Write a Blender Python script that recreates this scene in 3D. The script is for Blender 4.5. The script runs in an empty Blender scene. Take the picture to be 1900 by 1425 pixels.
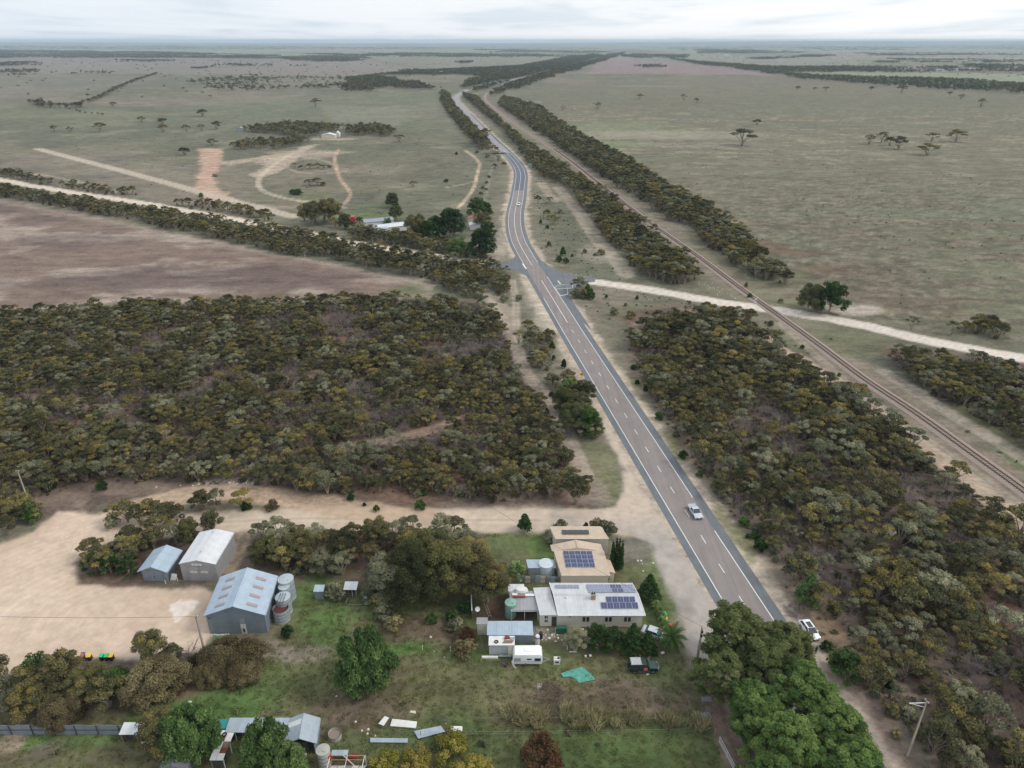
import bpy, math, random
import numpy as np
from mathutils import Vector
random.seed(7)
R = math.radians
# ------------------------------------------------------------------ camera
F_PX, HORIZON, CAM_H = 1318.0, 76.0, 92.0
PITCH = math.atan((712.5 - HORIZON) / F_PX)
sc = bpy.context.scene
COL = sc.collection
cam_d = bpy.data.cameras.new('camera')
cam = bpy.data.objects.new('camera', cam_d); COL.objects.link(cam)
cam_d.sensor_width = 36.0
cam_d.lens = 36.0 * F_PX / 1900.0
cam_d.clip_start = 1.0
cam_d.clip_end = 90000.0
cam.location = (0, 0, CAM_H)
cam.rotation_euler = (math.pi / 2 - PITCH, 0, 0)
sc.camera = cam
# ------------------------------------------------------------------ sky, sun, exposure
SUN_EL, SUN_AZ = R(44), R(96)          # azimuth clockwise from the view direction (+Y)
w = bpy.data.worlds.new('World'); sc.world = w; w.use_nodes = True
nt = w.node_tree; N = nt.nodes; L = nt.links; N.clear()
def nd(t, **k):
    n = N.new(t)
    for a, b in k.items(): setattr(n, a, b)
    return n
sky = nd('ShaderNodeTexSky', sky_type='NISHITA', sun_disc=False, sun_elevation=SUN_EL, sun_rotation=SUN_AZ)
sky.air_density = 1.0; sky.dust_density = 2.0
bg1 = nd('ShaderNodeBackground'); bg1.inputs[1].default_value = 0.08
L.new(sky.outputs[0], bg1.inputs[0])
tc = nd('ShaderNodeTexCoord')
# flat cloud deck: project the view direction on a plane overhead
sep = nd('ShaderNodeSeparateXYZ'); L.new(tc.outputs['Generated'], sep.inputs[0])
zc = nd('ShaderNodeMath', operation='MAXIMUM'); L.new(sep.outputs[2], zc.inputs[0]); zc.inputs[1].default_value = 0.0
za = nd('ShaderNodeMath', operation='ADD'); L.new(zc.outputs[0], za.inputs[0]); za.inputs[1].default_value = 0.035
cmb = nd('ShaderNodeCombineXYZ')
for i in (0, 1):
    dv = nd('ShaderNodeMath', operation='DIVIDE'); L.new(sep.outputs[i], dv.inputs[0]); L.new(za.outputs[0], dv.inputs[1]); L.new(dv.outputs[0], cmb.inputs[i])
def noise(scale, detail, rough, src, dist=0.0):
    n = nd('ShaderNodeTexNoise'); n.inputs['Scale'].default_value = scale; n.inputs['Detail'].default_value = detail
    n.inputs['Roughness'].default_value = rough; n.inputs['Distortion'].default_value = dist
    L.new(src, n.inputs['Vector']); return n
def ramp(src, stops):
    r = nd('ShaderNodeValToRGB'); e = r.color_ramp.elements
    while len(e) < len(stops): e.new(0.5)
    for k, (p, c) in enumerate(stops): e[k].position = p; e[k].color = (*c, 1)
    L.new(src, r.inputs[0]); return r
mp = nd('ShaderNodeMapping'); L.new(cmb.outputs[0], mp.inputs[0])
mp.inputs['Location'].default_value = (3.1, 1.4, 0); mp.inputs['Scale'].default_value = (0.42, 0.20, 1)
n1 = noise(0.75, 7, 0.55, mp.outputs[0], 0.3)
r1 = ramp(n1.outputs[0], [(0.36, (0.64, 0.69, 0.735)), (0.46, (0.76, 0.785, 0.81)), (0.56, (0.82, 0.83, 0.84))])
# side to side: grey blue on the left, white on the right, as the cloud deck thins towards the sun
sx = nd('ShaderNodeMapRange'); L.new(sep.outputs[0], sx.inputs[0]); sx.inputs[1].default_value = -0.6; sx.inputs[2].default_value = 0.45
r2 = ramp(sx.outputs[0], [(0.0, (0.82, 0.88, 0.94)), (0.5, (0.95, 0.97, 0.99)), (1.0, (1.10, 1.09, 1.08))])
mul = nd('ShaderNodeMixRGB', blend_type='MULTIPLY'); mul.inputs[0].default_value = 1
L.new(r1.outputs[0], mul.inputs[1]); L.new(r2.outputs[0], mul.inputs[2])
bg2 = nd('ShaderNodeBackground'); bg2.inputs[1].default_value = 1.12; L.new(mul.outputs[0], bg2.inputs[0])
mx = nd('ShaderNodeMixShader'); mx.inputs[0].default_value = 0.90
L.new(bg1.outputs[0], mx.inputs[1]); L.new(bg2.outputs[0], mx.inputs[2])
wo = nd('ShaderNodeOutputWorld'); L.new(mx.outputs[0], wo.inputs[0])
sun_d = bpy.data.lights.new('sun', 'SUN'); sun_d.energy = 1.4; sun_d.angle = R(14); sun_d.color = (1.0, 0.95, 0.88)
sun = bpy.data.objects.new('sun', sun_d); COL.objects.link(sun)
sd = Vector((math.sin(SUN_AZ) * math.cos(SUN_EL), math.cos(SUN_AZ) * math.cos(SUN_EL), math.sin(SUN_EL)))
sun.rotation_euler = sd.to_track_quat('Z', 'Y').to_euler()
sun.location = (0, 0, 300)
sc.view_settings.view_transform = 'Standard'; sc.view_settings.look = 'None'
sc.view_settings.gamma = 1; sc.view_settings.use_curve_mapping = False
sc.view_settings.exposure = 0.25
sc.cycles.max_bounces = 6; sc.cycles.diffuse_bounces = 3; sc.cycles.glossy_bounces = 2
sc.cycles.transmission_bounces = 2; sc.cycles.volume_bounces = 0; sc.cycles.transparent_max_bounces = 6
# ------------------------------------------------------------------ helpers
def lin(r, g, b):
    f = lambda c: ((c / 255.0 + 0.055) / 1.055) ** 2.4 if c > 10 else c / 255.0 / 12.92
    return (f(r), f(g), f(b))
def G(px, py, z=0.0):
    """point at height z that the photograph shows at pixel (px, py)"""
    x = (px - 950) / F_PX; y = -(py - 712.5) / F_PX
    dy = math.cos(PITCH) + y * math.sin(PITCH); dz = -math.sin(PITCH) + y * math.cos(PITCH)
    t = (CAM_H - z) / -dz
    return Vector((x * t, dy * t, z))
def Gn(P):
    return np.array([G(a, b)[:2] for a, b in P])
def pix(x, y, z=0.0):
    """pixel of a world point, and pixels per metre there"""
    dz = z - CAM_H
    d = y * math.cos(PITCH) - dz * math.sin(PITCH)
    u = y * math.sin(PITCH) + dz * math.cos(PITCH)
    return 950 + F_PX * x / d, 712.5 - F_PX * u / d, F_PX / d
def spline(P, step=4.0):
    """Catmull-Rom through the points, resampled"""
    P = np.asarray(P, float)
    Q = np.vstack([2 * P[0] - P[1], P, 2 * P[-1] - P[-2]])
    out = []
    for i in range(1, len(Q) - 2):
        n = max(2, int(np.linalg.norm(Q[i + 1] - Q[i]) / step))
        a = np.linspace(0, 1, n, endpoint=False)[:, None]
        d1 = max(np.linalg.norm(Q[i] - Q[i - 1]), 1e-6) ** .5; d2 = max(np.linalg.norm(Q[i + 1] - Q[i]), 1e-6) ** .5; d3 = max(np.linalg.norm(Q[i + 2] - Q[i + 1]), 1e-6) ** .5
        m1 = ((Q[i] - Q[i - 1]) / d1 - (Q[i + 1] - Q[i - 1]) / (d1 + d2) + (Q[i + 1] - Q[i]) / d2) * d2
        m2 = ((Q[i + 1] - Q[i]) / d2 - (Q[i + 2] - Q[i]) / (d2 + d3) + (Q[i + 2] - Q[i + 1]) / d3) * d2
        out.append((2 * a ** 3 - 3 * a ** 2 + 1) * Q[i] + (a ** 3 - 2 * a ** 2 + a) * m1 + (-2 * a ** 3 + 3 * a ** 2) * Q[i + 1] + (a ** 3 - a ** 2) * m2)
    out.append(Q[-2][None])
    return np.vstack(out)
def hash2(ix, iy, seed):
    h = (ix.astype(np.int64) * 374761393 + iy.astype(np.int64) * 668265263 + seed * 974711) & 0xFFFFFFFF
    h = ((h ^ (h >> 13)) * 1274126177) & 0xFFFFFFFF
    return ((h ^ (h >> 16)) & 0xFFFF) / 65535.0
def vnoise(x, y, seed=0):
    ix = np.floor(x); iy = np.floor(y); fx = x - ix; fy = y - iy
    fx = fx * fx * (3 - 2 * fx); fy = fy * fy * (3 - 2 * fy)
    a = hash2(ix, iy, seed); b = hash2(ix + 1, iy, seed); c = hash2(ix, iy + 1, seed); d = hash2(ix + 1, iy + 1, seed)
    return (a + (b - a) * fx) * (1 - fy) + (c + (d - c) * fx) * fy
def fbm(x, y, size, octv=4, seed=0):
    s = 0; a = 1; t = 0; x = np.asarray(x, float) / size; y = np.asarray(y, float) / size
    for o in range(octv):
        s = s + a * vnoise(x * 2 ** o + 17 * o, y * 2 ** o - 9 * o, seed + o); t += a; a *= 0.55
    return s / t
def dist_line(X, Y, P):
    d = np.full(X.shape, 1e9)
    for (ax, ay), (bx, by) in zip(P[:-1], P[1:]):
        vx, vy = bx - ax, by - ay; l2 = vx * vx + vy * vy + 1e-9
        t = np.clip(((X - ax) * vx + (Y - ay) * vy) / l2, 0, 1)
        d = np.minimum(d, np.hypot(X - ax - t * vx, Y - ay - t * vy))
    return d
def inside(X, Y, P):
    c = np.zeros(X.shape, bool); n = len(P)
    for i in range(n):
        (ax, ay), (bx, by) = P[i], P[(i + 1) % n]
        if ay == by: continue
        k = ((ay > Y) != (by > Y)) & (X < (bx - ax) * (Y - ay) / (by - ay) + ax)
        c ^= k
    return c
def sdist(X, Y, P):
    """signed distance to a polygon, positive inside"""
    Q = np.vstack([P, P[:1]])
    d = dist_line(X, Y, Q)
    return np.where(inside(X, Y, P), d, -d)
def tag(o, label=None, cat=None, group=None, kind=None):
    if label: o['label'] = label
    if cat: o['category'] = cat
    if group: o['group'] = group
    if kind: o['kind'] = kind
    return o
def fast_mesh(name, verts, faces, mats=(), mat_idx=None, smooth=False):
    """verts (N,3), faces (M,k) of one size"""
    me = bpy.data.meshes.new(name)
    v = np.ascontiguousarray(verts, np.float32); f = np.ascontiguousarray(faces, np.int32)
    me.vertices.add(len(v)); me.vertices.foreach_set('co', v.ravel())
    k = f.shape[1]
    me.loops.add(f.size); me.loops.foreach_set('vertex_index', f.ravel())
    me.polygons.add(len(f)); me.polygons.foreach_set('loop_start', np.arange(0, f.size, k, dtype=np.int32))
    if mat_idx is not None: me.polygons.foreach_set('material_index', np.ascontiguousarray(mat_idx, np.int32))
    if smooth: me.polygons.foreach_set('use_smooth', np.ones(len(f), bool))
    me.update(calc_edges=True)
    for m in mats: me.materials.append(m)
    return me
def link(name, me, parent=None):
    o = bpy.data.objects.new(name, me); COL.objects.link(o)
    if parent: o.parent = parent
    return o
def empty(name, loc, rz=0.0):
    o = bpy.data.objects.new(name, None); COL.objects.link(o)
    o.location = loc; o.rotation_euler = (0, 0, rz); o.empty_display_size = 0.5
    return o
# ------------------------------------------------------------------ materials
def material(name, build):
    m = bpy.data.materials.new(name); m.use_nodes = True
    t = m.node_tree; t.nodes.clear()
    out = t.nodes.new('ShaderNodeOutputMaterial')
    class K: pass
    k = K(); k.t = t; k.n = t.nodes; k.l = t.links; k.out = out; k.m = m
    def N_(ty, ins=None, **a):
        x = t.nodes.new(ty)
        for p, q in a.items(): setattr(x, p, q)
        for p, q in (ins or {}).items():
            if isinstance(q, bpy.types.NodeSocket): t.links.new(q, x.inputs[p])
            else: x.inputs[p].default_value = q
        return x
    k.N = N_
    def pos(): return N_('ShaderNodeNewGeometry').outputs['Position']
    def obj(): return N_('ShaderNodeTexCoord').outputs['Object']
    k.pos = pos; k.obj = obj
    def noise_(src, scale, detail=4, rough=0.55): return N_('ShaderNodeTexNoise', {'Vector': src, 'Scale': scale, 'Detail': detail, 'Roughness': rough}).outputs[0]
    def ramp_(src, stops):
        r = N_('ShaderNodeValToRGB', {0: src}); e = r.color_ramp.elements
        while len(e) < len(stops): e.new(0.5)
        for i, (p, c) in enumerate(stops):
            e[i].position = p; e[i].color = (*c, 1) if isinstance(c, tuple) else (c, c, c, 1)
        return r.outputs[0]
    def mix_(a, b, f, mode='MIX'):
        x = N_('ShaderNodeMixRGB', {0: f, 1: a if not isinstance(a, tuple) else (*a, 1), 2: b if not isinstance(b, tuple) else (*b, 1)}, blend_type=mode)
        return x.outputs[0]
    k.noise = noise_; k.ramp = ramp_; k.mix = mix_
    def princ(col, rough=0.8, metal=0.0, bump=None, bs=0.3, bd=0.05, spec=0.5):
        b = N_('ShaderNodeBsdfPrincipled', {'Roughness': rough, 'Metallic': metal, 'Specular IOR Level': spec})
        if isinstance(col, tuple): b.inputs['Base Color'].default_value = (*col, 1)
        else: t.links.new(col, b.inputs['Base Color'])
        if bump is not None:
            bm = N_('ShaderNodeBump', {'Height': bump, 'Strength': bs, 'Distance': bd}); t.links.new(bm.outputs[0], b.inputs['Normal'])
        t.links.new(b.outputs[0], out.inputs[0]); return b
    k.princ = princ
    build(k)
    return m
_mc = {}
def paint(name, col, rough=0.6, metal=0.0, dirt=0.25, dirtcol=None, scale=1.5):
    """a painted, plastic or timber surface with uneven wear"""
    if name in _mc: return _mc[name]
    def b(k):
        p = k.obj(); n = k.noise(p, scale, 5, 0.65)
        dc = dirtcol or tuple(c * 0.45 + 0.02 for c in col)
        f = k.ramp(n, [(0.42, 0.0), (0.75, dirt)])
        c = k.mix(col, dc, f)
        n2 = k.noise(p, scale * 9, 3, 0.6)
        c = k.mix(c, k.ramp(n2, [(0.3, 0.82), (0.7, 1.1)]), 1.0, 'MULTIPLY')
        k.princ(c, rough, metal, n2, 0.1, 0.01)
    _mc[name] = material(name, b); return _mc[name]
def iron(name, col, rust=0.15, streak=1.0, rough=0.45, pitch=0.25, metal=0.25, axis='x'):
    """corrugated sheet: fine ribs and rust stains; the ribs run across the given object axis"""
    if name in _mc: return _mc[name]
    def b(k):
        p = k.obj()
        mp = k.N('ShaderNodeMapping', {'Vector': p}); mp.inputs['Scale'].default_value = (1.2, 0.25, 0.3) if axis == 'x' else (0.25, 1.2, 0.3)
        n = k.noise(mp.outputs[0], 1.6, 6, 0.7)
        f = k.ramp(n, [(0.50 - rust * 0.3, 0.0), (0.78, min(1.0, rust * 2.2))])
        c = k.mix(col, lin(112, 78, 60), f)
        n3 = k.noise(p, 0.9, 3, 0.5)
        c = k.mix(c, k.ramp(n3, [(0.3, 0.91), (0.7, 1.05)]), 1.0, 'MULTIPLY')
        sx = k.N('ShaderNodeSeparateXYZ', {0: p})
        fr = k.N('ShaderNodeMath', {0: sx.outputs[0 if axis == 'x' else 1], 1: 1 / 0.85}, operation='MULTIPLY')
        fl = k.N('ShaderNodeMath', {0: fr.outputs[0]}, operation='FLOOR')
        wn = k.N('ShaderNodeTexWhiteNoise', {'W': fl.outputs[0]}, noise_dimensions='1D')
        c = k.mix(c, k.ramp(wn.outputs[0], [(0.0, 0.93), (1.0, 1.04)]), 1.0, 'MULTIPLY')
        ph = k.N('ShaderNodeMath', {0: sx.outputs[0 if axis == 'x' else 1], 1: 6.2832 / pitch}, operation='MULTIPLY')
        sn = k.N('ShaderNodeMath', {0: ph.outputs[0]}, operation='SINE')
        k.princ(c, rough, metal, sn.outputs[0], 0.35, 0.02)
    _mc[name] = material(name, b); return _mc[name]
def leaf_mat(name, a, b_, c_, trans=0.22, dead=None):
    """foliage: three tones picked by clump and by plant"""
    def bld(k):
        t = k.N('ShaderNodeAttribute', attribute_name='tint').outputs['Fac']
        r = k.N('ShaderNodeObjectInfo').outputs['Random']
        s = k.N('ShaderNodeMath', {0: r, 1: 0.56}, operation='MULTIPLY').outputs[0]
        s = k.N('ShaderNodeMath', {0: t, 1: s}, operation='ADD').outputs[0]
        s = k.N('ShaderNodeMath', {0: s, 1: 0.28}, operation='SUBTRACT').outputs[0]
        c = k.ramp(s, [(0.1, a), (0.5, b_), (0.9, c_)])
        rr = k.N('ShaderNodeMath', {0: r, 1: 7.31}, operation='MULTIPLY').outputs[0]
        rr = k.N('ShaderNodeMath', {0: rr}, operation='FRACT').outputs[0]
        c = k.mix(c, k.ramp(rr, [(0.0, 0.72), (1.0, 1.25)]), 1.0, 'MULTIPLY')
        d = k.N('ShaderNodeBsdfDiffuse', {'Color': c}); tr = k.N('ShaderNodeBsdfTranslucent', {'Color': c})
        m = k.N('ShaderNodeMixShader', {0: trans, 1: d.outputs[0], 2: tr.outputs[0]})
        k.l.new(m.outputs[0], k.out.inputs[0])
    return material(name, bld)
# ------------------------------------------------------------------ air
hz = material('haze_air', lambda k: k.l.new(k.N('ShaderNodeVolumePrincipled', {'Color': (0.70, 0.86, 1.0, 1), 'Density': 6.2e-5, 'Anisotropy': 0.0}).outputs[0], k.out.inputs['Volume']))
def box_verts(x0, x1, y0, y1, z0, z1):
    return np.array([(x, y, z) for z in (z0, z1) for (x, y) in ((x0, y0), (x1, y0), (x1, y1), (x0, y1))], float)
BOXF = [(0, 3, 2, 1), (4, 5, 6, 7), (0, 1, 5, 4), (1, 2, 6, 5), (2, 3, 7, 6), (3, 0, 4, 7)]
me = fast_mesh('haze', box_verts(-60000, 60000, -4000, 36000, -2.0, 128.0), np.array(BOXF), [hz])
tag(link('haze', me), kind='stuff')
# ------------------------------------------------------------------ layout read off the photograph, laid on the ground
HWY_PX = [(1165, 96), (1120, 106), (1060, 122), (980, 142), (905, 158), (868, 167), (850, 176.5), (846, 185), (851, 193), (862, 205), (879, 223), (898, 243), (914.7, 260), (934.7, 279), (954.7, 300), (963.5, 314), (966, 327), (963.7, 347), (960, 371.6), (955.8, 391.6), (954.7, 415.8), (962, 447.4), (976, 474), (1004.4, 520), (1053, 598.5)]
h0, h1 = G(1061.5, 612.6), G(1375.6, 1113)
hdir = np.array((h1 - h0)[:2]); hdir /= np.linalg.norm(hdir)
HWY = spline(np.vstack([Gn(HWY_PX), [h0[:2]], [np.array(h0[:2]) + hdir * s for s in (60, 120, 180, 240, 330)]]), 4.0)
RAIL_PX = [(1170, 97), (1100, 113), (1010, 135), (935, 158), (905, 172), (900, 184), (920, 203), (950, 227), (1040, 285), (1120, 347), (1200, 409), (1300, 480), (1380, 540), (1455, 594), (1525, 645), (1605, 705), (1700, 768), (1800, 840), (1900, 912), (2060, 1030), (2300, 1205)]
RAIL = spline(Gn(RAIL_PX), 5.0)
sand = lin(192, 172, 148); sand2 = lin(184, 164, 140); redsand = lin(196, 156, 130)
# tracks: name, pixels, width in m, colour, strength
TRACKS = [
 ('dirt_road', [(-200, 300), (-60, 322), (45, 342), (140, 358), (270, 378), (420, 405), (540, 428), (640, 448), (760, 468), (860, 484), (925, 493)], 9.0, lin(206, 190, 168), 1.0),
 ('dirt_road', [(70, 276), (95, 283), (200, 310), (330, 345), (420, 370), (480, 385), (545, 402)], 9.0, lin(186, 170, 148), 0.85),
 ('gravel_road', [(1085, 521), (1200, 537), (1330, 560), (1460, 578), (1600, 603), (1700, 627), (1800, 648), (1900, 665), (2100, 705)], 8.0, lin(205, 192, 176), 1.0),
 ('dirt_road', [(1195, 972), (1050, 966), (900, 965), (700, 964), (560, 962), (430, 968), (340, 975), (260, 980), (180, 988), (100, 1010), (40, 1040)], 8.6, sand, 1.0),
 (None, [(170, 985), (230, 950), (300, 928), (420, 914), (520, 925), (610, 938), (720, 955), (800, 962)], 7.0, lin(188, 158, 128), 0.95),
 (None, [(545, 283), (505, 308), (480, 335), (490, 355), (530, 368), (590, 378), (640, 385)], 4.2, lin(190, 172, 148), 0.8),
 (None, [(406, 304), (470, 298), (540, 290), (600, 298), (618, 305)], 4.0, sand2, 0.6),
 (None, [(533, 312), (560, 320), (600, 322), (640, 318)], 2.5, sand2, 0.6),
 (None, [(629, 277), (622, 290), (626, 320), (633, 335), (650, 360), (640, 378)], 2.8, lin(190, 160, 130), 0.85),
 (None, [(862, 278), (888, 300), (885, 325), (878, 350), (860, 375), (848, 388)], 2.6, lin(196, 168, 138), 0.9),
 (None, [(880, 337), (850, 344), (830, 347)], 3.0, sand2, 0.6),
 (None, [(885, 312), (820, 307), (760, 305), (735, 312), (722, 322)], 2.0, lin(160, 150, 125), 0.5),
 (None, [(60, 322), (110, 330), (170, 342), (205, 352), (212, 357)], 4.0, lin(186, 160, 135), 0.7),
 (None, [(925, 285), (912, 315), (905, 345), (900, 372)], 2.5, lin(165, 155, 135), 0.45),
 (None, [(1035, 348), (1075, 395), (1105, 440), (1140, 480), (1165, 510)], 8.0, lin(178, 162, 142), 0.7),
 (None, [(1005, 340), (1020, 362), (1035, 372)], 7.0, lin(185, 168, 145), 0.6),
 (None, [(905, 555), (930, 590), (955, 640), (975, 690), (1010, 735), (1045, 790), (1062, 835), (1085, 880)], 4.5, lin(178, 160, 140), 0.75),
 (None, [(950, 520), (957, 560), (958, 610), (965, 640)], 3.0, lin(180, 165, 145), 0.7),
 (None, [(900, 540), (925, 562), (950, 600)], 6.0, lin(180, 162, 140), 0.6),
 (None, [(620, 835), (700, 820), (760, 808), (810, 795), (850, 778)], 4.0, lin(160, 134, 108), 0.8),
 (None, [(40, 735), (110, 742), (200, 760), (280, 800), (360, 820)], 4.0, lin(150, 128, 106), 0.6),
 (None, [(520, 742), (560, 715), (590, 690)], 4.0, lin(150, 128, 106), 0.5),
 (None, [(1400, 610), (1440, 640), (1478, 664), (1500, 690)], 3.5, lin(190, 165, 138), 0.9),
 (None, [(1475, 660), (1530, 695), (1590, 730), (1660, 790), (1740, 850), (1830, 920), (1900, 975), (2000, 1050)], 6.0, lin(185, 160, 136), 0.9),
 (None, [(1450, 600), (1560, 700), (1680, 790), (1800, 870), (1900, 945), (2000, 1020)], 3.0, lin(178, 160, 142), 0.5),
 (None, [(1640, 690), (1760, 765), (1900, 850), (2000, 910)], 5.0, lin(175, 158, 142), 0.7),
 (None, [(1455, 1125), (1495, 1180), (1530, 1240), (1570, 1300), (1615, 1370), (1660, 1440)], 3.6, lin(172, 154, 138), 0.85),
 (None, [(1300, 1262), (1335, 1310), (1345, 1350), (1375, 1425), (1390, 1470)], 3.6, lin(150, 122, 106), 0.85),
 (None, [(1310, 1210), (1350, 1290), (1385, 1370)], 2.5, lin(178, 162, 146), 0.7),
 (None, [(455, 990), (440, 1030), (425, 1055)], 3.0, lin(160, 138, 112), 0.8),
]
YARD = [(-90, 1060), (-20, 1020), (60, 985), (110, 950), (200, 955), (280, 982), (215, 1000), (165, 1018), (136, 1045), (150, 1082), (240, 1088), (300, 1090), (370, 1090), (392, 1100), (384, 1130), (388, 1180), (372, 1205), (300, 1212), (200, 1222), (120, 1222), (60, 1240), (-60, 1275), (-160, 1290)]
APRON = [(1122, 770), (1160, 845), (1188, 900), (1228, 960), (1290, 1065), (1330, 1135), (1400, 1250), (1372, 1262), (1308, 1258), (1290, 1235), (1272, 1195), (1258, 1150), (1240, 1100), (1226, 1050), (1200, 1005), (1160, 988), (1090, 985), (1020, 985), (1020, 952), (1085, 952), (1140, 938), (1160, 915), (1158, 872), (1135, 830), (1118, 792)]
SEAL_L = [(898, 487), (925, 488), (945, 484), (954, 478), (959, 470), (990, 505), (986, 520), (975, 511), (955, 502), (930, 500), (900, 499)]
SEAL_R = [(1000, 480), (1008, 486), (1020, 494.5), (1038, 503), (1070, 510.5), (1104, 515.5), (1104, 523), (1092, 524), (1078, 530), (1062, 538), (1058, 548), (1066, 565), (1078, 582), (1100, 615), (1040, 560), (1005, 500)]
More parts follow.
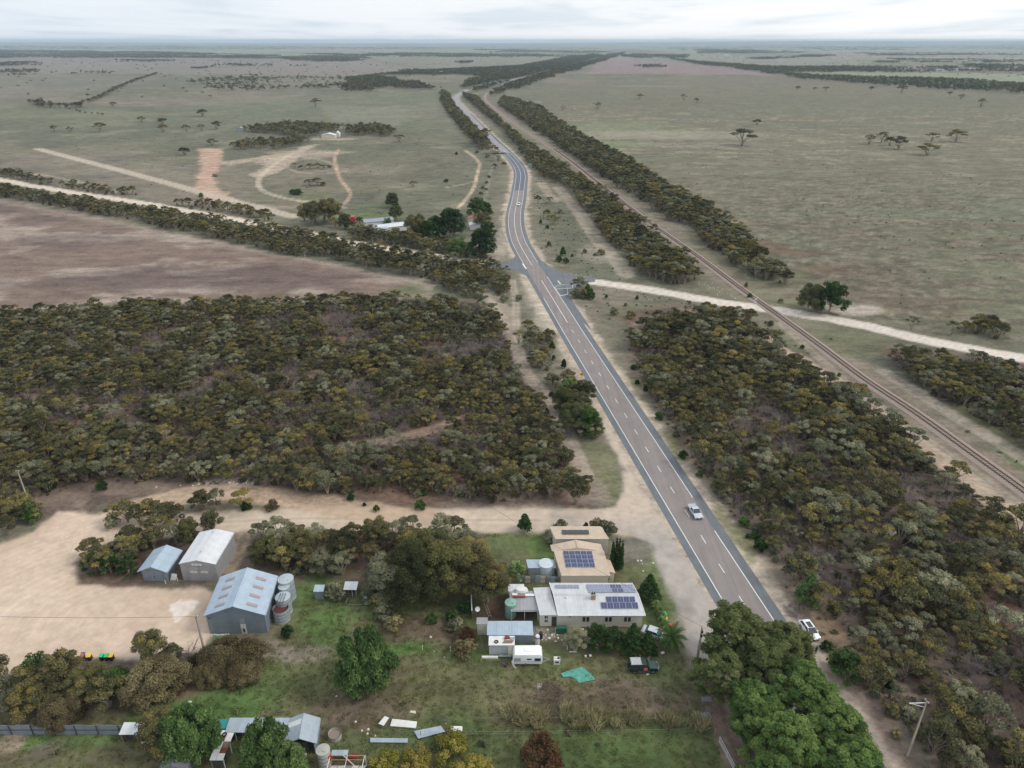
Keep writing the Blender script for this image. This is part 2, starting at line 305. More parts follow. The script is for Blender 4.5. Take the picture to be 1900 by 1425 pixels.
# patches of ground cover: pixel centre, radii in m (x, y), colour, strength
PATCHES = [
 
 (575, 283, 40, 18, sand2, 0.55, 'd'), (620, 258, 25, 12, sand2, 0.7, 'd'), (455, 385, 30, 8, sand2, 0.6, 'd'),
 (670, 400, 30, 10, lin(105, 128, 70), 0.7, 'g'), (690, 385, 14, 8, lin(95, 125, 60), 0.6, 'g'), (560, 365, 30, 16, lin(112, 120, 78), .5, 'g'),
 (1130, 240, 90, 90, lin(128, 140, 98), 0.55, 'g'), (1140, 268, 45, 22, lin(118, 146, 80), 0.7, 'g'), (1230, 250, 120, 45, lin(160, 152, 128), 0.6, 'd'), (1290, 268, 80, 20, lin(150, 135, 122), 0.5, 'd'),
 (1480, 470, 14, 6, lin(116, 86, 66), 0.6, 'd'), (1530, 500, 16, 7, lin(116, 86, 66), 0.5, 'd'), (1420, 455, 12, 14, lin(118, 84, 62), 0.5, 'd'), (1340, 415, 10, 10, lin(175, 160, 140), 0.6, 'd'),
 (1580, 572, 11, 9, lin(184, 170, 152), 0.75, 'd'), (1440, 505, 16, 16, lin(108, 116, 78), 0.6, 'g'), (1560, 640, 22, 12, lin(112, 116, 76), 0.5, 'g'), (1500, 560, 20, 8, lin(112, 116, 76), 0.5, 'g'),
 (760, 540, 11, 10, lin(112, 126, 82), 0.8, 'g'), (740, 520, 20, 6, lin(178, 160, 140), 0.5, 'd'),
 (1000, 540, 7, 20, lin(172, 158, 140), 0.6, 'd'), (1010, 585, 4, 16, lin(190, 175, 155), 0.6, 'd'), (920, 470, 5, 14, lin(175, 162, 142), 0.7, 'd'), (935, 440, 4, 18, lin(172, 160, 142), 0.6, 'd'),
 (1110, 850, 4.5, 9, lin(120, 122, 78), 0.7, 'g'), (1140, 900, 4, 7, lin(122, 124, 80), 0.7, 'g'), (1085, 910, 6, 6, lin(165, 148, 128), 0.7, 'd'), (1000, 950, 12, 3, lin(150, 135, 115), 0.6, 'd'),
 (960, 1010, 7, 6, lin(105, 116, 66), 0.7, 'g'), (1005, 1025, 3.5, 7, lin(98, 126, 52), 0.85, 'g'), (1205, 1020, 2.2, 6, lin(98, 126, 52), 0.9, 'g'), (1170, 1020, 5, 6, lin(132, 122, 112), 0.8, 'd'),
 (1220, 1100, 2.5, 9, lin(92, 112, 52), 0.9, 'g'), (1210, 1135, 3, 6, lin(92, 112, 52), 0.8, 'g'), (1170, 1060, 4, 3, lin(100, 108, 60), 0.8, 'g'),
 (600, 1120, 5, 8, lin(88, 112, 54), 0.7, 'g'), (580, 1090, 3, 5, lin(92, 120, 56), 0.7, 'g'), (610, 1165, 5, 5, lin(84, 124, 48), 0.8, 'g'), (390, 1215, 1.8, 7, lin(78, 128, 44), 0.95, 'g'),
 (420, 1300, 8, 3.5, lin(84, 128, 50), 0.9, 'g'), (340, 1325, 12, 3.0, lin(86, 122, 50), 0.85, 'g'), (480, 1275, 6, 4, lin(92, 120, 54), 0.7, 'g'), (730, 1195, 5, 3, lin(84, 134, 44), 0.95, 'g'), (780, 1195, 6, 2.5, lin(84, 132, 44), 0.8, 'g'), (840, 1215, 6, 3, lin(94, 122, 56), 0.7, 'g'),
 (560, 1240, 9, 5, lin(96, 110, 58), 0.6, 'g'), (700, 1320, 7, 3, lin(116, 98, 82), 0.8, 'd'), (640, 1330, 6, 4, lin(118, 100, 84), 0.7, 'd'), (790, 1260, 8, 6, lin(110, 100, 70), 0.6, 'd'),
 (1180, 1290, 9, 3.5, lin(126, 108, 92), 0.8, 'd'), (1240, 1280, 3, 3, lin(140, 122, 104), 0.7, 'd'), (1100, 1310, 14, 3.5, lin(112, 96, 76), 0.7, 'd'), (1010, 1300, 8, 4, lin(112, 98, 76), 0.6, 'd'), (1230, 1250, 4, 4, lin(96, 112, 58), 0.8, 'g'),
 (1060, 1400, 18, 4.5, lin(76, 102, 46), 0.8, 'g'), (1200, 1385, 12, 5, lin(80, 104, 46), 0.75, 'g'), (900, 1372, 9, 3, lin(84, 106, 52), 0.7, 'g'), (700, 1385, 9, 3, lin(86, 104, 54), 0.7, 'g'),
 (66, 1375, 2.6, 1.8, lin(92, 138, 56), 0.9, 'g'), (20, 1380, 2, 2.2, lin(176, 152, 128), 0.8, 'd'), (90, 1395, 3, 1.6, lin(112, 96, 92), 0.8, 'd'), (150, 1385, 3, 3, lin(90, 120, 58), 0.6, 'g'), (190, 1375, 3, 2, lin(92, 126, 56), 0.7, 'g'), (30, 1415, 6, 2, lin(104, 98, 72), 0.7, 'd'), (180, 1410, 5, 3, lin(116, 108, 78), 0.7, 'd'),
 (560, 1215, 5, 2.2, lin(140, 128, 114), 0.6, 'd'), (505, 1205, 3, 2, lin(150, 134, 118), 0.6, 'd'), (430, 1195, 5, 2, lin(130, 120, 98), 0.7, 'd'), (270, 1200, 10, 3, lin(216, 200, 182), 0.6, 'd'),
 (360, 1095, 14, 1.6, lin(104, 102, 70), 0.8, 'g'), (210, 1078, 9, 2.5, lin(126, 98, 84), 0.8, 'd'), (260, 958, 5, 1.6, lin(128, 116, 96), 0.8, 'd'), (110, 965, 5, 2, lin(122, 112, 92), 0.6, 'd'),
 (1530, 1150, 4, 8, lin(148, 120, 90), 0.7, 'd'), (1620, 1290, 6, 5, lin(140, 118, 104), 0.7, 'd'), (1600, 1330, 5, 10, lin(138, 118, 106), 0.7, 'd'), (1860, 1110, 8, 8, lin(150, 112, 82), 0.8, 'd'), (1700, 1120, 8, 3, lin(128, 96, 78), 0.6, 'd'), (1810, 1060, 9, 5, lin(140, 108, 82), 0.6, 'd'),
 (1790, 1060, 8, 3, lin(96, 110, 62), 0.5, 'g'), (1830, 785, 8, 12, lin(105, 118, 64), 0.6, 'g'), (1890, 850, 4, 9, lin(98, 120, 56), 0.7, 'g'), (1340, 960, 1.8, 8, lin(112, 116, 62), 0.7, 'g'), (1250, 830, 1.6, 7, lin(124, 124, 66), 0.7, 'g'), (1180, 715, 1.6, 8, lin(124, 124, 66), 0.7, 'g'), (1385, 1010, 1.5, 6, lin(112, 116, 62), 0.7, 'g'),
 (770, 1165, 8, 3.5, lin(118, 92, 80), 0.8, 'd'), (830, 1180, 5, 3, lin(112, 92, 80), 0.7, 'd'), (935, 1135, 6.5, 5.0, lin(84, 60, 52), 0.9, 'd'), (860, 1110, 4, 6, lin(80, 96, 52), .6, 'g'), (1080, 1190, 8, 2, lin(100, 84, 68), 0.6, 'd'), (1000, 1175, 4, 2, lin(150, 136, 122), 0.7, 'd'),
 (130, 740, 9, 5, lin(150, 132, 98), 0.7, 'd'), (1060, 700, 5, 8, lin(150, 130, 112), 0.5, 'd'), (90, 925, 9, 4, lin(140, 118, 100), 0.7, 'd'), (260, 905, 12, 3, lin(140, 120, 100), 0.6, 'd'), (440, 895, 9, 2, lin(172, 160, 148), 0.6, 'd'),
 (1200, 60 + 100, 90, 40, lin(150, 142, 125), 0.4, 'd'), (1140, 550, 10, 14, lin(150, 136, 116), 0.6, 'd'), (1250, 590, 14, 8, lin(118, 104, 88), 0.5, 'd'), (1110, 470, 10, 18, lin(172, 158, 138), 0.5, 'd'),
 (1540, 545, 24, 6, lin(128, 108, 92), 0.5, 'd'), (1680, 560, 30, 6, lin(112, 96, 78), 0.45, 'd'),
]
FIELD_PURPLE = [(-300, 330), (0, 372), (180, 404), (420, 452), (640, 494), (745, 515), (800, 528), (805, 545), (775, 570), (500, 572), (240, 560), (0, 580), (-300, 590)]
SANDS = [([(366, 276), (412, 275), (412, 298), (398, 325), (402, 345), (440, 374), (378, 370), (362, 345), (372, 310)], redsand, .9), ([(590, 268), (562, 284), (545, 303), (522, 318), (478, 331), (466, 325), (492, 308), (470, 300), (425, 306), (412, 300), (500, 288), (545, 280), (562, 270)], sand2, .85), ([(552, 285), (640, 280), (620, 292), (560, 296)], sand2, .5)]
# far paddocks: polygon, colour
FAR = [
 ([(1115, 110), (1170, 109), (1290, 117), (1420, 135), (1440, 140), (1200, 137), (1090, 138)], lin(148, 124, 122), 0.85),
 ([(-400, 105), (300, 106), (660, 112), (760, 124), (680, 142), (300, 138), (0, 134), (-400, 128)], lin(140, 128, 122), 0.7),
 ([(-200, 137), (300, 140), (270, 155), (60, 185), (-200, 190)], lin(130, 124, 108), 0.5),
 ([(1450, 132), (1700, 134), (1980, 140), (1980, 160), (1700, 154)], lin(150, 160, 118), 0.7),
 ([(1330, 103), (1560, 104), (1620, 128), (1440, 124), (1280, 108)], lin(140, 138, 124), 0.7),
 ([(1560, 92), (2000, 94), (2000, 112), (1500, 106)], lin(148, 142, 128), 0.6),
 ([(690, 108), (1010, 108), (1050, 114), (960, 132), (760, 122)], lin(138, 134, 116), 0.6),
 ([(-400, 86), (300, 87), (600, 90), (500, 99), (-400, 98)], lin(140, 148, 112), 0.6),
 ([(500, 90), (760, 92), (800, 98), (560, 99)], lin(152, 136, 128), 0.6),
 ([(800, 88), (1150, 89), (1120, 97), (820, 96)], lin(138, 148, 112), 0.5),
 ([(1130, 88), (1900, 86), (2100, 92), (1250, 97)], lin(136, 148, 106), 0.7),
 ([(350, 190), (850, 165), (840, 240), (560, 235), (300, 230)], lin(118, 124, 96), 0.45),
 ([(590, 195), (760, 200), (740, 232), (620, 226)], lin(140, 136, 116), 0.5),
 ([(0, 205), (190, 200), (330, 215), (180, 232), (0, 228)], lin(112, 122, 84), 0.4),
]
# ------------------------------------------------------------------ ground: one sheet, finer near the camera
def ramp_rows():
    py = np.concatenate([np.arange(1540, 330, -2.4), np.arange(330, 100, -1.5), np.arange(100, 80.2, -0.8)])
    ys = [G(950, p)[1] for p in py]
    return np.array([-3000, -600, -100, 20] + ys + [33000])
gy = ramp_rows()
gu = np.concatenate([[-7000, -4200, -2600, -1900], np.arange(-1500, -980, 26), np.arange(-980, 981, 3.2), np.arange(1006, 1500, 26), [1900, 2600, 4200, 7000]])
dref = np.maximum(gy, 45) * math.cos(PITCH) + CAM_H * math.sin(PITCH)
GX = gu[None, :] * dref[:, None] / F_PX; GY = np.repeat(gy[:, None], len(gu), 1)
def hills(X, Y):
    a = X / np.maximum(Y, 1)
    h = 66 + 38 * fbm(a * 1000 + 50, a * 0, 160, 3, 5)
    right = np.clip((a - 0.0) / 0.35, 0, 1) * 70; left = np.clip((-a - 0.25) / 0.4, 0, 1) * 40
    k = np.clip((Y - 13000) / 15000, 0, 1); k = k * k * (3 - 2 * k)
    return (h * 0.28 + right + left - 8) * k
GZ = hills(GX, GY)
def mixc(C, col, f):
    f = f[..., None]; return C * (1 - f) + np.array(col) * f
def sstep(a, b, x):
    t = np.clip((x - a) / (b - a), 0, 1); return t * t * (3 - 2 * t)
def ground_colour(X, Y):
    n_big = fbm(X, Y, 260, 4, 1); n_mid = fbm(X, Y, 34, 4, 2); n_sm = fbm(X, Y, 5.0, 4, 3); n_ti = fbm(X, Y, 1.2, 3, 4)
    n_far = fbm(X, Y * 1.4, 1900, 4, 8)
    C = np.ones(X.shape + (3,)) * np.array(lin(123, 116, 92))
    C = mixc(C, lin(132, 121, 102), sstep(0.45, 0.6, n_big)); C = mixc(C, lin(108, 110, 86), sstep(0.5, 0.62, 1 - n_big) * 0.8)
    C = mixc(C, lin(142, 137, 112), sstep(0.55, 0.75, n_mid) * 0.5); C = mixc(C, lin(104, 103, 86), sstep(0.55, 0.72, 1 - n_mid) * 0.55)
    # far patchwork of paddocks
    far = sstep(2600, 5200, Y)
    cellx = np.floor((X + 0.3 * Y) / 1700); celly = np.floor((Y - 0.2 * X) / 1500)
    h = hash2(cellx, celly, 3)
    C = mixc(C, lin(140, 150, 112), far * (h > 0.45) * 0.6); C = mixc(C, lin(158, 140, 124), far * (h < 0.22) * 0.5); C = mixc(C, lin(94, 104, 88), far * sstep(0.5, 0.6, n_far) * 0.55)
    aux = {}
    for P, col, s in FAR:
        d = sdist(X, Y, Gn(P)); C = mixc(C, col, sstep(-6, 6, d) * s * (0.8 + 0.3 * n_mid))
    # right hand paddock: straw and green streaks, browner near the camera
    rp = sdist(X, Y, Gn([(990, 160), (1400, 140), (1900, 178), (2300, 200), (2300, 800), (1900, 640), (1600, 590), (1480, 540), (1350, 400), (1180, 320), (1040, 240)]))
    m = sstep(-4, 4, rp)
    st = fbm(X * 0.45, Y * 1.3, 12, 4, 21); st2 = fbm(X * 0.6, Y, 60, 3, 22); st3 = fbm(X, Y, 3.2, 4, 24)
    near = 1 - sstep(330, 640, Y)
    C = mixc(C, lin(119, 113, 88), m * 0.8)
    C = mixc(C, lin(158, 150, 122), m * sstep(0.50, 0.68, st * .6 + st3 * .4) * (1 - near * 0.75) * (1 - sstep(1000, 1250, Y)) * 0.7)
    C = mixc(C, lin(112, 115, 90), m * sstep(0.52, 0.7, 1 - st2) * 0.6)
    C = mixc(C, lin(120, 102, 84), m * near * sstep(0.38, 0.60, st2) * 0.5)
    C = mixc(C, lin(84, 86, 66), m * sstep(0.50, 0.62, st3) * 0.55 * (1 - sstep(420, 700, Y)))
    C = mixc(C, lin(150, 142, 120), m * sstep(0.58, 0.70, 1 - st3) * 0.5 * (1 - sstep(420, 700, Y)))
    C = mixc(C, lin(112, 122, 88), m * near * sstep(60, 130, X - 0.25 * Y) * sstep(0.42, 0.55, st) * 0.45)
    # purple brown fallow on the left
    fp = sdist(X, Y, Gn(FIELD_PURPLE)); m = sstep(-2, 2, fp + 6 * (n_sm - 0.5))
    C = mixc(C, lin(134, 112, 98), m)
    C = mixc(C, lin(170, 152, 136), m * sstep(0.50, 0.66, fbm(X * 0.6, Y, 16, 6, 31)) * 0.8)
    C = mixc(C, lin(100, 84, 82), m * sstep(0.5, 0.65, fbm(X * 0.4, Y, 30, 4, 35)) * 0.5)
    C = mixc(C, lin(172, 154, 136), m * sstep(-9, 0, -fp) * 0.6)
    # scrub floor
    for P in FLOOR:
        d = sdist(X, Y, Gn(P)); m = sstep(-5, 3, d + 7 * (n_sm - 0.5))
        C = mixc(C, lin(112, 94, 82), m)
        C = mixc(C, lin(150, 130, 112), m * sstep(0.55, 0.72, n_mid * 0.5 + n_sm * 0.5) * 0.8)
        C = mixc(C, lin(84, 68, 60), m * sstep(0.5, 0.68, n_ti) * 0.6)
        C = mixc(C, lin(140, 102, 74), m * sstep(0.55, 0.7, 1 - fbm(X, Y, 26, 3, 44)) * 0.5)
    # home paddocks near the bottom of the picture
    d = sdist(X, Y, Gn(HOME)); m = sstep(-1.5, 1.5, d + 3 * (n_sm - 0.5))
    C = mixc(C, lin(114, 113, 72), m)
    C = mixc(C, lin(98, 115, 60), m * sstep(0.42, 0.6, fbm(X, Y, 13, 4, 51)) * 0.8)
    C = mixc(C, lin(120, 102, 80), m * sstep(0.54, 0.68, 1 - fbm(X, Y, 10, 4, 52)) * 0.5)
    C = mixc(C, lin(80, 80, 54), m * sstep(0.40, 0.75, fbm(X, Y, 1.7, 3, 53)) * 0.45)
    # verges along the highway and the railway bed
    dh = dist_line(X, Y, HWY[::2]); vm = sstep(1.5, -1.5, dh - 8.2 - 4.5 * (n_sm - 0.5)) * sstep(2200, 900, Y)
    C = mixc(C, lin(188, 170, 148), vm * 0.85)
    vm2 = sstep(4, -6, dh - 17 - 10 * (n_sm - 0.5)) * (1 - vm) * sstep(900, 500, Y)
    C = mixc(C, lin(140, 128, 108), vm2 * 0.5)
    dr = dist_line(X, Y, RAIL[::2]); rm = sstep(4, -3, dr - 6.5 - 8 * (n_sm - 0.5)) * sstep(2200, 900, Y)
    C = mixc(C, lin(142, 126, 108), rm * 0.8); C = mixc(C, lin(118, 120, 82), rm * sstep(0.5, 0.65, n_mid) * 0.5)
    rb = sstep(0.8, -0.5, dr - 2.9 - 1.2 * (n_ti - 0.5)); C = mixc(C, lin(134, 112, 98), rb * 0.9)
    for px, py, rx, ry, col, s, kind in PATCHES:
        c = G(px, py); q = np.hypot((X - c.x) / rx, (Y - c.y) / ry)
        if kind == 'g': f = sstep(1.25, 0.55, q + 1.1 * (n_sm - 0.5) + 0.5 * (n_ti - 0.5)) * .82
        else: f = sstep(1.2, 0.7, q + 0.8 * (n_sm - 0.5))
        C = mixc(C, col, f * s)
    for P, col, s in SANDS:
        C = mixc(C, col, sstep(-2.5, 2.5, sdist(X, Y, Gn(P)) + 9 * (n_sm - .5)) * s * (.8 + .3 * n_mid))
    # tracks
    for nm, P, wd, col, s in TRACKS:
        L_ = spline(Gn(P), 8); d = dist_line(X, Y, L_)
        wob = (n_sm - 0.5) * min(wd * 0.35, 2.4)
        e = max(0.6, wd * 0.12)
        f = sstep(wd / 2 + e, wd / 2 - e, d + wob)
        if nm is None: f = f * (0.65 + 0.5 * n_mid)
        C = mixc(C, col, np.clip(f, 0, 1) * s)
        if nm: aux.setdefault(nm, np.zeros(X.shape)); aux[nm] = np.maximum(aux[nm], f)
        if nm or wd < 4.2:   # wheel tracks: paler lines and a rougher crown
            C = C * (1 + 0.07 * (sstep(0.6, 0.1, np.abs(d - 0.85)) * f))[..., None]
            C = C * (1 - 0.10 * (sstep(0.5, 0.1, d) * f))[..., None]
    for nm, P, col in (('gravel_yard', YARD, lin(203, 177, 151)), ('roadside_apron', APRON, lin(172, 161, 151))):
        d = sdist(X, Y, Gn(P)); f = sstep(-0.9, 0.9, d + 2.6 * (n_sm - 0.5))
        C = mixc(C, col, f); aux[nm] = f
        if nm == 'gravel_yard':
            c0 = G(250, 1150); rr = np.hypot((X - c0.x), (Y - c0.y) * 1.35)
            C = C * (1 + 0.07 * (sstep(.55, .95, np.sin(rr * 3.4 + 3 * n_mid)) - .4) * f * sstep(0.35, 0.55, n_mid))[..., None]
            C = mixc(C, lin(208, 190, 168), f * sstep(0.45, 0.75, fbm(X, Y, 14, 4, 61)) * 0.45)
            C = mixc(C, lin(188, 158, 134), f * sstep(0.45, 0.75, 1 - fbm(X, Y, 11, 4, 62)) * 0.45)
            c = G(338, 1130); q = np.hypot((X - c.x) / 2.1, (Y - c.y) / 2.3); C = mixc(C, lin(236, 226, 214), sstep(1.15, 0.8, q + 1.4 * (fbm(X, Y, 1.6, 2, 63) - 0.5)) * f * 0.55)
        else:
            C = mixc(C, lin(190, 172, 154), f * sstep(0.5, 0.64, fbm(X, Y, 10, 3, 64)) * 0.5)
            C = mixc(C, lin(150, 142, 136), f * sstep(0.5, 0.7, 1 - fbm(X, Y, 7, 4, 65)) * 0.6)
            sand_side = sstep(-4, 8, Y - G(1150, 985).y + 6 * (n_sm - .5)); C = mixc(C, lin(196, 174, 150), f * sand_side * 0.8)
    lum = C @ np.array([.3, .55, .15]); C = C * .80 + lum[..., None] * .20
    C = C * (.86 + .14 * sstep(.25, .45, lum))[..., None]
    v = 1 + 0.22 * (n_ti - 0.5) + 0.18 * (n_sm - 0.5) + 0.14 * (n_mid - 0.5)
    return np.clip(C * v[..., None], 0.005, 0.95), aux
FLOOR = [
 [(-200, 600), (0, 590), (200, 572), (400, 566), (700, 566), (900, 560), (950, 600), (985, 700), (1030, 770), (1085, 860), (1100, 935), (900, 945), (640, 930), (420, 905), (240, 935), (0, 965), (-200, 990)],
 [(1165, 590), (1230, 570), (1320, 568), (1400, 600), (1470, 680), (1560, 735), (1660, 800), (1740, 880), (1900, 1010), (2100, 1160), (2100, 1500), (1680, 1500), (1610, 1330), (1540, 1180), (1440, 1080), (1330, 930), (1230, 790), (1175, 690)],
 [(1640, 645), (1900, 670), (2100, 700), (2100, 960), (1900, 850), (1740, 740)],
 [(150, 1030), (230, 1000), (340, 985), (430, 985), (440, 1000), (460, 1050), (340, 1085), (240, 1075), (160, 1070), (145, 1050)],
 [(470, 985), (620, 975), (820, 985), (900, 1000), (930, 1050), (900, 1100), (850, 1120), (780, 1130), (700, 1110), (640, 1080), (520, 1070), (455, 1060)],
 [(-20, 1250), (120, 1225), (330, 1205), (490, 1190), (500, 1260), (420, 1290), (330, 1300), (170, 1330), (-20, 1345)],
 [(1300, 1150), (1450, 1140), (1520, 1230), (1640, 1450), (1400, 1450), (1330, 1330), (1300, 1250)],
]
HOME = [(395, 1190), (500, 1180), (520, 1090), (560, 1080), (700, 1090), (880, 1120), (900, 1060), (900, 985), (1160, 990), (1205, 1040), (1250, 1160), (1275, 1240), (1330, 1360), (1380, 1500), (-100, 1500), (-100, 1340), (170, 1335), (340, 1310), (420, 1290), (395, 1240)]
CG, AUX = ground_colour(GX, GY)
nr, nc = GX.shape
idx = np.arange(nr * nc).reshape(nr, nc)
quads = np.stack([idx[:-1, :-1], idx[:-1, 1:], idx[1:, 1:], idx[1:, :-1]], -1)
V = np.stack([GX, GY, GZ], -1).reshape(-1, 3)
def soil(k):
    a = k.N('ShaderNodeAttribute', attribute_name='soil').outputs['Color']
    p = k.pos()
    n1 = k.noise(p, 0.9, 8, 0.72); n2 = k.noise(p, 6.0, 4, 0.7); n3 = k.noise(p, 0.03, 5, 0.6); mp = k.N('ShaderNodeMapping', {'Vector': p}); mp.inputs['Scale'].default_value = (0.5, 1, 1); n4 = k.noise(mp.outputs[0], 0.16, 8, 0.75)
    c = k.mix(a, k.ramp(n1, [(0.30, 0.70), (0.5, 1.0), (0.72, 1.30)]), 1.0, 'MULTIPLY')
    c = k.mix(c, k.ramp(n2, [(0.3, 0.86), (0.7, 1.12)]), 1.0, 'MULTIPLY')
    c = k.mix(c, k.ramp(n3, [(0.3, 0.90), (0.7, 1.10)]), 1.0, 'MULTIPLY')
    c = k.mix(c, k.ramp(n4, [(0.36, 0.66), (0.5, 1.0), (0.66, 1.26)]), 1.0, 'MULTIPLY')
    k.princ(c, 0.95, 0, n1, 0.5, 0.12, spec=0.15)
def fines(k):
    a = k.N('ShaderNodeAttribute', attribute_name='soil').outputs['Color']
    p = k.pos(); n1 = k.noise(p, 0.5, 7, 0.65); n2 = k.noise(p, 5.0, 3, 0.7)
    c = k.mix(a, k.ramp(n1, [(0.30, 0.86), (0.5, 1.0), (0.72, 1.10)]), 1.0, 'MULTIPLY')
    c = k.mix(c, k.ramp(n2, [(0.3, 0.93), (0.7, 1.06)]), 1.0, 'MULTIPLY')
    k.princ(c, 0.95, 0, n1, 0.25, 0.05, spec=0.15)
M_SOIL = material('soil_and_pasture', soil); M_FINE = material('compacted_sand', fines)
def sheet(name, mask=None, lift=0.0, mat=None):
    q = quads
    if mask is not None:
        fm = (mask[:-1, :-1] + mask[1:, :-1] + mask[:-1, 1:] + mask[1:, 1:]) / 4
        q = quads[fm > 0.42]
    q = q.reshape(-1, 4)
    used, inv = np.unique(q, return_inverse=True)
    vv = V[used].copy(); vv[:, 2] += lift + (np.maximum(vv[:, 1], 0) * 2.5e-5 if mask is not None else 0)
    me = fast_mesh(name, vv, inv.reshape(-1, 4), [mat], smooth=True)
    a = me.color_attributes.new('soil', 'FLOAT_COLOR', 'POINT')
    cc = np.ones((len(used), 4), np.float32); cc[:, :3] = CG.reshape(-1, 3)[used]
    a.data.foreach_set('color', cc.ravel())
    return tag(link(name, me), kind='structure')
sheet('ground', None, 0, M_SOIL)
for nm in ('dirt_road', 'gravel_road', 'gravel_yard', 'roadside_apron'): sheet(nm, AUX[nm], {'dirt_road': .004, 'gravel_road': .006, 'gravel_yard': .008, 'roadside_apron': .0105}[nm], M_FINE)
# ------------------------------------------------------------------ highway
def frame(P):
    T = np.gradient(P, axis=0); T /= np.linalg.norm(T, axis=1)[:, None]
    return T, np.stack([T[:, 1], -T[:, 0]], 1)        # tangent, right hand normal
HT, HN = frame(HWY)
HS = np.concatenate([[0], np.cumsum(np.linalg.norm(np.diff(HWY, axis=0), axis=1))])
def ribbon(name, P, Nn, a, b, z, mat, sel=None, parent=None, cols=1, kind='structure'):
    if sel is not None: P = P[sel]; Nn = Nn[sel]
    us = np.linspace(a, b, cols + 1)
    zz = z + P[:, 1] * 2.6e-5
    V_ = np.concatenate([np.column_stack([P + Nn * u, zz]) for u in us])
    n = len(P); F_ = [(c * n + i, (c + 1) * n + i, (c + 1) * n + i + 1, c * n + i + 1) for c in range(cols) for i in range(n - 1)]
    me = fast_mesh(name, V_, np.array(F_), [mat])
    o = link(name, me, parent)
    if kind and not parent: tag(o, kind=kind)
    return o
def asphalt(c, c2, w=1.0):
    def b(k):
        p = k.pos(); n = k.noise(p, 0.22, 6, 0.6); n2 = k.noise(p, 9, 3, 0.7)
        mp = k.N('ShaderNodeMapping', {'Vector': p}); mp.inputs['Rotation'].default_value = (0, 0, math.atan2(hdir[0], hdir[1])); mp.inputs['Scale'].default_value = (1.6, 0.02, 1)
        n3 = k.noise(mp.outputs[0], 0.6, 4, 0.6)
        col = k.mix(c, c2, k.ramp(n, [(0.35, 0.0), (0.65, 1.0)]))
        col = k.mix(col, k.ramp(n3, [(0.3, 0.86), (0.7, 1.12)]), 1.0, 'MULTIPLY')
        col = k.mix(col, k.ramp(n2, [(0.3, 0.88), (0.7, 1.1)]), 1.0, 'MULTIPLY')
        k.princ(col, 0.85, 0, n2, 0.2, 0.01)
    return b
M_LANE = material('reddish_chip_seal', asphalt(lin(136, 127, 123), lin(127, 120, 118)))
M_SHLD = material('blue_grey_asphalt', asphalt(lin(108, 112, 116), lin(98, 103, 107)))
M_NEW = material('dark_new_seal', asphalt(lin(92, 97, 108), lin(98, 103, 113)))
M_OLD = material('pale_far_seal', asphalt(lin(150, 146, 148), lin(140, 137, 140)))
M_LINE = material('road_paint', lambda k: k.princ(k.mix(lin(225, 225, 222), lin(150, 148, 145), k.ramp(k.noise(k.pos(), 3, 5, 0.7), [(0.5, 0.0), (0.75, 0.6)])), 0.7))
def s_at(px, py):
    g = G(px, py); return HS[np.argmin(np.hypot(HWY[:, 0] - g.x, HWY[:, 1] - g.y))]
def rng(s0, s1):
    m = (HS >= s0 - 2.5) & (HS <= s1 + 2.5); return m
S_new0, S_new1 = s_at(934, 284), s_at(963.7, 354)
S_x0, S_x1 = s_at(985, 488), s_at(1003, 518)
hw = ribbon('highway', HWY, HN, -5.55, 5.15, 0.012, M_SHLD, rng(S_new0 - 400, 1e9), cols=2)
ribbon('highway_far_end', HWY, HN, -4.6, 4.6, 0.012, M_OLD, rng(0, S_new0))
ribbon('sealed_lane', HWY, HN, -3.5, 3.5, 0.018, M_LANE, rng(S_new1, 1e9), hw, cols=2)
ribbon('sealed_lane', HWY, HN, -3.5, 3.5, 0.018, M_NEW, rng(S_new0, S_new1), hw, cols=2)
ribbon('sealed_lane', HWY, HN, -3.5, 3.5, 0.018, M_OLD, rng(S_new0 - 420, S_new0), hw, cols=2)
LW = 0.085
def line_seg(off, s0, s1, z=0.024, wd=LW):
    ss = np.arange(s0, s1, 3.0); ss = np.append(ss, s1)
    P = np.column_stack([np.interp(ss, HS, HWY[:, 0]), np.interp(ss, HS, HWY[:, 1])])
    Nn = np.column_stack([np.interp(ss, HS, HN[:, 0]), np.interp(ss, HS, HN[:, 1])])
    return ribbon('edge_line' if abs(off) > 1 else 'centre_line', P, Nn, off - wd, off + wd, z, M_LINE, None, hw)
Send = HS[-1]
line_seg(-3.42, S_new0 - 60, s_at(971, 486)); line_seg(-3.42, s_at(985, 512), s_at(1224.8, 922)); line_seg(-3.42, s_at(1260, 982), Send)
line_seg(3.42, S_new0 - 60, s_at(1003, 494)); line_seg(3.42, s_at(1038, 553), Send)
line_seg(0.0, S_new0 - 20, s_at(988, 493), wd=0.10); line_seg(0.0, s_at(1004.4, 520), s_at(1053, 598.5), wd=0.10)
s = s_at(1061.5, 610.5); dme = None
while s < Send:
    p = np.array([np.interp(s, HS, HWY[:, 0]), np.interp(s, HS, HWY[:, 1])])
    if dme is None:
        dme = fast_mesh('centre_dash', np.array([(-0.075, 0, 0), (0.075, 0, 0), (0.075, 2.7, 0), (-0.075, 2.7, 0)], float), np.array([(0, 1, 2, 3)]), [M_LINE])
    o = link('centre_dash', dme, hw); o.location = (p[0], p[1], 0.026); o.rotation_euler = (0, 0, math.atan2(-hdir[0], hdir[1]) + math.pi)
    o.rotation_euler = (0, 0, math.atan2(hdir[1], hdir[0]) - math.pi / 2)
    s += 9.0
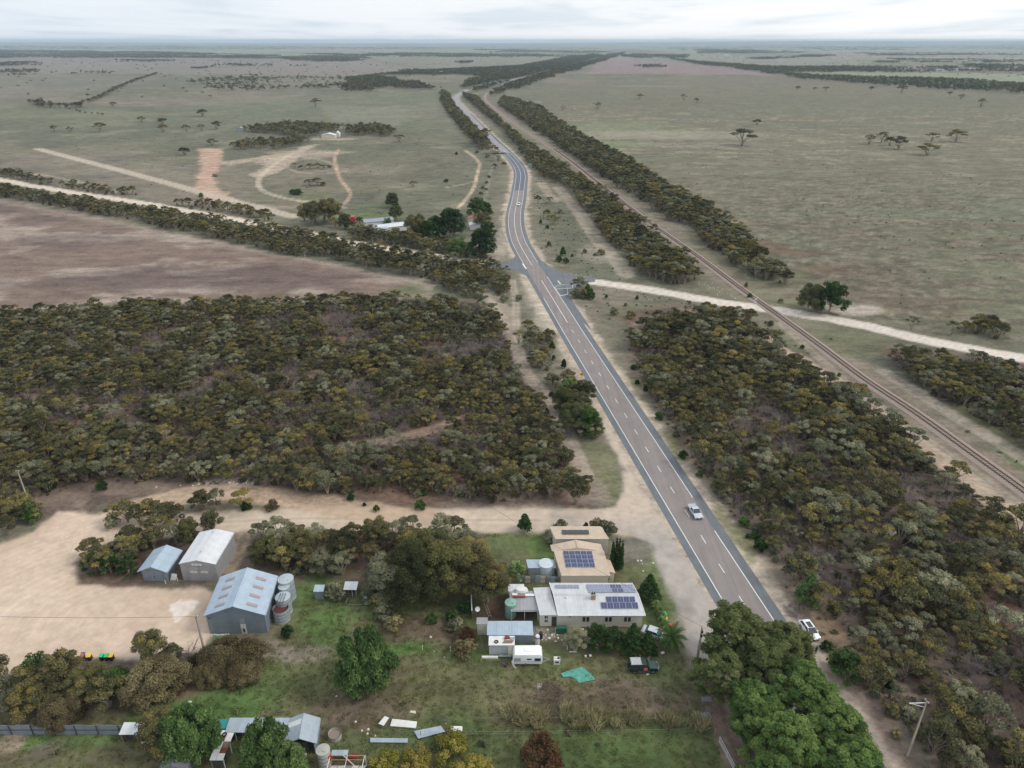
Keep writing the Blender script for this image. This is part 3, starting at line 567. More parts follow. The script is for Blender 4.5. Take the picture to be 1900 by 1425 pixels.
def poly_sheet(name, P, z, mat, parent=None):
    import bmesh
    bm = bmesh.new(); vs = [bm.verts.new((G(a, b).x, G(a, b).y, z + G(a, b).y * 2.6e-5)) for a, b in P]; bm.faces.new(vs); bmesh.ops.triangulate(bm, faces=bm.faces[:])
    bmesh.ops.recalc_face_normals(bm, faces=bm.faces[:])
    for f in bm.faces:
        if f.normal.z < 0: f.normal_flip()
    me = bpy.data.meshes.new(name); bm.to_mesh(me); bm.free(); me.materials.append(mat)
    o = link(name, me, parent)
    if not parent: tag(o, kind='structure')
    return o
poly_sheet('junction_seal', [tuple(p) for p in SEAL_L], 0.0105, M_SHLD); poly_sheet('junction_seal', SEAL_R, 0.0105, M_SHLD)
def mark(P, wd, name='junction_marking'):
    P = spline(Gn(P), 1.0) if len(P) > 2 else Gn(P)
    T, Nn = frame(P); ribbon(name, P, Nn, -wd / 2, wd / 2, 0.028, M_LINE, None, hw)
mark([(969.7, 489.5), (976.6, 499)], 0.6); mark([(1035, 521), (1040, 527)], 0.45)
mark([(1072, 530), (1056, 527.5), (1042, 528.5), (1032, 531.5), (1029.5, 534.5), (1031.5, 537), (1040, 549)], 0.16)
mark([(1031.5, 536.5), (1060, 534.5)], 0.3); mark([(1039, 549), (1053.5, 545.8)], 0.45); mark([(1053, 536), (1053, 546)], 0.14); mark([(1062, 529), (1062, 534)], .14)
# ------------------------------------------------------------------ railway
RT, RN = frame(RAIL)
RS = np.concatenate([[0], np.cumsum(np.linalg.norm(np.diff(RAIL, axis=0), axis=1))])
M_BAL = material('track_ballast', lambda k: k.princ(k.mix(lin(158, 144, 132), lin(126, 114, 104), k.ramp(k.noise(k.pos(), 3.5, 6, 0.8), [(0.4, 0.0), (0.6, 1.0)])), 0.95, 0, k.noise(k.pos(), 8, 3), 0.6, 0.05))
M_SLEEP = material('weathered_sleeper', lambda k: k.princ(k.mix(lin(118, 102, 92), lin(92, 78, 70), k.noise(k.pos(), 2.5, 3)), 0.9))
M_RAIL = material('brown_rail_steel', lambda k: k.princ(lin(92, 72, 62), 0.5, 0.5))
sel = (RAIL[:, 1] < 1500)
rw = tag(link('railway', fast_mesh('railway_bed', np.concatenate([np.column_stack([RAIL[sel] + RN[sel] * u, np.full(sel.sum(), z)]) for u, z in ((-2.4, 0.005), (-1.6, 0.20), (1.6, 0.20), (2.4, 0.005))]),
     np.array([(c * sel.sum() + i, (c + 1) * sel.sum() + i, (c + 1) * sel.sum() + i + 1, c * sel.sum() + i + 1) for c in range(3) for i in range(sel.sum() - 1)]), [M_BAL])), kind='structure')
for u in (-0.72, 0.72):
    n = sel.sum(); VV = np.concatenate([np.column_stack([RAIL[sel] + RN[sel] * (u + a), np.full(n, z)]) for a, z in ((-0.06, 0.26), (-0.05, 0.40), (0.05, 0.40), (0.06, 0.26))])
    link('rail', fast_mesh('rail', VV, np.array([(c * n + i, (c + 1) * n + i, (c + 1) * n + i + 1, c * n + i + 1) for c in range(3) for i in range(n - 1)]), [M_RAIL]), rw)
sme = fast_mesh('sleeper', box_verts(-1.2, 1.2, -0.12, 0.12, 0.12, 0.255), np.array(BOXF), [M_SLEEP])
s_near = RS[np.argmin(np.abs(RAIL[:, 1] - 165))]
cnt = 0; rest = []
ss = RS[np.argmin(np.hypot(RAIL[:, 0] - G(1960, 955).x, RAIL[:, 1] - G(1960, 955).y))]
while ss > 0:
    x, y = np.interp(ss, RS, RAIL[:, 0]), np.interp(ss, RS, RAIL[:, 1])
    if y > 700: break
    tx, ty = np.interp(ss, RS, RT[:, 0]), np.interp(ss, RS, RT[:, 1]); a = math.atan2(ty, tx) - math.pi / 2
    if cnt < 290:
        o = link('sleeper', sme, rw); o.location = (x, y, 0); o.rotation_euler = (0, 0, a)
    else: rest.append((x, y, a))
    cnt += 1; ss -= 0.75
bv = box_verts(-1.2, 1.2, -0.12, 0.12, 0.12, 0.255); VV = []; FF = []
for i, (x, y, a) in enumerate(rest):
    c, s_ = math.cos(a), math.sin(a); q = bv.copy(); q[:, 0], q[:, 1] = bv[:, 0] * c - bv[:, 1] * s_ + x, bv[:, 0] * s_ + bv[:, 1] * c + y
    VV.append(q); FF.append(np.array(BOXF) + 8 * i)
tag(link('sleepers', fast_mesh('sleepers', np.vstack(VV), np.vstack(FF), [M_SLEEP]), rw), kind='stuff')
# ------------------------------------------------------------------ vegetation: meshes
rs = np.random.RandomState(11)
M_MALLEE = leaf_mat('mallee_leaves', lin(70, 73, 54), lin(97, 95, 68), lin(142, 129, 76))
M_GREYB = leaf_mat('grey_green_leaves', lin(92, 96, 74), lin(118, 120, 96), lin(146, 144, 116))
M_PINE = leaf_mat('dark_pine_needles', lin(44, 62, 36), lin(60, 84, 46), lin(84, 108, 54))
M_ALEPPO = leaf_mat('bright_pine_needles', lin(62, 84, 47), lin(84, 107, 58), lin(116, 134, 76), 0.25)
M_ALEPPOD = leaf_mat('dull_pine_needles', lin(78, 90, 56), lin(104, 116, 70), lin(134, 138, 94), 0.25)
M_PEPPER = leaf_mat('pepper_tree_leaves', lin(74, 98, 58), lin(100, 126, 74), lin(136, 156, 100), 0.25)
M_BROWNB = leaf_mat('brown_olive_leaves', lin(92, 82, 62), lin(118, 108, 80), lin(142, 134, 98))
M_DARKT = leaf_mat('dark_eucalypt_leaves', lin(60, 66, 46), lin(80, 84, 56), lin(104, 102, 64))
M_RUST = leaf_mat('rust_red_foliage', lin(64, 42, 34), lin(82, 56, 42), lin(98, 80, 56))
M_BARK = material('mallee_bark', lambda k: k.princ(k.mix(lin(172, 158, 142), lin(120, 104, 92), k.noise(k.obj(), 2.0, 4)), 0.9))
M_DEAD = material('dead_grey_twigs', lambda k: k.princ(k.mix(lin(150, 138, 134), lin(104, 92, 90), k.N('ShaderNodeObjectInfo').outputs['Random']), 0.95))
def unit(n):
    v = rs.normal(size=(n, 3)); return v / np.linalg.norm(v, axis=1)[:, None]
def leaves(clumps, per, size, up=0.35, jit=0.75, shell=0.45, aspect=1.5, droop=0.0, tint_spread=0.16):
    """clumps: rows cx cy cz rx ry rz tint. Small kite-shaped leaf sprays scattered through each clump."""
    VV, TT = [], []
    for cx, cy, cz, rx, ry, rz, tt in clumps:
        n = max(6, int(per * (rx * ry + rx * rz + ry * rz) / 3.0))
        d = unit(n); d[:, 2] = np.where(d[:, 2] < 0, np.where(rs.rand(n) < up + 0.3, np.abs(d[:, 2]), d[:, 2] * 0.7), d[:, 2])
        r = (shell + (1 - shell) * rs.rand(n) ** 0.6)[:, None] * (0.88 + 0.24 * rs.rand(n))[:, None]
        c = np.array([cx, cy, cz]) + d * r * np.array([rx, ry, rz])
        nrm = d / np.array([rx, ry, rz]) * min(rx, rz) + unit(n) * jit + np.array([0, 0, up * 0.8])
        nrm /= np.linalg.norm(nrm, axis=1)[:, None]
        a = np.cross(nrm, unit(n)); a /= np.linalg.norm(a, axis=1)[:, None] + 1e-9
        if droop:
            a = a * (1 - droop) + np.array([0, 0, -1.0]) * droop; a /= np.linalg.norm(a, axis=1)[:, None]
            nrm = np.cross(a, np.cross(nrm, a)); nrm /= np.linalg.norm(nrm, axis=1)[:, None] + 1e-9
        b = np.cross(nrm, a)
        s = (size * (0.6 + 0.8 * rs.rand(n)))[:, None]
        VV.append(np.stack([c - a * s * aspect * 0.5, c + b * s * 0.42 - a * s * .08, c + a * s * aspect * 0.5 + nrm * s * 0.08, c - b * s * 0.42 - a * s * .08], 1))
        TT.append(np.clip(tt + tint_spread * rs.normal(size=n), 0, 1))
    return np.concatenate(VV), np.concatenate(TT)
def leaf_object_mesh(name, V_, T_, mat, extra=None):
    n = len(V_); v = V_.reshape(-1, 3); f = np.arange(4 * n).reshape(-1, 4)
    mats = [mat]; mi = np.zeros(n, int); t = T_
    if extra is not None:
        ev, ef, em = extra; f = np.vstack([f, ef + len(v)]); v = np.vstack([v, ev]); mats.append(em); mi = np.concatenate([mi, np.ones(len(ef), int)]); t = np.concatenate([t, np.full(len(ef), .5)])
    me = fast_mesh(name, v, f, mats, mi)
    at = me.attributes.new('tint', 'FLOAT', 'FACE'); at.data.foreach_set('value', t.astype(np.float32))
    return me
def limbs(segs, sides=4):
    """tapered limbs: list of (p0, p1, r0, r1)"""
    VV, FF = [], []; o = 0
    for p0, p1, r0, r1 in segs:
        p0 = np.array(p0, float); p1 = np.array(p1, float); d = p1 - p0; d /= np.linalg.norm(d) + 1e-9
        a = np.cross(d, [0.3, 0.8, 0.52]); a /= np.linalg.norm(a); b = np.cross(d, a)
        th = np.arange(sides) * 2 * math.pi / sides
        ring = np.cos(th)[:, None] * a + np.sin(th)[:, None] * b
        VV.append(np.vstack([p0 + ring * r0, p1 + ring * r1]))
        for i in range(sides):
            j = (i + 1) % sides; FF.append((o + i, o + j, o + sides + j, o + sides + i))
        o += 2 * sides
    return np.vstack(VV), np.array(FF)
def bend(p0, p1, r0, r1, n=3, wob=0.12):
    p0 = np.array(p0, float); p1 = np.array(p1, float); out = []; last = p0; ln = np.linalg.norm(p1 - p0)
    for i in range(1, n + 1):
        t = i / n; q = p0 + (p1 - p0) * t + (rs.normal(size=3) * wob * ln * (1 if i < n else 0)) * 0.5
        q[2] += ln * 0.06 * math.sin(t * math.pi)
        out.append((last, q, r0 + (r1 - r0) * (i - 1) / n, r0 + (r1 - r0) * t)); last = q
    return out
def mallee(hgt, rad, nc, per=150, size=0.30, stems=4, flat=0.5, spread=1.0):
    cl = []
    ga = rs.rand() * 6.28
    for i in range(nc):
        q = math.sqrt((i + 0.4) / nc); th = i * 2.4 + ga + rs.normal() * 0.25
        r = rad * (q * 0.86 + rs.normal() * 0.05) * spread
        rr = rad * (0.26 + 0.14 * rs.rand()) * (1.18 - 0.35 * q)
        z = hgt - rr * flat - (q ** 2) * hgt * (0.26 + 0.12 * rs.rand()) - rs.rand() * 0.18 * hgt
        cl.append((r * math.cos(th), r * math.sin(th), z, rr, rr * (0.8 + .4 * rs.rand()), rr * flat * (0.8 + .5 * rs.rand()), np.clip(0.45 + rs.normal() * 0.19, 0, 1)))
    segs = []
    ends = rs.permutation(nc)[:min(nc, stems + 3)]
    for k, e in enumerate(ends):
        b = np.array([rs.normal() * 0.12, rs.normal() * 0.12, 0]); c = np.array(cl[e][:3])
        mid = b + (c - b) * 0.5 + np.array([-c[0], -c[1], 0]) * 0.12
        segs += bend(b, mid, 0.12, 0.085, 2) + bend(mid, c, 0.08, 0.035, 2)
    return cl, segs
def two(name, cl, segs, mat, per, size, **kw):
    V_, T_ = leaves(cl, per, size, **kw)
    crown = leaf_object_mesh(name + '_crown', V_, T_, mat)
    tv, tf = limbs(segs)
    trunk = fast_mesh(name + '_trunk', tv, tf, [M_BARK])
    both = leaf_object_mesh(name + '_whole', V_, T_, mat, (tv, tf, M_BARK))
    return crown, trunk, both
PROTO = {}
PROTO['mallee_tree'] = []
for i in range(12):
    m = [M_MALLEE, M_MALLEE, M_GREYB, M_MALLEE][i % 4]
    cl, sg = mallee(5.2 + rs.rand() * 1.4, 2.5 + rs.rand() * 0.7, 6 + rs.randint(13), flat=0.42 + 0.25 * rs.rand())
    PROTO['mallee_tree'].append(two('mallee', cl, sg, m, 280, 0.245, up=0.4, jit=0.6))
def bush(rad, hgt, nc, mat, per, size, conic=0.0, **kw):
    cl = [(0, 0, hgt * 0.42, rad * 0.6, rad * 0.6, hgt * 0.42, 0.3)]
    for i in range(nc):
        q = (i + 0.5) / nc; z = hgt * (0.16 + 0.72 * q); th = i * 2.4 + rs.normal() * 0.3
        env = math.sqrt(max(0.05, 1 - (q * 0.95) ** 2)) if not conic else (1.03 - q) ** 0.75
        r = rad * env * 0.66; rr = rad * (0.34 if not conic else 0.16 + 0.26 * (1 - q)) * (0.8 + 0.5 * rs.rand())
        cl.append((r * math.cos(th), r * math.sin(th), z, rr, rr, rr * (0.8 if not conic else 1.1), np.clip(0.5 + rs.normal() * 0.2, 0, 1)))
    sg = bend((0, 0, 0), (0, 0, hgt * 0.75), 0.09 * hgt / 3, 0.02, 2) + [((0, 0, .1), (rad * .4, .1, hgt * .5), .05, .02), ((0, 0, .1), (-rad * .3, .3, hgt * .5), .05, .02)]
    return two('bush', cl, sg, mat, per, size, **kw)
PROTO['saltbush_shrub'] = [bush(1.2 + .35 * rs.rand(), 1.7 + .8 * rs.rand(), 9 + rs.randint(4), [M_GREYB, M_GREYB, M_BROWNB, M_MALLEE][i % 4], 300, 0.22, jit=0.6) for i in range(8)]
PROTO['native_pine'] = [bush(1.15, 2.8 + 0.8 * rs.rand(), 16, M_PINE, 420, 0.22, conic=1.0, jit=0.6) for i in range(4)] + [bush(1.25, 2.0, 12, M_PINE, 420, 0.2, jit=0.6) for i in range(2)]
def dead(rad, hgt, n):
    segs = []
    for i in range(n):
        th = rs.rand() * 6.28; el = 0.35 + 0.85 * rs.rand(); ln = hgt * (0.7 + 0.4 * rs.rand())
        d = np.array([math.cos(th) * math.cos(el), math.sin(th) * math.cos(el), math.sin(el)])
        p = d * ln * 0.5 + rs.normal(size=3) * 0.1; segs.append(((0, 0, 0), p, 0.05, 0.035))
        for j in range(5):
            q = p + d * ln * 0.3 + rs.normal(size=3) * ln * 0.16; q[2] = max(q[2], .2); segs.append((p, q, 0.03, 0.018))
            for k in range(4):
                t = q + d * ln * 0.12 + rs.normal(size=3) * ln * 0.13; segs.append((q, t, 0.016, 0.007))
    v, f = limbs(segs, 3); return v, f
PROTO['dead_shrub'] = []
for i in range(5):
    v, f = dead(1.5, 2.6 + rs.rand(), 9 + i)
    me = fast_mesh('dead_twigs', v, f, [M_DEAD]); PROTO['dead_shrub'].append((me, None, me))
# low ground cover and far, coarser crowns
LOW = [bush(0.55, 0.55, 5, [M_GREYB, M_BROWNB, M_MALLEE][i % 3], 260, 0.2)[2] for i in range(5)]
FARM = []
for i in range(6):
    cl, sg = mallee(5.6 + rs.rand(), 3.2, 7, flat=0.6); V_, T_ = leaves(cl, 26, 0.85, up=0.4, jit=0.5)
    tv, tf = limbs(sg[:4]); FARM.append(leaf_object_mesh('far_crown', V_, T_, [M_DARKT, M_MALLEE, M_DARKT][i % 3], (tv, tf, M_BARK)))
# ------------------------------------------------------------------ vegetation: where it grows
def clear_of_roads(X, Y, hw_m=9.5, rail_m=6.5, tr=0.5):
    ok = (dist_line(X, Y, HWY[::2]) > hw_m) & (dist_line(X, Y, RAIL[::2]) > rail_m)
    for nm, P, wd, col, s in TRACKS:
        if s < 0.45: continue
        ok &= dist_line(X, Y, spline(Gn(P), 12)) > wd * 0.5 + (tr if nm else tr * 0.4)
    for P in (YARD, APRON): ok &= sdist(X, Y, Gn(P)) < -0.8
    return ok
def scatter(P, step, keep=1.0, gap=None, seed=0, edge=0.0):
    P = Gn(P); x0, y0 = P.min(0); x1, y1 = P.max(0); r = np.random.RandomState(seed)
    gx, gy_ = np.meshgrid(np.arange(x0, x1, step), np.arange(y0, y1, step * 0.9))
    gx = gx + (np.arange(gx.shape[0]) % 2)[:, None] * step * 0.5
    X = (gx + r.uniform(-.42, .42, gx.shape) * step).ravel(); Y = (gy_ + r.uniform(-.42, .42, gx.shape) * step).ravel()
    w_ = min(14, 0.25 * min(x1 - x0, y1 - y0) + 2); m = inside(X + (fbm(X, Y, 14, 3, 8) - .5) * w_ * .7, Y + (fbm(X, Y, 14, 3, 18) - .5) * w_ * .7, P) & (r.rand(len(X)) < keep)
    if gap: m &= fbm(X, Y, gap[0], 3, 77 + seed) > gap[1]
    X, Y = X[m], Y[m]
    m = clear_of_roads(X, Y); return X[m], Y[m]
PLACE = {k: [] for k in ('mallee_tree', 'saltbush_shrub', 'native_pine', 'dead_shrub')}; LOWP = []; FARP = []
prs = np.random.RandomState(5)
def plant(kind, X, Y, smin, smax, region):
    n = len(PROTO[kind])
    for x, y in zip(X, Y):
        s = smin + (smax - smin) * prs.rand() ** 1.6
        PLACE[kind].append((float(x), float(y), s, prs.rand() * 6.283, prs.randint(n), region))
SCRUB = [  # polygon in pixels, region phrase, mallee spacing, size range, gap
 ([(-120, 605), (0, 590), (200, 575), (400, 568), (640, 562), (800, 560), (900, 566), (945, 610), (962, 660), (985, 720), (1030, 780), (1070, 860), (1090, 915), (1020, 925), (900, 925), (760, 918), (640, 912), (560, 908), (420, 902), (330, 890), (240, 900), (160, 905), (60, 930), (-120, 950)], 'in the dense scrub block left of the highway', 3.3, (0.50, 1.04), (15, 0.32)),
 ([(1168, 640), (1225, 600), (1290, 580), (1360, 585), (1420, 625), (1480, 690), (1572, 742), (1690, 805), (1775, 868), (1855, 930), (1940, 1000), (2050, 1110), (2050, 1500), (1740, 1500), (1690, 1400), (1640, 1330), (1620, 1240), (1570, 1170), (1500, 1120), (1420, 1040), (1350, 960), (1290, 880), (1235, 800), (1190, 730)], 'in the scrub between the highway and the railway', 3.5, (0.55, 1.28), (15, 0.315)),
 ([(1650, 662), (1740, 672), (1900, 698), (2060, 725), (2060, 935), (1900, 838), (1830, 800), (1740, 738), (1680, 700)], 'in the scrub right of the railway', 3.4, (0.65, 1.1), (22, 0.28)),
 ([(1745, 618), (1800, 603), (1850, 610), (1890, 634), (1850, 630)], 'by the gravel road right of the railway', 4.3, (0.6, 1.0), None),
 ([(-120, 335), (0, 352), (130, 372), (280, 393), (430, 416), (560, 436), (700, 460), (850, 490), (935, 505), (947, 540), (920, 552), (850, 550), (800, 522), (740, 508), (640, 488), (520, 468), (420, 445), (300, 424), (180, 398), (0, 366), (-120, 350)], 'in the belt between the fallow field and the dirt road', 3.9, (0.68, 1.1), None),
 ([(-120, 300), (0, 316), (90, 338), (200, 352), (290, 372), (200, 362), (100, 345), (-120, 318)], 'in the far belt beside the dirt road', 5.2, (0.7, 1.0), (18, 0.42)),
 ([(300, 380), (400, 385), (500, 402), (520, 414), (440, 398), (330, 388)], 'in the far belt beside the dirt road', 4.5, (0.7, 1.0), None),
 ([(640, 425), (700, 436), (790, 448), (905, 474), (905, 486), (780, 470), (640, 447)], 'beside the dirt road near the junction', 3.6, (0.7, 1.1), None),
 ([(858, 176), (880, 196), (930, 240), (975, 290), (1008, 330), (1045, 345), (1085, 392), (1120, 435), (1165, 482), (1190, 515), (1230, 528), (1285, 528), (1296, 505), (1240, 468), (1185, 420), (1130, 372), (1065, 325), (985, 277), (935, 235), (900, 200), (885, 183)], 'in the strip between the highway and the railway', 4.2, (0.85, 1.35), None),
 ([(935, 182), (1000, 200), (1055, 243), (1128, 283), (1205, 330), (1266, 368), (1335, 405), (1382, 438), (1408, 478), (1450, 510), (1465, 535), (1410, 522), (1370, 500), (1330, 470), (1280, 430), (1215, 390), (1120, 330), (1040, 275), (970, 226), (925, 196)], 'in the strip right of the railway', 4.2, (0.85, 1.4), None),
 ([(820, 170), (842, 182), (864, 212), (888, 240), (910, 268), (898, 280), (862, 247), (834, 214), (818, 186)], 'in the strip left of the far highway', 4.4, (0.85, 1.3), None),
 ([(968, 612), (1020, 612), (1035, 640), (1020, 690), (985, 690), (972, 650)], 'in the small clump beside the highway', 4.0, (0.55, .85), None),
 ([(1025, 722), (1075, 706), (1098, 750), (1122, 795), (1105, 820), (1065, 812), (1040, 785)], 'in the green thicket beside the highway', 3.2, (0.75, 1.0), None),
 ([(160, 1035), (235, 1006), (330, 990), (420, 986), (425, 1000), (350, 1012), (300, 1015), (262, 1045), (255, 1066), (175, 1070), (152, 1052)], 'behind the small grey shed', 2.7, (0.6, .95), None),
 ([(210, 950), (300, 935), (340, 940), (400, 935), (420, 950), (330, 962), (210, 975)], 'on the island between the two dirt tracks', 5.2, (0.7, .95), None),
 ([(470, 1010), (560, 990), (700, 985), (820, 990), (880, 1000), (930, 1040), (900, 1075), (840, 1060), (760, 1060), (700, 1075), (640, 1065), (560, 1060), (470, 1050)], 'in the thicket behind the big shed', 4.0, (0.8, 1.15), None),
 ([(-60, 930), (60, 935), (75, 965), (20, 975), (-60, 985)], 'beside the dirt road at the left edge', 3.2, (0.75, 1.15), None),
 ([(-60, 1010), (20, 985), (40, 1020), (-10, 1050), (-60, 1060)], 'beside the dirt road at the left edge', 3.2, (0.65, 1.05), None),
 ([(20, 1280), (110, 1268), (150, 1300), (225, 1295), (262, 1252), (330, 1215), (365, 1225), (370, 1275), (300, 1305), (160, 1325), (20, 1330)], 'between the sand yard and the iron fence', 3.7, (0.7, 1.05), None),
 ([(350, 180), (355, 182), (640, 132), (850, 132), (1000, 128), (1050, 118), (1090, 112), (1080, 122), (1040, 135), (1000, 150), (930, 168), (880, 170), (800, 168), (700, 166), (640, 172), (600, 165), (690, 150)], 'in the far scrub below the horizon', 1e9, (1, 1), None),
]
for k, (P, reg, stp, (a, b), gap) in enumerate(SCRUB[:-1]):
    X, Y = scatter(P, stp, 0.95, gap, k)
    plant('mallee_tree', X, Y, a, b, reg)
    near = k in (0, 1, 2, 13, 15, 18)
    X, Y = scatter(P, stp * 1.0, 0.62 if near else 0.35, None, 40 + k); plant('saltbush_shrub', X, Y, 0.6, 1.15, reg)
    X, Y = scatter(P, stp * 1.6, 0.55 if near else 0.08, None, 80 + k); plant('dead_shrub', X, Y, 0.6, 1.05, reg)
    X, Y = scatter(P, stp * 3.4, 0.22 if k in (0, 1, 4, 12) else 0.05, None, 120 + k); plant('native_pine', X, Y, 0.5, 1.0, reg)
    if near and gap:      # thickets of dead shrubs where the trees thin out
        X, Y = scatter(P, 2.6, 0.8, None, 240 + k); m = fbm(X, Y, gap[0], 3, 77 + k) < gap[1] + .03; m &= fbm(X, Y, 9, 2, 5) > .36; plant('dead_shrub', X[m], Y[m], 0.5, 0.95, reg)
    if near:
        X, Y = scatter(P, 1.7, 0.6, None, 160 + k); LOWP += [(x, y) for x, y in zip(X, Y)]
X, Y = scatter([(1165, 620), (1450, 600), (1750, 800), (2000, 1050), (2000, 1500), (1640, 1500), (1560, 1250), (1440, 1090), (1290, 890)], 3.0, 0.35, None, 300); LOWP += list(zip(X, Y))
# grassy paddock tussocks on the right and along the verges
X, Y = scatter([(1000, 300), (1350, 400), (1500, 545), (1900, 640), (1900, 330), (1500, 280), (1100, 250)], 6, 0.14, (40, 0.45), 301); LOWP += list(zip(X, Y))
X, Y = scatter([(1120, 530), (1300, 560), (1480, 590), (1640, 690), (1900, 870), (1900, 900), (1650, 740), (1450, 620), (1380, 570), (1200, 580), (1130, 600), (1080, 560)], 3.6, 0.35, None, 302); LOWP += list(zip(X, Y))
X, Y = scatter([(960, 330), (1000, 330), (1150, 480), (1180, 530), (1100, 510), (1010, 480), (985, 420)], 4.6, 0.4, None, 303); LOWP += list(zip(X, Y))
X, Y = scatter([(100, 250), (800, 250), (900, 300), (880, 400), (700, 400), (300, 350), (60, 290)], 11, 0.22, None, 304); LOWP += list(zip(X, Y))
X, Y = scatter([(-100, 1500), (-100, 1360), (420, 1370), (420, 1330), (640, 1290), (700, 1100), (900, 1130), (880, 1230), (1250, 1250), (1380, 1500)], 3.4, 0.05, None, 305); LOWP += list(zip(X, Y))
X, Y = scatter([(1130, 545), (1300, 565), (1450, 600), (1640, 700), (1900, 880), (1900, 905), (1650, 745), (1450, 622), (1380, 575), (1200, 585), (1130, 600)], 7, 0.4, None, 306); plant('saltbush_shrub', X, Y, .45, .95, 'in the open strip along the railway')
X, Y = scatter([(1640, 650), (1800, 770), (1900, 840), (1900, 800), (1760, 730), (1650, 640)], 5, 0.5, None, 307); plant('saltbush_shrub', X, Y, .5, 1.1, 'in the open strip along the railway')
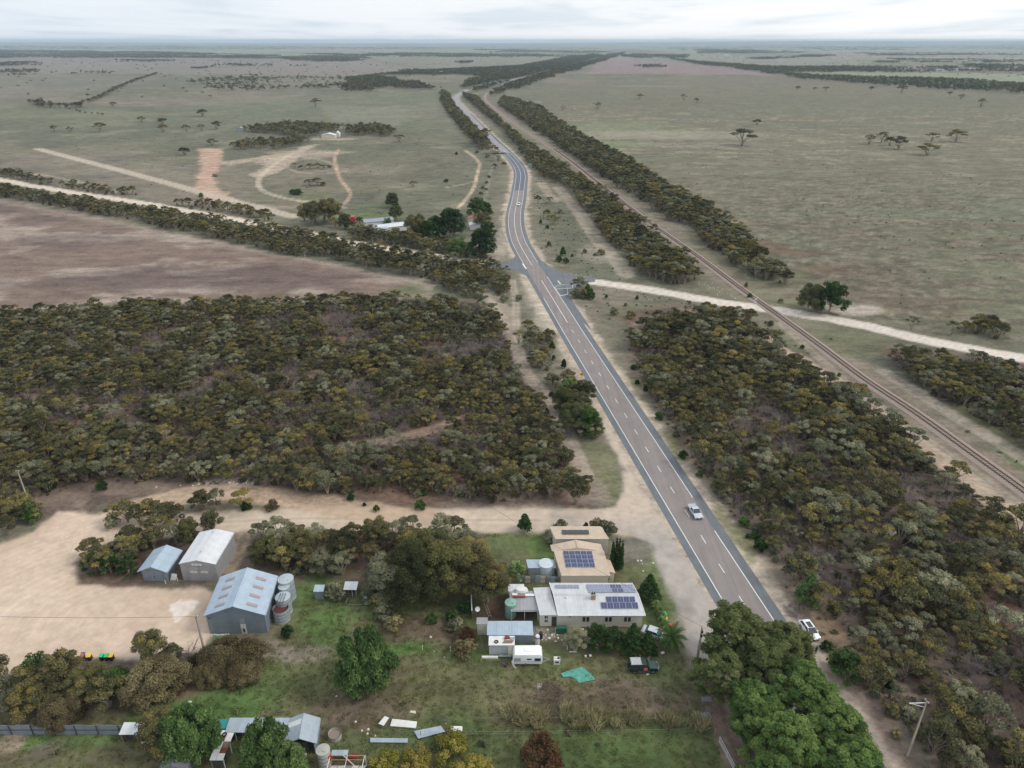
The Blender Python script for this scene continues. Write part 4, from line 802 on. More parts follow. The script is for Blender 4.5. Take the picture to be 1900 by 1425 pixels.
# single plants read off the photograph: (pixel of the foot, kind, scale, variant, label)
SINGLE = [
 (216, 972, 'mallee_tree', .85, 0), (238, 968, 'mallee_tree', .95, 1), (262, 972, 'mallee_tree', .9, 4), (284, 966, 'mallee_tree', 1.0, 5), (308, 972, 'mallee_tree', .95, 8), (330, 968, 'mallee_tree', .8, 9), (212, 978, 'saltbush_shrub', 1.3, 1), (378, 944, 'mallee_tree', .8, 1), (450, 943, 'mallee_tree', .9, 5), (300, 1000, 'mallee_tree', 1.1, 4),
 (586, 198, 'mallee_tree', 1.35, 1), (376, 216, 'mallee_tree', 1.1, 4), (187, 245, 'mallee_tree', 1.2, 8), (131, 245, 'mallee_tree', .7, 0), (101, 244, 'mallee_tree', .8, 3), (211, 198, 'mallee_tree', .8, 7), (263, 226, 'mallee_tree', .8, 5), (302, 231, 'mallee_tree', 1.0, 9), (346, 244, 'mallee_tree', .9, 0), (303, 245, 'mallee_tree', .9, 1), (375, 243, 'mallee_tree', .8, 2), (402, 240, 'mallee_tree', 1.1, 3), (343, 288, 'mallee_tree', .8, 4), (394, 270, 'mallee_tree', .8, 5), (741, 264, 'mallee_tree', .9, 6), (847, 287, 'native_pine', .9, 0), (828, 338, 'native_pine', 1.3, 5), (767, 346, 'mallee_tree', .8, 7), (1377, 270, 'mallee_tree', 1.9, 10), (1404, 231, 'mallee_tree', .8, 9),
 (1108, 202, 'mallee_tree', 1.1, 0), (1187, 184, 'mallee_tree', 1.0, 1), (1268, 187, 'mallee_tree', 1.2, 2), (1292, 190, 'mallee_tree', .8, 3), (1480, 167, 'mallee_tree', .9, 4), (1512, 167, 'mallee_tree', .7, 5), (1532, 169, 'mallee_tree', 1.0, 6), (1616, 168, 'mallee_tree', .9, 7), (1672, 173, 'mallee_tree', 1.7, 8), (1762, 176, 'mallee_tree', .8, 9), (1783, 184, 'mallee_tree', 1.0, 10), (1820, 198, 'mallee_tree', 1.3, 11),
 (1612, 268, 'mallee_tree', 1.15, 0), (1635, 264, 'mallee_tree', 1.1, 2), (1650, 270, 'mallee_tree', 1.0, 3), (1667, 277, 'mallee_tree', 1.25, 1), (1720, 288, 'mallee_tree', 1.25, 5), (1728, 262, 'mallee_tree', 1.0, 6), (1773, 263, 'mallee_tree', 1.3, 7),
 (727, 378, 'native_pine', 2.2, 4), (735, 388, 'native_pine', 2.0, 5), (374, 366, 'native_pine', 1.5, 5), (407, 374, 'native_pine', .9, 5), (553, 361, 'native_pine', 2.3, 4), (543, 360, 'native_pine', 1.8, 5), (399, 328, 'saltbush_shrub', 1.3, 0),
 (547, 312, 'mallee_tree', .9, 2), (560, 316, 'mallee_tree', .9, 3), (575, 314, 'mallee_tree', 1.0, 4), (590, 312, 'mallee_tree', .9, 5), (602, 314, 'mallee_tree', .8, 6), (612, 311, 'saltbush_shrub', 1.2, 6), (575, 345, 'mallee_tree', 1.0, 6), (590, 344, 'mallee_tree', 1.1, 7), (600, 345, 'saltbush_shrub', 1.4, 7),
 (565, 410, 'mallee_tree', 1.4, 3), (585, 412, 'mallee_tree', 1.5, 5), (602, 410, 'mallee_tree', 1.6, 1), (620, 408, 'mallee_tree', 1.4, 7), (640, 412, 'mallee_tree', 1.1, 9), (668, 420, 'mallee_tree', 1.0, 4), (622, 422, 'mallee_tree', 1.2, 0), (645, 425, 'saltbush_shrub', 1.3, 0),
 (1045, 205, 'dead_shrub', 2.2, 0), (1092, 552, 'native_pine', 1.3, 1), (1078, 545, 'mallee_tree', 1.2, 2), (1068, 552, 'saltbush_shrub', 1.9, 0), (1072, 540, 'mallee_tree', 1.0, 5), (1084, 552, 'saltbush_shrub', 1.6, 6), (1090, 545, 'native_pine', 1.5, 0), (1096, 556, 'native_pine', 1.7, 1),
 (1384, 533, 'native_pine', .8, 0), (1391, 552, 'native_pine', .9, 5), (1448, 562, 'saltbush_shrub', .9, 0), (1182, 556, 'native_pine', .7, 1), (1125, 553, 'native_pine', .6, 1), (1140, 585, 'saltbush_shrub', 1.3, 1), (1170, 590, 'saltbush_shrub', 1.5, 2),
 (1488, 647, 'native_pine', .7, 5), (1430, 605, 'saltbush_shrub', .9, 1), (1423, 646, 'saltbush_shrub', 1.1, 0), (1557, 698, 'native_pine', .6, 5), (1555, 740, 'saltbush_shrub', 1.5, 1), (1597, 767, 'saltbush_shrub', 1.5, 0), (1690, 612, 'mallee_tree', .9, 2), (1840, 622, 'mallee_tree', 1.1, 3), (1815, 615, 'mallee_tree', 1.2, 4),
 (1037, 485, 'native_pine', 1.4, 5), (1050, 488, 'native_pine', 1.3, 4), (1044, 474, 'native_pine', 1.5, 0), (1018, 456, 'native_pine', 1.1, 5), (1062, 476, 'native_pine', .7, 5), (1015, 424, 'native_pine', 1.0, 5), (1003, 415, 'native_pine', .9, 0), (1026, 417, 'mallee_tree', 1.1, 5), (1040, 408, 'mallee_tree', 1.0, 2), (1015, 405, 'mallee_tree', .9, 7), (998, 378, 'mallee_tree', .9, 1), (1020, 378, 'mallee_tree', .8, 6), (1085, 469, 'saltbush_shrub', .9, 0), (1115, 473, 'saltbush_shrub', 1.6, 2), (1172, 493, 'native_pine', 1.0, 5), (1104, 474, 'saltbush_shrub', .8, 4),
 (898, 260, 'mallee_tree', 1.4, 3), (882, 266, 'mallee_tree', 1.5, 4), (890, 272, 'mallee_tree', 1.5, 8), (915, 285, 'mallee_tree', .9, 5), (885, 284, 'saltbush_shrub', 1.1, 0), (905, 292, 'saltbush_shrub', 1.3, 1), (925, 298, 'mallee_tree', .9, 6), (935, 305, 'saltbush_shrub', 1.4, 2), (918, 313, 'mallee_tree', .8, 1), (908, 330, 'saltbush_shrub', 1.0, 3), (903, 340, 'saltbush_shrub', 1.0, 0), (896, 350, 'saltbush_shrub', 1.0, 1), (892, 360, 'saltbush_shrub', .9, 2), (886, 372, 'saltbush_shrub', 1.1, 0), (902, 352, 'saltbush_shrub', .8, 5),
 (935, 560, 'saltbush_shrub', 1.5, 0), (962, 558, 'saltbush_shrub', 1.2, 0), (962, 637, 'mallee_tree', .9, 0), (1046, 683, 'native_pine', 1.0, 2), (1027, 668, 'native_pine', .7, 3), (1024, 648, 'native_pine', 1.0, 1), (1023, 735, 'native_pine', .7, 4), (1025, 712, 'saltbush_shrub', 1.6, 3),
 (1182, 712, 'native_pine', .7, 5), (1198, 725, 'native_pine', .8, 5), (1222, 778, 'native_pine', 1.1, 4), (1268, 850, 'native_pine', 1.1, 5), (1298, 885, 'native_pine', .8, 5), (1330, 912, 'saltbush_shrub', 1.3, 7), (1380, 975, 'native_pine', 1.0, 4), (1400, 998, 'native_pine', .8, 5), (1388, 998, 'native_pine', .5, 5), (1410, 1020, 'native_pine', 1.2, 4), (1175, 685, 'native_pine', .8, 4),
 (1533, 1206, 'native_pine', .9, 5),
 (189, 908, 'native_pine', 1.15, 5), (92, 910, 'native_pine', 1.3, 4), (63, 968, 'native_pine', 1.7, 0), (45, 962, 'native_pine', 1.4, 4), (458, 944, 'native_pine', 1.1, 5), (506, 945, 'saltbush_shrub', 1.2, 2), (652, 928, 'native_pine', .8, 1), (698, 948, 'native_pine', .7, 5), (676, 938, 'native_pine', .4, 5), (779, 944, 'native_pine', 1.1, 5), (788, 918, 'native_pine', .6, 5), (874, 920, 'saltbush_shrub', 1.0, 0), (925, 915, 'saltbush_shrub', 1.0, 1),
 (1068, 935, 'mallee_tree', 1.15, 1), (974, 985, 'native_pine', 1.5, 0), (1038, 990, 'saltbush_shrub', 1.4, 1), (1087, 983, 'native_pine', .7, 1), (1020, 1003, 'saltbush_shrub', 1.3, 5), (1110, 988, 'saltbush_shrub', 1.6, 2), (1125, 990, 'saltbush_shrub', 1.5, 5),
 (535, 1178, 'native_pine', 1.0, 5), (1862, 1106, 'native_pine', .8, 5), (1895, 1115, 'saltbush_shrub', 1.6, 0), (1650, 1325, 'saltbush_shrub', 1.0, 3), (1622, 1292, 'saltbush_shrub', .6, 0), (1662, 1365, 'saltbush_shrub', .6, 6),
 (845, 1165, 'saltbush_shrub', 1.2, 4), (715, 1145, 'saltbush_shrub', 1.6, 5), (730, 1165, 'saltbush_shrub', 1.3, 2), (700, 1130, 'saltbush_shrub', 1.3, 3), (800, 1155, 'native_pine', .9, 5), (840, 1150, 'native_pine', 1.0, 4), (863, 1130, 'native_pine', 1.1, 5), (790, 1100, 'native_pine', 1.2, 5),
 (862, 1215, 'saltbush_shrub', 1.6, 2), (620, 1105, 'saltbush_shrub', 1.4, 0), (630, 1110, 'saltbush_shrub', 1.1, 4), (690, 1112, 'saltbush_shrub', 1.5, 0),
]
def near_words(px, py):
    if py < 215: return 'far out in the ' + ('right' if px > 1000 else 'left') + ' hand paddock'
    if px > 1130 and py < 300: return 'out in the open paddock right of the railway strips'
    if py < 330: return 'in the paddock left of the highway'
    if px < 900 and py < 430: return 'near the sandy tracks left of the highway'
    if px > 985 and py < 600: return 'on the verge near the road junction'
    if px < 960 and py < 600: return 'on the verge left of the highway'
    if px < 960 and py < 960: return 'at the edge of the left scrub block'
    if px > 1400 and py < 800: return 'beside the railway line'
    if px < 1130 and py < 820: return 'beside the sandy path left of the highway'
    if px > 1130: return 'on the verge right of the highway'
    if py < 1010: return 'beside the dirt turnoff'
    return 'in the yard around the sheds'
SINGLES = {}
for px, py, kind, s, var in SINGLE:
    g = G(px, py); SINGLES[id(g)] = 1
    if py < 300: s *= 1.85 if kind == 'mallee_tree' else 1.2
    PLACE[kind].append((g.x, g.y, s, prs.rand() * 6.28, var % len(PROTO[kind]), '*' + near_words(px, py)))
# strung-out trees along the far fence line on the left and round the homesteads
def along(P, step, kind, a, b, reg, jit=2.0, rows=1):
    Q = spline(Gn(P), 3.0); L_ = np.concatenate([[0], np.cumsum(np.linalg.norm(np.diff(Q, axis=0), axis=1))])
    for s in np.arange(0, L_[-1], step):
        for _ in range(rows):
            x = np.interp(s, L_, Q[:, 0]) + prs.normal() * jit; y = np.interp(s, L_, Q[:, 1]) + prs.normal() * jit
            PLACE[kind].append((x, y, a + (b - a) * prs.rand(), prs.rand() * 6.28, prs.randint(len(PROTO[kind])), reg))
along([(292, 137), (240, 155), (205, 172), (180, 185), (155, 192)], 6, 'mallee_tree', .8, 1.3, 'along the far fence line in the left paddock')
along([(64, 192), (100, 200), (140, 200), (150, 196)], 7, 'mallee_tree', 1.0, 1.5, 'along the far fence line in the left paddock', 5, 2)
along([(132, 205), (160, 212), (195, 216)], 14, 'mallee_tree', .6, .8, 'along the far fence line in the left paddock')
for P, reg in (([(425, 278), (440, 268), (560, 262), (580, 262), (545, 274), (490, 277)], 'around the ruined homestead in the left paddock'), ([(450, 242), (540, 232), (560, 246), (600, 242), (590, 250), (540, 262), (520, 250), (460, 246)], 'around the ruined homestead in the left paddock'), ([(640, 240), (700, 236), (736, 247), (720, 254), (650, 252)], 'beside the white homestead in the left paddock'), ([(545, 232), (600, 236), (640, 240), (620, 244), (560, 242)], 'behind the white homestead in the left paddock')):
    X, Y = scatter(P, 6.2, 1.0, None, 500); plant('mallee_tree', X, Y, 0.9, 1.35, reg)
for P, reg in (([(790, 430), (850, 455), (860, 470), (790, 455), (740, 440)], 'beside the white roofed shed near the junction'),):
    X, Y = scatter(P, 5, 1.0, None, 502); plant('mallee_tree', X, Y, 0.7, 1.0, reg)
# far belts: footprints in pixels
BELTS = [
 ([(820, 168), (700, 162), (640, 158), (640, 148), (700, 140), (850, 138), (960, 150), (1005, 135), (1040, 128), (1080, 118), (1100, 108), (1060, 106), (960, 125), (800, 133), (690, 140)], 6.5, 1),
 ([(885, 170), (960, 158), (1010, 142), (1060, 128), (1100, 116), (1120, 104), (1100, 101), (1060, 110), (1010, 122), (950, 140), (870, 150), (860, 165)], 8, 1),
 ([(905, 182), (955, 168), (1010, 148), (1060, 132), (1110, 116), (1150, 103), (1160, 97), (1125, 103), (1095, 113), (1035, 134), (970, 152), (910, 170)], 8, 1),
 ([(360, 150), (480, 140), (700, 146), (690, 160), (560, 164), (420, 168), (365, 158)], 15, .55),
 ([(620, 160), (690, 156), (690, 170), (640, 172)], 9, 1),
 ([(0, 93), (300, 97), (520, 104), (560, 110), (400, 108), (100, 109), (-300, 108), (-300, 94)], 18, .8),
 ([(510, 108), (590, 104), (680, 106), (670, 116), (560, 115)], 16, .9),
 ([(560, 100), (800, 99), (1010, 102), (1100, 104), (1000, 108), (800, 107), (640, 105)], 18, .8),
 ([(-100, 115), (60, 116), (80, 123), (-100, 124)], 18, .8), ([(210, 112), (330, 112), (300, 116), (220, 116)], 16, .7), ([(400, 120), (560, 122), (600, 126), (440, 124)], 16, .8), ([(360, 127), (390, 126), (388, 130), (355, 130)], 14, .9),
 ([(70, 135), (200, 136), (200, 138), (70, 138)], 16, .7), ([(-100, 131), (60, 133), (60, 141), (-100, 142)], 14, .8),
 ([(740, 131), (820, 132), (826, 139), (750, 138)], 12, 1), ([(850, 115), (875, 115), (872, 119), (852, 119)], 12, 1),
 ([(1160, 101), (1280, 103), (1270, 109), (1200, 109), (1150, 106)], 16, .9),
 ([(1240, 109), (1320, 118), (1420, 124), (1560, 126), (1600, 133), (1500, 137), (1400, 133), (1300, 121)], 13, 1),
 ([(1400, 130), (1500, 140), (1600, 144), (1760, 148), (1920, 158), (2100, 170), (2100, 184), (1900, 176), (1760, 167), (1600, 156), (1480, 148)], 10, 1),
 ([(1540, 124), (1700, 127), (1780, 124), (1800, 134), (1660, 136), (1540, 133)], 13, .8), ([(1780, 120), (1910, 122), (2000, 130), (2000, 137), (1840, 136)], 13, .9),
 ([(1650, 110), (1900, 112), (2000, 116), (1900, 118), (1700, 117)], 18, .8), ([(1480, 103), (1560, 103), (1540, 106), (1480, 107)], 16, .8), ([(1400, 108), (1470, 106), (1465, 109), (1400, 112)], 16, .8),
 ([(1180, 124), (1220, 121), (1240, 126), (1200, 128)], 12, .9), ([(1630, 114), (1680, 116), (1670, 120), (1630, 120)], 14, .9),
 ([(-300, 85), (500, 86), (1100, 90), (1100, 92), (500, 92), (-300, 90)], 90, .3), ([(1200, 88), (2100, 84), (2100, 92), (1300, 95)], 90, .3),
 ([(1290, 92), (1500, 96), (1500, 99), (1300, 100)], 25, .6), ([(1600, 98), (1900, 100), (1900, 103), (1600, 104)], 25, .6), ([(880, 92), (1120, 95), (1120, 99), (900, 98)], 30, .6),
]
frs = np.random.RandomState(9)
for k, (P, stp, kp) in enumerate(BELTS):
    Pw = Gn(P); x0, y0 = Pw.min(0); x1, y1 = Pw.max(0)
    nx = max(1, int((x1 - x0) / stp)); ny = max(1, int((y1 - y0) / stp))
    if nx * ny > 900000: stp *= math.sqrt(nx * ny / 900000); 
    gx, gy2 = np.meshgrid(np.arange(x0, x1, stp), np.arange(y0, y1, stp))
    X = (gx + frs.uniform(-.5, .5, gx.shape) * stp).ravel(); Y = (gy2 + frs.uniform(-.5, .5, gx.shape) * stp).ravel()
    m = inside(X + (fbm(X, Y, stp * 7, 3, 8) - .5) * stp * 9, Y + (fbm(X, Y, stp * 9, 3, 18) - .5) * stp * 22, Pw) & (frs.rand(len(X)) < kp) & (fbm(X, Y, stp * 9, 3, 90 + k) > (0.44 if kp < 0.95 else 0.2)); X, Y = X[m], Y[m]
    m = (dist_line(X, Y, HWY[::3]) > 12) & (dist_line(X, Y, RAIL[::3]) > 10); X, Y = X[m], Y[m]
    sc_ = max(1.0, stp / 11)
    FARP += [(x, y, (0.6 + .9 * frs.rand()) * sc_, (0.75 + 0.75 * frs.rand()) * (1 + .25 * (y > 2500))) for x, y in zip(X, Y)]
# scattered trees in the middle and far paddocks
for P, stp, kp, th in (([(-200, 112), (900, 112), (860, 160), (500, 170), (200, 200), (-200, 200)], 60, .2, .3), ([(1250, 100), (2000, 96), (2000, 150), (1700, 140), (1400, 120)], 80, .5, .42), ([(0, 88), (1900, 88), (1900, 104), (0, 104)], 150, .6, .42), ([(360, 150), (700, 146), (680, 172), (400, 172)], 22, .3, .4)):
    Pw = Gn(P); x0, y0 = Pw.min(0); x1, y1 = Pw.max(0)
    gx, gy2 = np.meshgrid(np.arange(x0, x1, stp), np.arange(y0, y1, stp)); X = (gx + frs.uniform(-.5, .5, gx.shape) * stp).ravel(); Y = (gy2 + frs.uniform(-.5, .5, gx.shape) * stp).ravel()
    m = inside(X, Y, Pw) & (frs.rand(len(X)) < kp); m &= fbm(X, Y, stp * 6, 3, 190) > th; X, Y = X[m], Y[m]
    m = (dist_line(X, Y, HWY[::3]) > 12) & (dist_line(X, Y, RAIL[::3]) > 10); X, Y = X[m], Y[m]
    FARP += [(x, y, 0.7 + .8 * frs.rand(), 0.9) for x, y in zip(X, Y)]
# ------------------------------------------------------------------ vegetation: objects
def instancer(name, protos, pts, kind='stuff'):
    """one object of stuff: points that carry copies of the given meshes"""
    col = bpy.data.collections.new(name + '_kinds')
    for i, me in enumerate(protos):
        o = bpy.data.objects.new('%s_kind_%02d' % (name, i), me); col.objects.link(o)
    pts = np.array(pts, np.float32)     # x y z rot scale scale_z idx
    me = bpy.data.meshes.new(name); me.vertices.add(len(pts)); me.vertices.foreach_set('co', np.ascontiguousarray(pts[:, :3]).ravel())
    for nm, ty, key, arr in (('turn', 'FLOAT_VECTOR', 'vector', np.column_stack([np.zeros(len(pts)), np.zeros(len(pts)), pts[:, 3]])), ('size', 'FLOAT_VECTOR', 'vector', pts[:, [4, 4, 5]]), ('pick', 'INT', 'value', pts[:, 6].astype(np.int32))):
        a = me.attributes.new(nm, ty, 'POINT'); a.data.foreach_set(key, np.ascontiguousarray(arr, np.int32 if ty == 'INT' else np.float32).ravel())
    me.update(); o = link(name, me)
    ng = bpy.data.node_groups.new(name, 'GeometryNodeTree')
    ng.interface.new_socket('Geometry', in_out='INPUT', socket_type='NodeSocketGeometry'); ng.interface.new_socket('Geometry', in_out='OUTPUT', socket_type='NodeSocketGeometry')
    n = ng.nodes; l = ng.links
    gi = n.new('NodeGroupInput'); go = n.new('NodeGroupOutput'); ci = n.new('GeometryNodeCollectionInfo'); ip = n.new('GeometryNodeInstanceOnPoints')
    ci.inputs['Collection'].default_value = col; ci.inputs['Separate Children'].default_value = True; ci.inputs['Reset Children'].default_value = True
    def na(nm, ty):
        x = n.new('GeometryNodeInputNamedAttribute'); x.data_type = ty; x.inputs['Name'].default_value = nm; return x.outputs['Attribute']
    l.new(gi.outputs[0], ip.inputs['Points']); l.new(ci.outputs[0], ip.inputs['Instance']); ip.inputs['Pick Instance'].default_value = True
    l.new(na('pick', 'INT'), ip.inputs['Instance Index']); l.new(na('size', 'FLOAT_VECTOR'), ip.inputs['Scale'])
    er = n.new('FunctionNodeEulerToRotation'); l.new(na('turn', 'FLOAT_VECTOR'), er.inputs[0]); l.new(er.outputs[0], ip.inputs['Rotation'])
    l.new(ip.outputs[0], go.inputs[0])
    md = o.modifiers.new('scatter', 'NODES'); md.node_group = ng
    tag(o, kind=kind); return o
WORDS = {'mallee_tree': ['olive mallee tree', 'ochre tipped mallee tree', 'grey green mallee tree', 'dark olive mallee tree'], 'saltbush_shrub': ['low grey green shrub', 'rounded grey shrub', 'brown olive shrub', 'yellow green shrub'], 'native_pine': ['small dark green native pine', 'dark green conical pine', 'bright dark green pine bush', 'young dark pine'], 'dead_shrub': ['leafless grey shrub', 'bare twiggy grey shrub', 'dead grey bush', 'pale bare shrub']}
CATS = {'mallee_tree': 'tree', 'saltbush_shrub': 'shrub', 'native_pine': 'pine', 'dead_shrub': 'shrub'}
STUFFN = {'mallee_tree': 'mallee_woodland', 'saltbush_shrub': 'scrub_understorey', 'native_pine': 'pine_scatter', 'dead_shrub': 'dead_scrub'}
def zone(p, reg):
    px, py, s = pix(p[0], p[1]); u = px - np.interp(py, [600, 900, 1200, 1450], [1080, 1260, 1440, 1560])
    if 'dense scrub' in reg: return 'on the fallow side' if py < 640 else 'above the dirt road' if py > 850 else 'by the sandy path' if px > 880 else 'at the left end' if px < 250 else 'mid way'
    if 'between the highway and the railway' in reg and 'scrub' in reg: return 'at the bottom' if py > 1300 else 'near the verge' if u < 170 else 'near the rails' if u > 380 or px > 1780 else 'level with the house' if py > 1080 else 'mid way'
    return ''
def size_key(kind, p):
    px, py, s = pix(p[0], p[1], 1.0); inn = -20 < px < 1920 and 60 < py < 1450
    return (s * p[2] * (1 if inn else 0.0))
for kind, lst in PLACE.items():
    lst.sort(key=lambda p: -size_key(kind, p) - (1000 if p[5][0] == '*' else 0))
    n_ind = 300
    for q, p in enumerate(lst[:n_ind]):
        crown, trunk, _ = PROTO[kind][p[4]]
        reg = p[5].lstrip('*')
        lab = ('small ' if p[2] < .8 else 'tall ' if p[2] > 1.05 and kind != 'saltbush_shrub' else 'broad ' if p[2] > .95 else 'middling ') + WORDS[kind][p[4] % 4].replace('small ', '') + ' ' + reg
        grp = CATS[kind] + 's ' + reg
        if trunk is None:
            o = link(kind, crown); o.location = (p[0], p[1], 0); o.rotation_euler = (0, 0, p[3]); o.scale = (p[2],) * 3
        else:
            o = empty(kind, (p[0], p[1], 0), p[3]); o.scale = (p[2] * 1.28, p[2] * 1.28, p[2] * .86) if p[5][0] == '*' and p[1] > 480 else (p[2],) * 3
            link('crown', crown, o); link('trunk', trunk, o)
        lab = ' '.join(lab.replace('in the', zone(p, reg) + ' in the', 1).split()[:16]); tag(o, lab, CATS[kind], grp)
    if len(lst) > n_ind:
        instancer(STUFFN[kind], [t[2] for t in PROTO[kind]], [(p[0], p[1], 0, p[3], p[2], p[2] * 1.0, p[4]) for p in lst[n_ind:]])
    print(kind, len(lst))
instancer('ground_cover', LOW, [(x, y, 0, frs.rand() * 6.28, .5 + .9 * frs.rand(), .5 + .7 * frs.rand(), frs.randint(len(LOW))) for x, y in LOWP])
hz_ = hills(np.array([p[0] for p in FARP]), np.array([p[1] for p in FARP]))
instancer('far_woodland', FARM, [(p[0], p[1], hz_[i], frs.rand() * 6.28, p[2], p[3], frs.randint(len(FARM))) for i, p in enumerate(FARP)])
print('low', len(LOWP), 'far', len(FARP))
# ------------------------------------------------------------------ built things: helpers
import bmesh
class MB:
    def __init__(s): s.v = []; s.f = []; s.m = []; s.mats = []
    def mi(s, mat):
        if mat not in s.mats: s.mats.append(mat)
        return s.mats.index(mat)
    def add(s, V_, F_, mat):
        o = len(s.v); s.v += [tuple(map(float, p)) for p in V_]; s.f += [tuple(i + o for i in f) for f in F_]; s.m += [s.mi(mat)] * len(F_); return s
    def box(s, x0, x1, y0, y1, z0, z1, mat): return s.add(box_verts(x0, x1, y0, y1, z0, z1), BOXF, mat)
    def prism(s, P, t, mat):
        n = len(P); P = [Vector(p) for p in P]; t = Vector(t); Q = [p + t for p in P]
        return s.add(P + Q, [tuple(range(n))[::-1], tuple(range(n, 2 * n))] + [(i, (i + 1) % n, n + (i + 1) % n, n + i) for i in range(n)], mat)
    def cyl(s, c, r, z0, z1, mat, n=20, r2=None, cap=True, cone=0.0):
        r2 = r if r2 is None else r2; th = [2 * math.pi * i / n for i in range(n)]
        V_ = [(c[0] + r * math.cos(t), c[1] + r * math.sin(t), z0) for t in th] + [(c[0] + r2 * math.cos(t), c[1] + r2 * math.sin(t), z1) for t in th]
        F_ = [(i, (i + 1) % n, n + (i + 1) % n, n + i) for i in range(n)]
        if cap: V_.append((c[0], c[1], z1 + cone)); F_ += [(n + i, n + (i + 1) % n, 2 * n) for i in range(n)]; F_.append(tuple(range(n))[::-1])
        return s.add(V_, F_, mat)
    def tube(s, p, q, r, mat, n=6, r2=None):
        v, f = limbs([(p, q, r, r if r2 is None else r2)], n); F_ = [tuple(x) for x in f]; F_ += [tuple(range(n)), tuple(range(n, 2 * n))]
        return s.add(v, F_, mat)
    def wheel(s, c, r, w_, mat, hub, ax='y', n=16):
        th = [2 * math.pi * i / n for i in range(n)]; A, B = [], []
        for t in th:
            a, b = r * math.cos(t), r * math.sin(t)
            if ax == 'y': A.append((c[0] + a, c[1] - w_ / 2, c[2] + b)); B.append((c[0] + a, c[1] + w_ / 2, c[2] + b))
            else: A.append((c[0] - w_ / 2, c[1] + a, c[2] + b)); B.append((c[0] + w_ / 2, c[1] + a, c[2] + b))
        s.add(A + B, [(i, (i + 1) % n, n + (i + 1) % n, n + i) for i in range(n)] + [tuple(range(n)), tuple(range(n, 2 * n))], mat)
        k = 0.58; e = 0.012
        for sg in (-1, 1):
            P = [(c[0] + k * r * math.cos(t), c[1] + sg * (w_ / 2 + e), c[2] + k * r * math.sin(t)) if ax == 'y' else (c[0] + sg * (w_ / 2 + e), c[1] + k * r * math.cos(t), c[2] + k * r * math.sin(t)) for t in th]
            s.add(P, [tuple(range(n))], hub)
        return s
    def build(s, name, parent=None, bevel=0.0, smooth=False):
        me = bpy.data.meshes.new(name); me.from_pydata(s.v, [], s.f)
        for m in s.mats: me.materials.append(m)
        me.polygons.foreach_set('material_index', s.m)
        bm = bmesh.new(); bm.from_mesh(me); bmesh.ops.recalc_face_normals(bm, faces=bm.faces[:])
        if bevel:
            es = [e for e in bm.edges if len(e.link_faces) == 2 and e.calc_face_angle(0) > 0.35]
            bmesh.ops.bevel(bm, geom=es, offset=bevel, segments=2, affect='EDGES', profile=0.6)
        bm.to_mesh(me); bm.free()
        if smooth:
            me.polygons.foreach_set('use_smooth', [True] * len(me.polygons))
            try: me.set_sharp_from_angle(angle=R(38))
            except Exception: pass
        me.update(); return link(name, me, parent)
def one(name, mat, parent=None, bevel=0.0, smooth=False, **k):
    b = MB()
    for fn, args in k.items(): getattr(b, fn)(*args, mat)
    return b.build(name, parent, bevel, smooth)
white = paint('white_paint', lin(222, 222, 218), 0.5, 0, 0.3, lin(150, 140, 128)); cream = paint('cream_paint', lin(206, 200, 180), 0.6, 0, 0.25)
greyp = paint('grey_paint', lin(150, 156, 162), 0.6); dgrey = paint('dark_grey', lin(70, 72, 76), 0.7); black = paint('black_plastic', lin(30, 31, 33), 0.5, 0, 0.1)
glass = material('window_glass', lambda k: k.princ(lin(46, 52, 60), 0.08, 0.0, spec=0.8)); timber = paint('weathered_timber', lin(140, 126, 110), 0.9, 0, 0.5, scale=4)
rustp = paint('rusty_red', lin(128, 62, 46), 0.9, 0, 0.5); redp = paint('red_paint', lin(176, 60, 48), 0.5); greenp = paint('green_paint', lin(38, 96, 74), 0.5); tyre = paint('tyre_rubber', lin(34, 34, 35), 0.9, 0, 0.2)
chrome = material('bright_metal', lambda k: k.princ(lin(190, 192, 196), 0.25, 0.9)); conc = paint('concrete', lin(168, 162, 152), 0.95, 0, 0.5, lin(110, 100, 90), 2)
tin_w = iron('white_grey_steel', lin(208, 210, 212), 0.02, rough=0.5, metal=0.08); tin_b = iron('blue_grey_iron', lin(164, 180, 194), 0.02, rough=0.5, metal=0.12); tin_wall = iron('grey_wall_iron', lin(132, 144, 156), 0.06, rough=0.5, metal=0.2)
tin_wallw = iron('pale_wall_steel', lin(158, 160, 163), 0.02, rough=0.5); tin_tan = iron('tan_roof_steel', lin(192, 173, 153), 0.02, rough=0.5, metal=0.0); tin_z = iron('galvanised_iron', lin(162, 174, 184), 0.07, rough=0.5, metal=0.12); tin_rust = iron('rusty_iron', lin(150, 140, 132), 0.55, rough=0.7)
sky_sheet = paint('faded_skylight_sheet', lin(160, 146, 144), 0.6, 0, 0.6, lin(124, 100, 94)); fence_tin = iron('fence_iron', lin(136, 146, 158), 0.12, rough=0.5, metal=0.2)
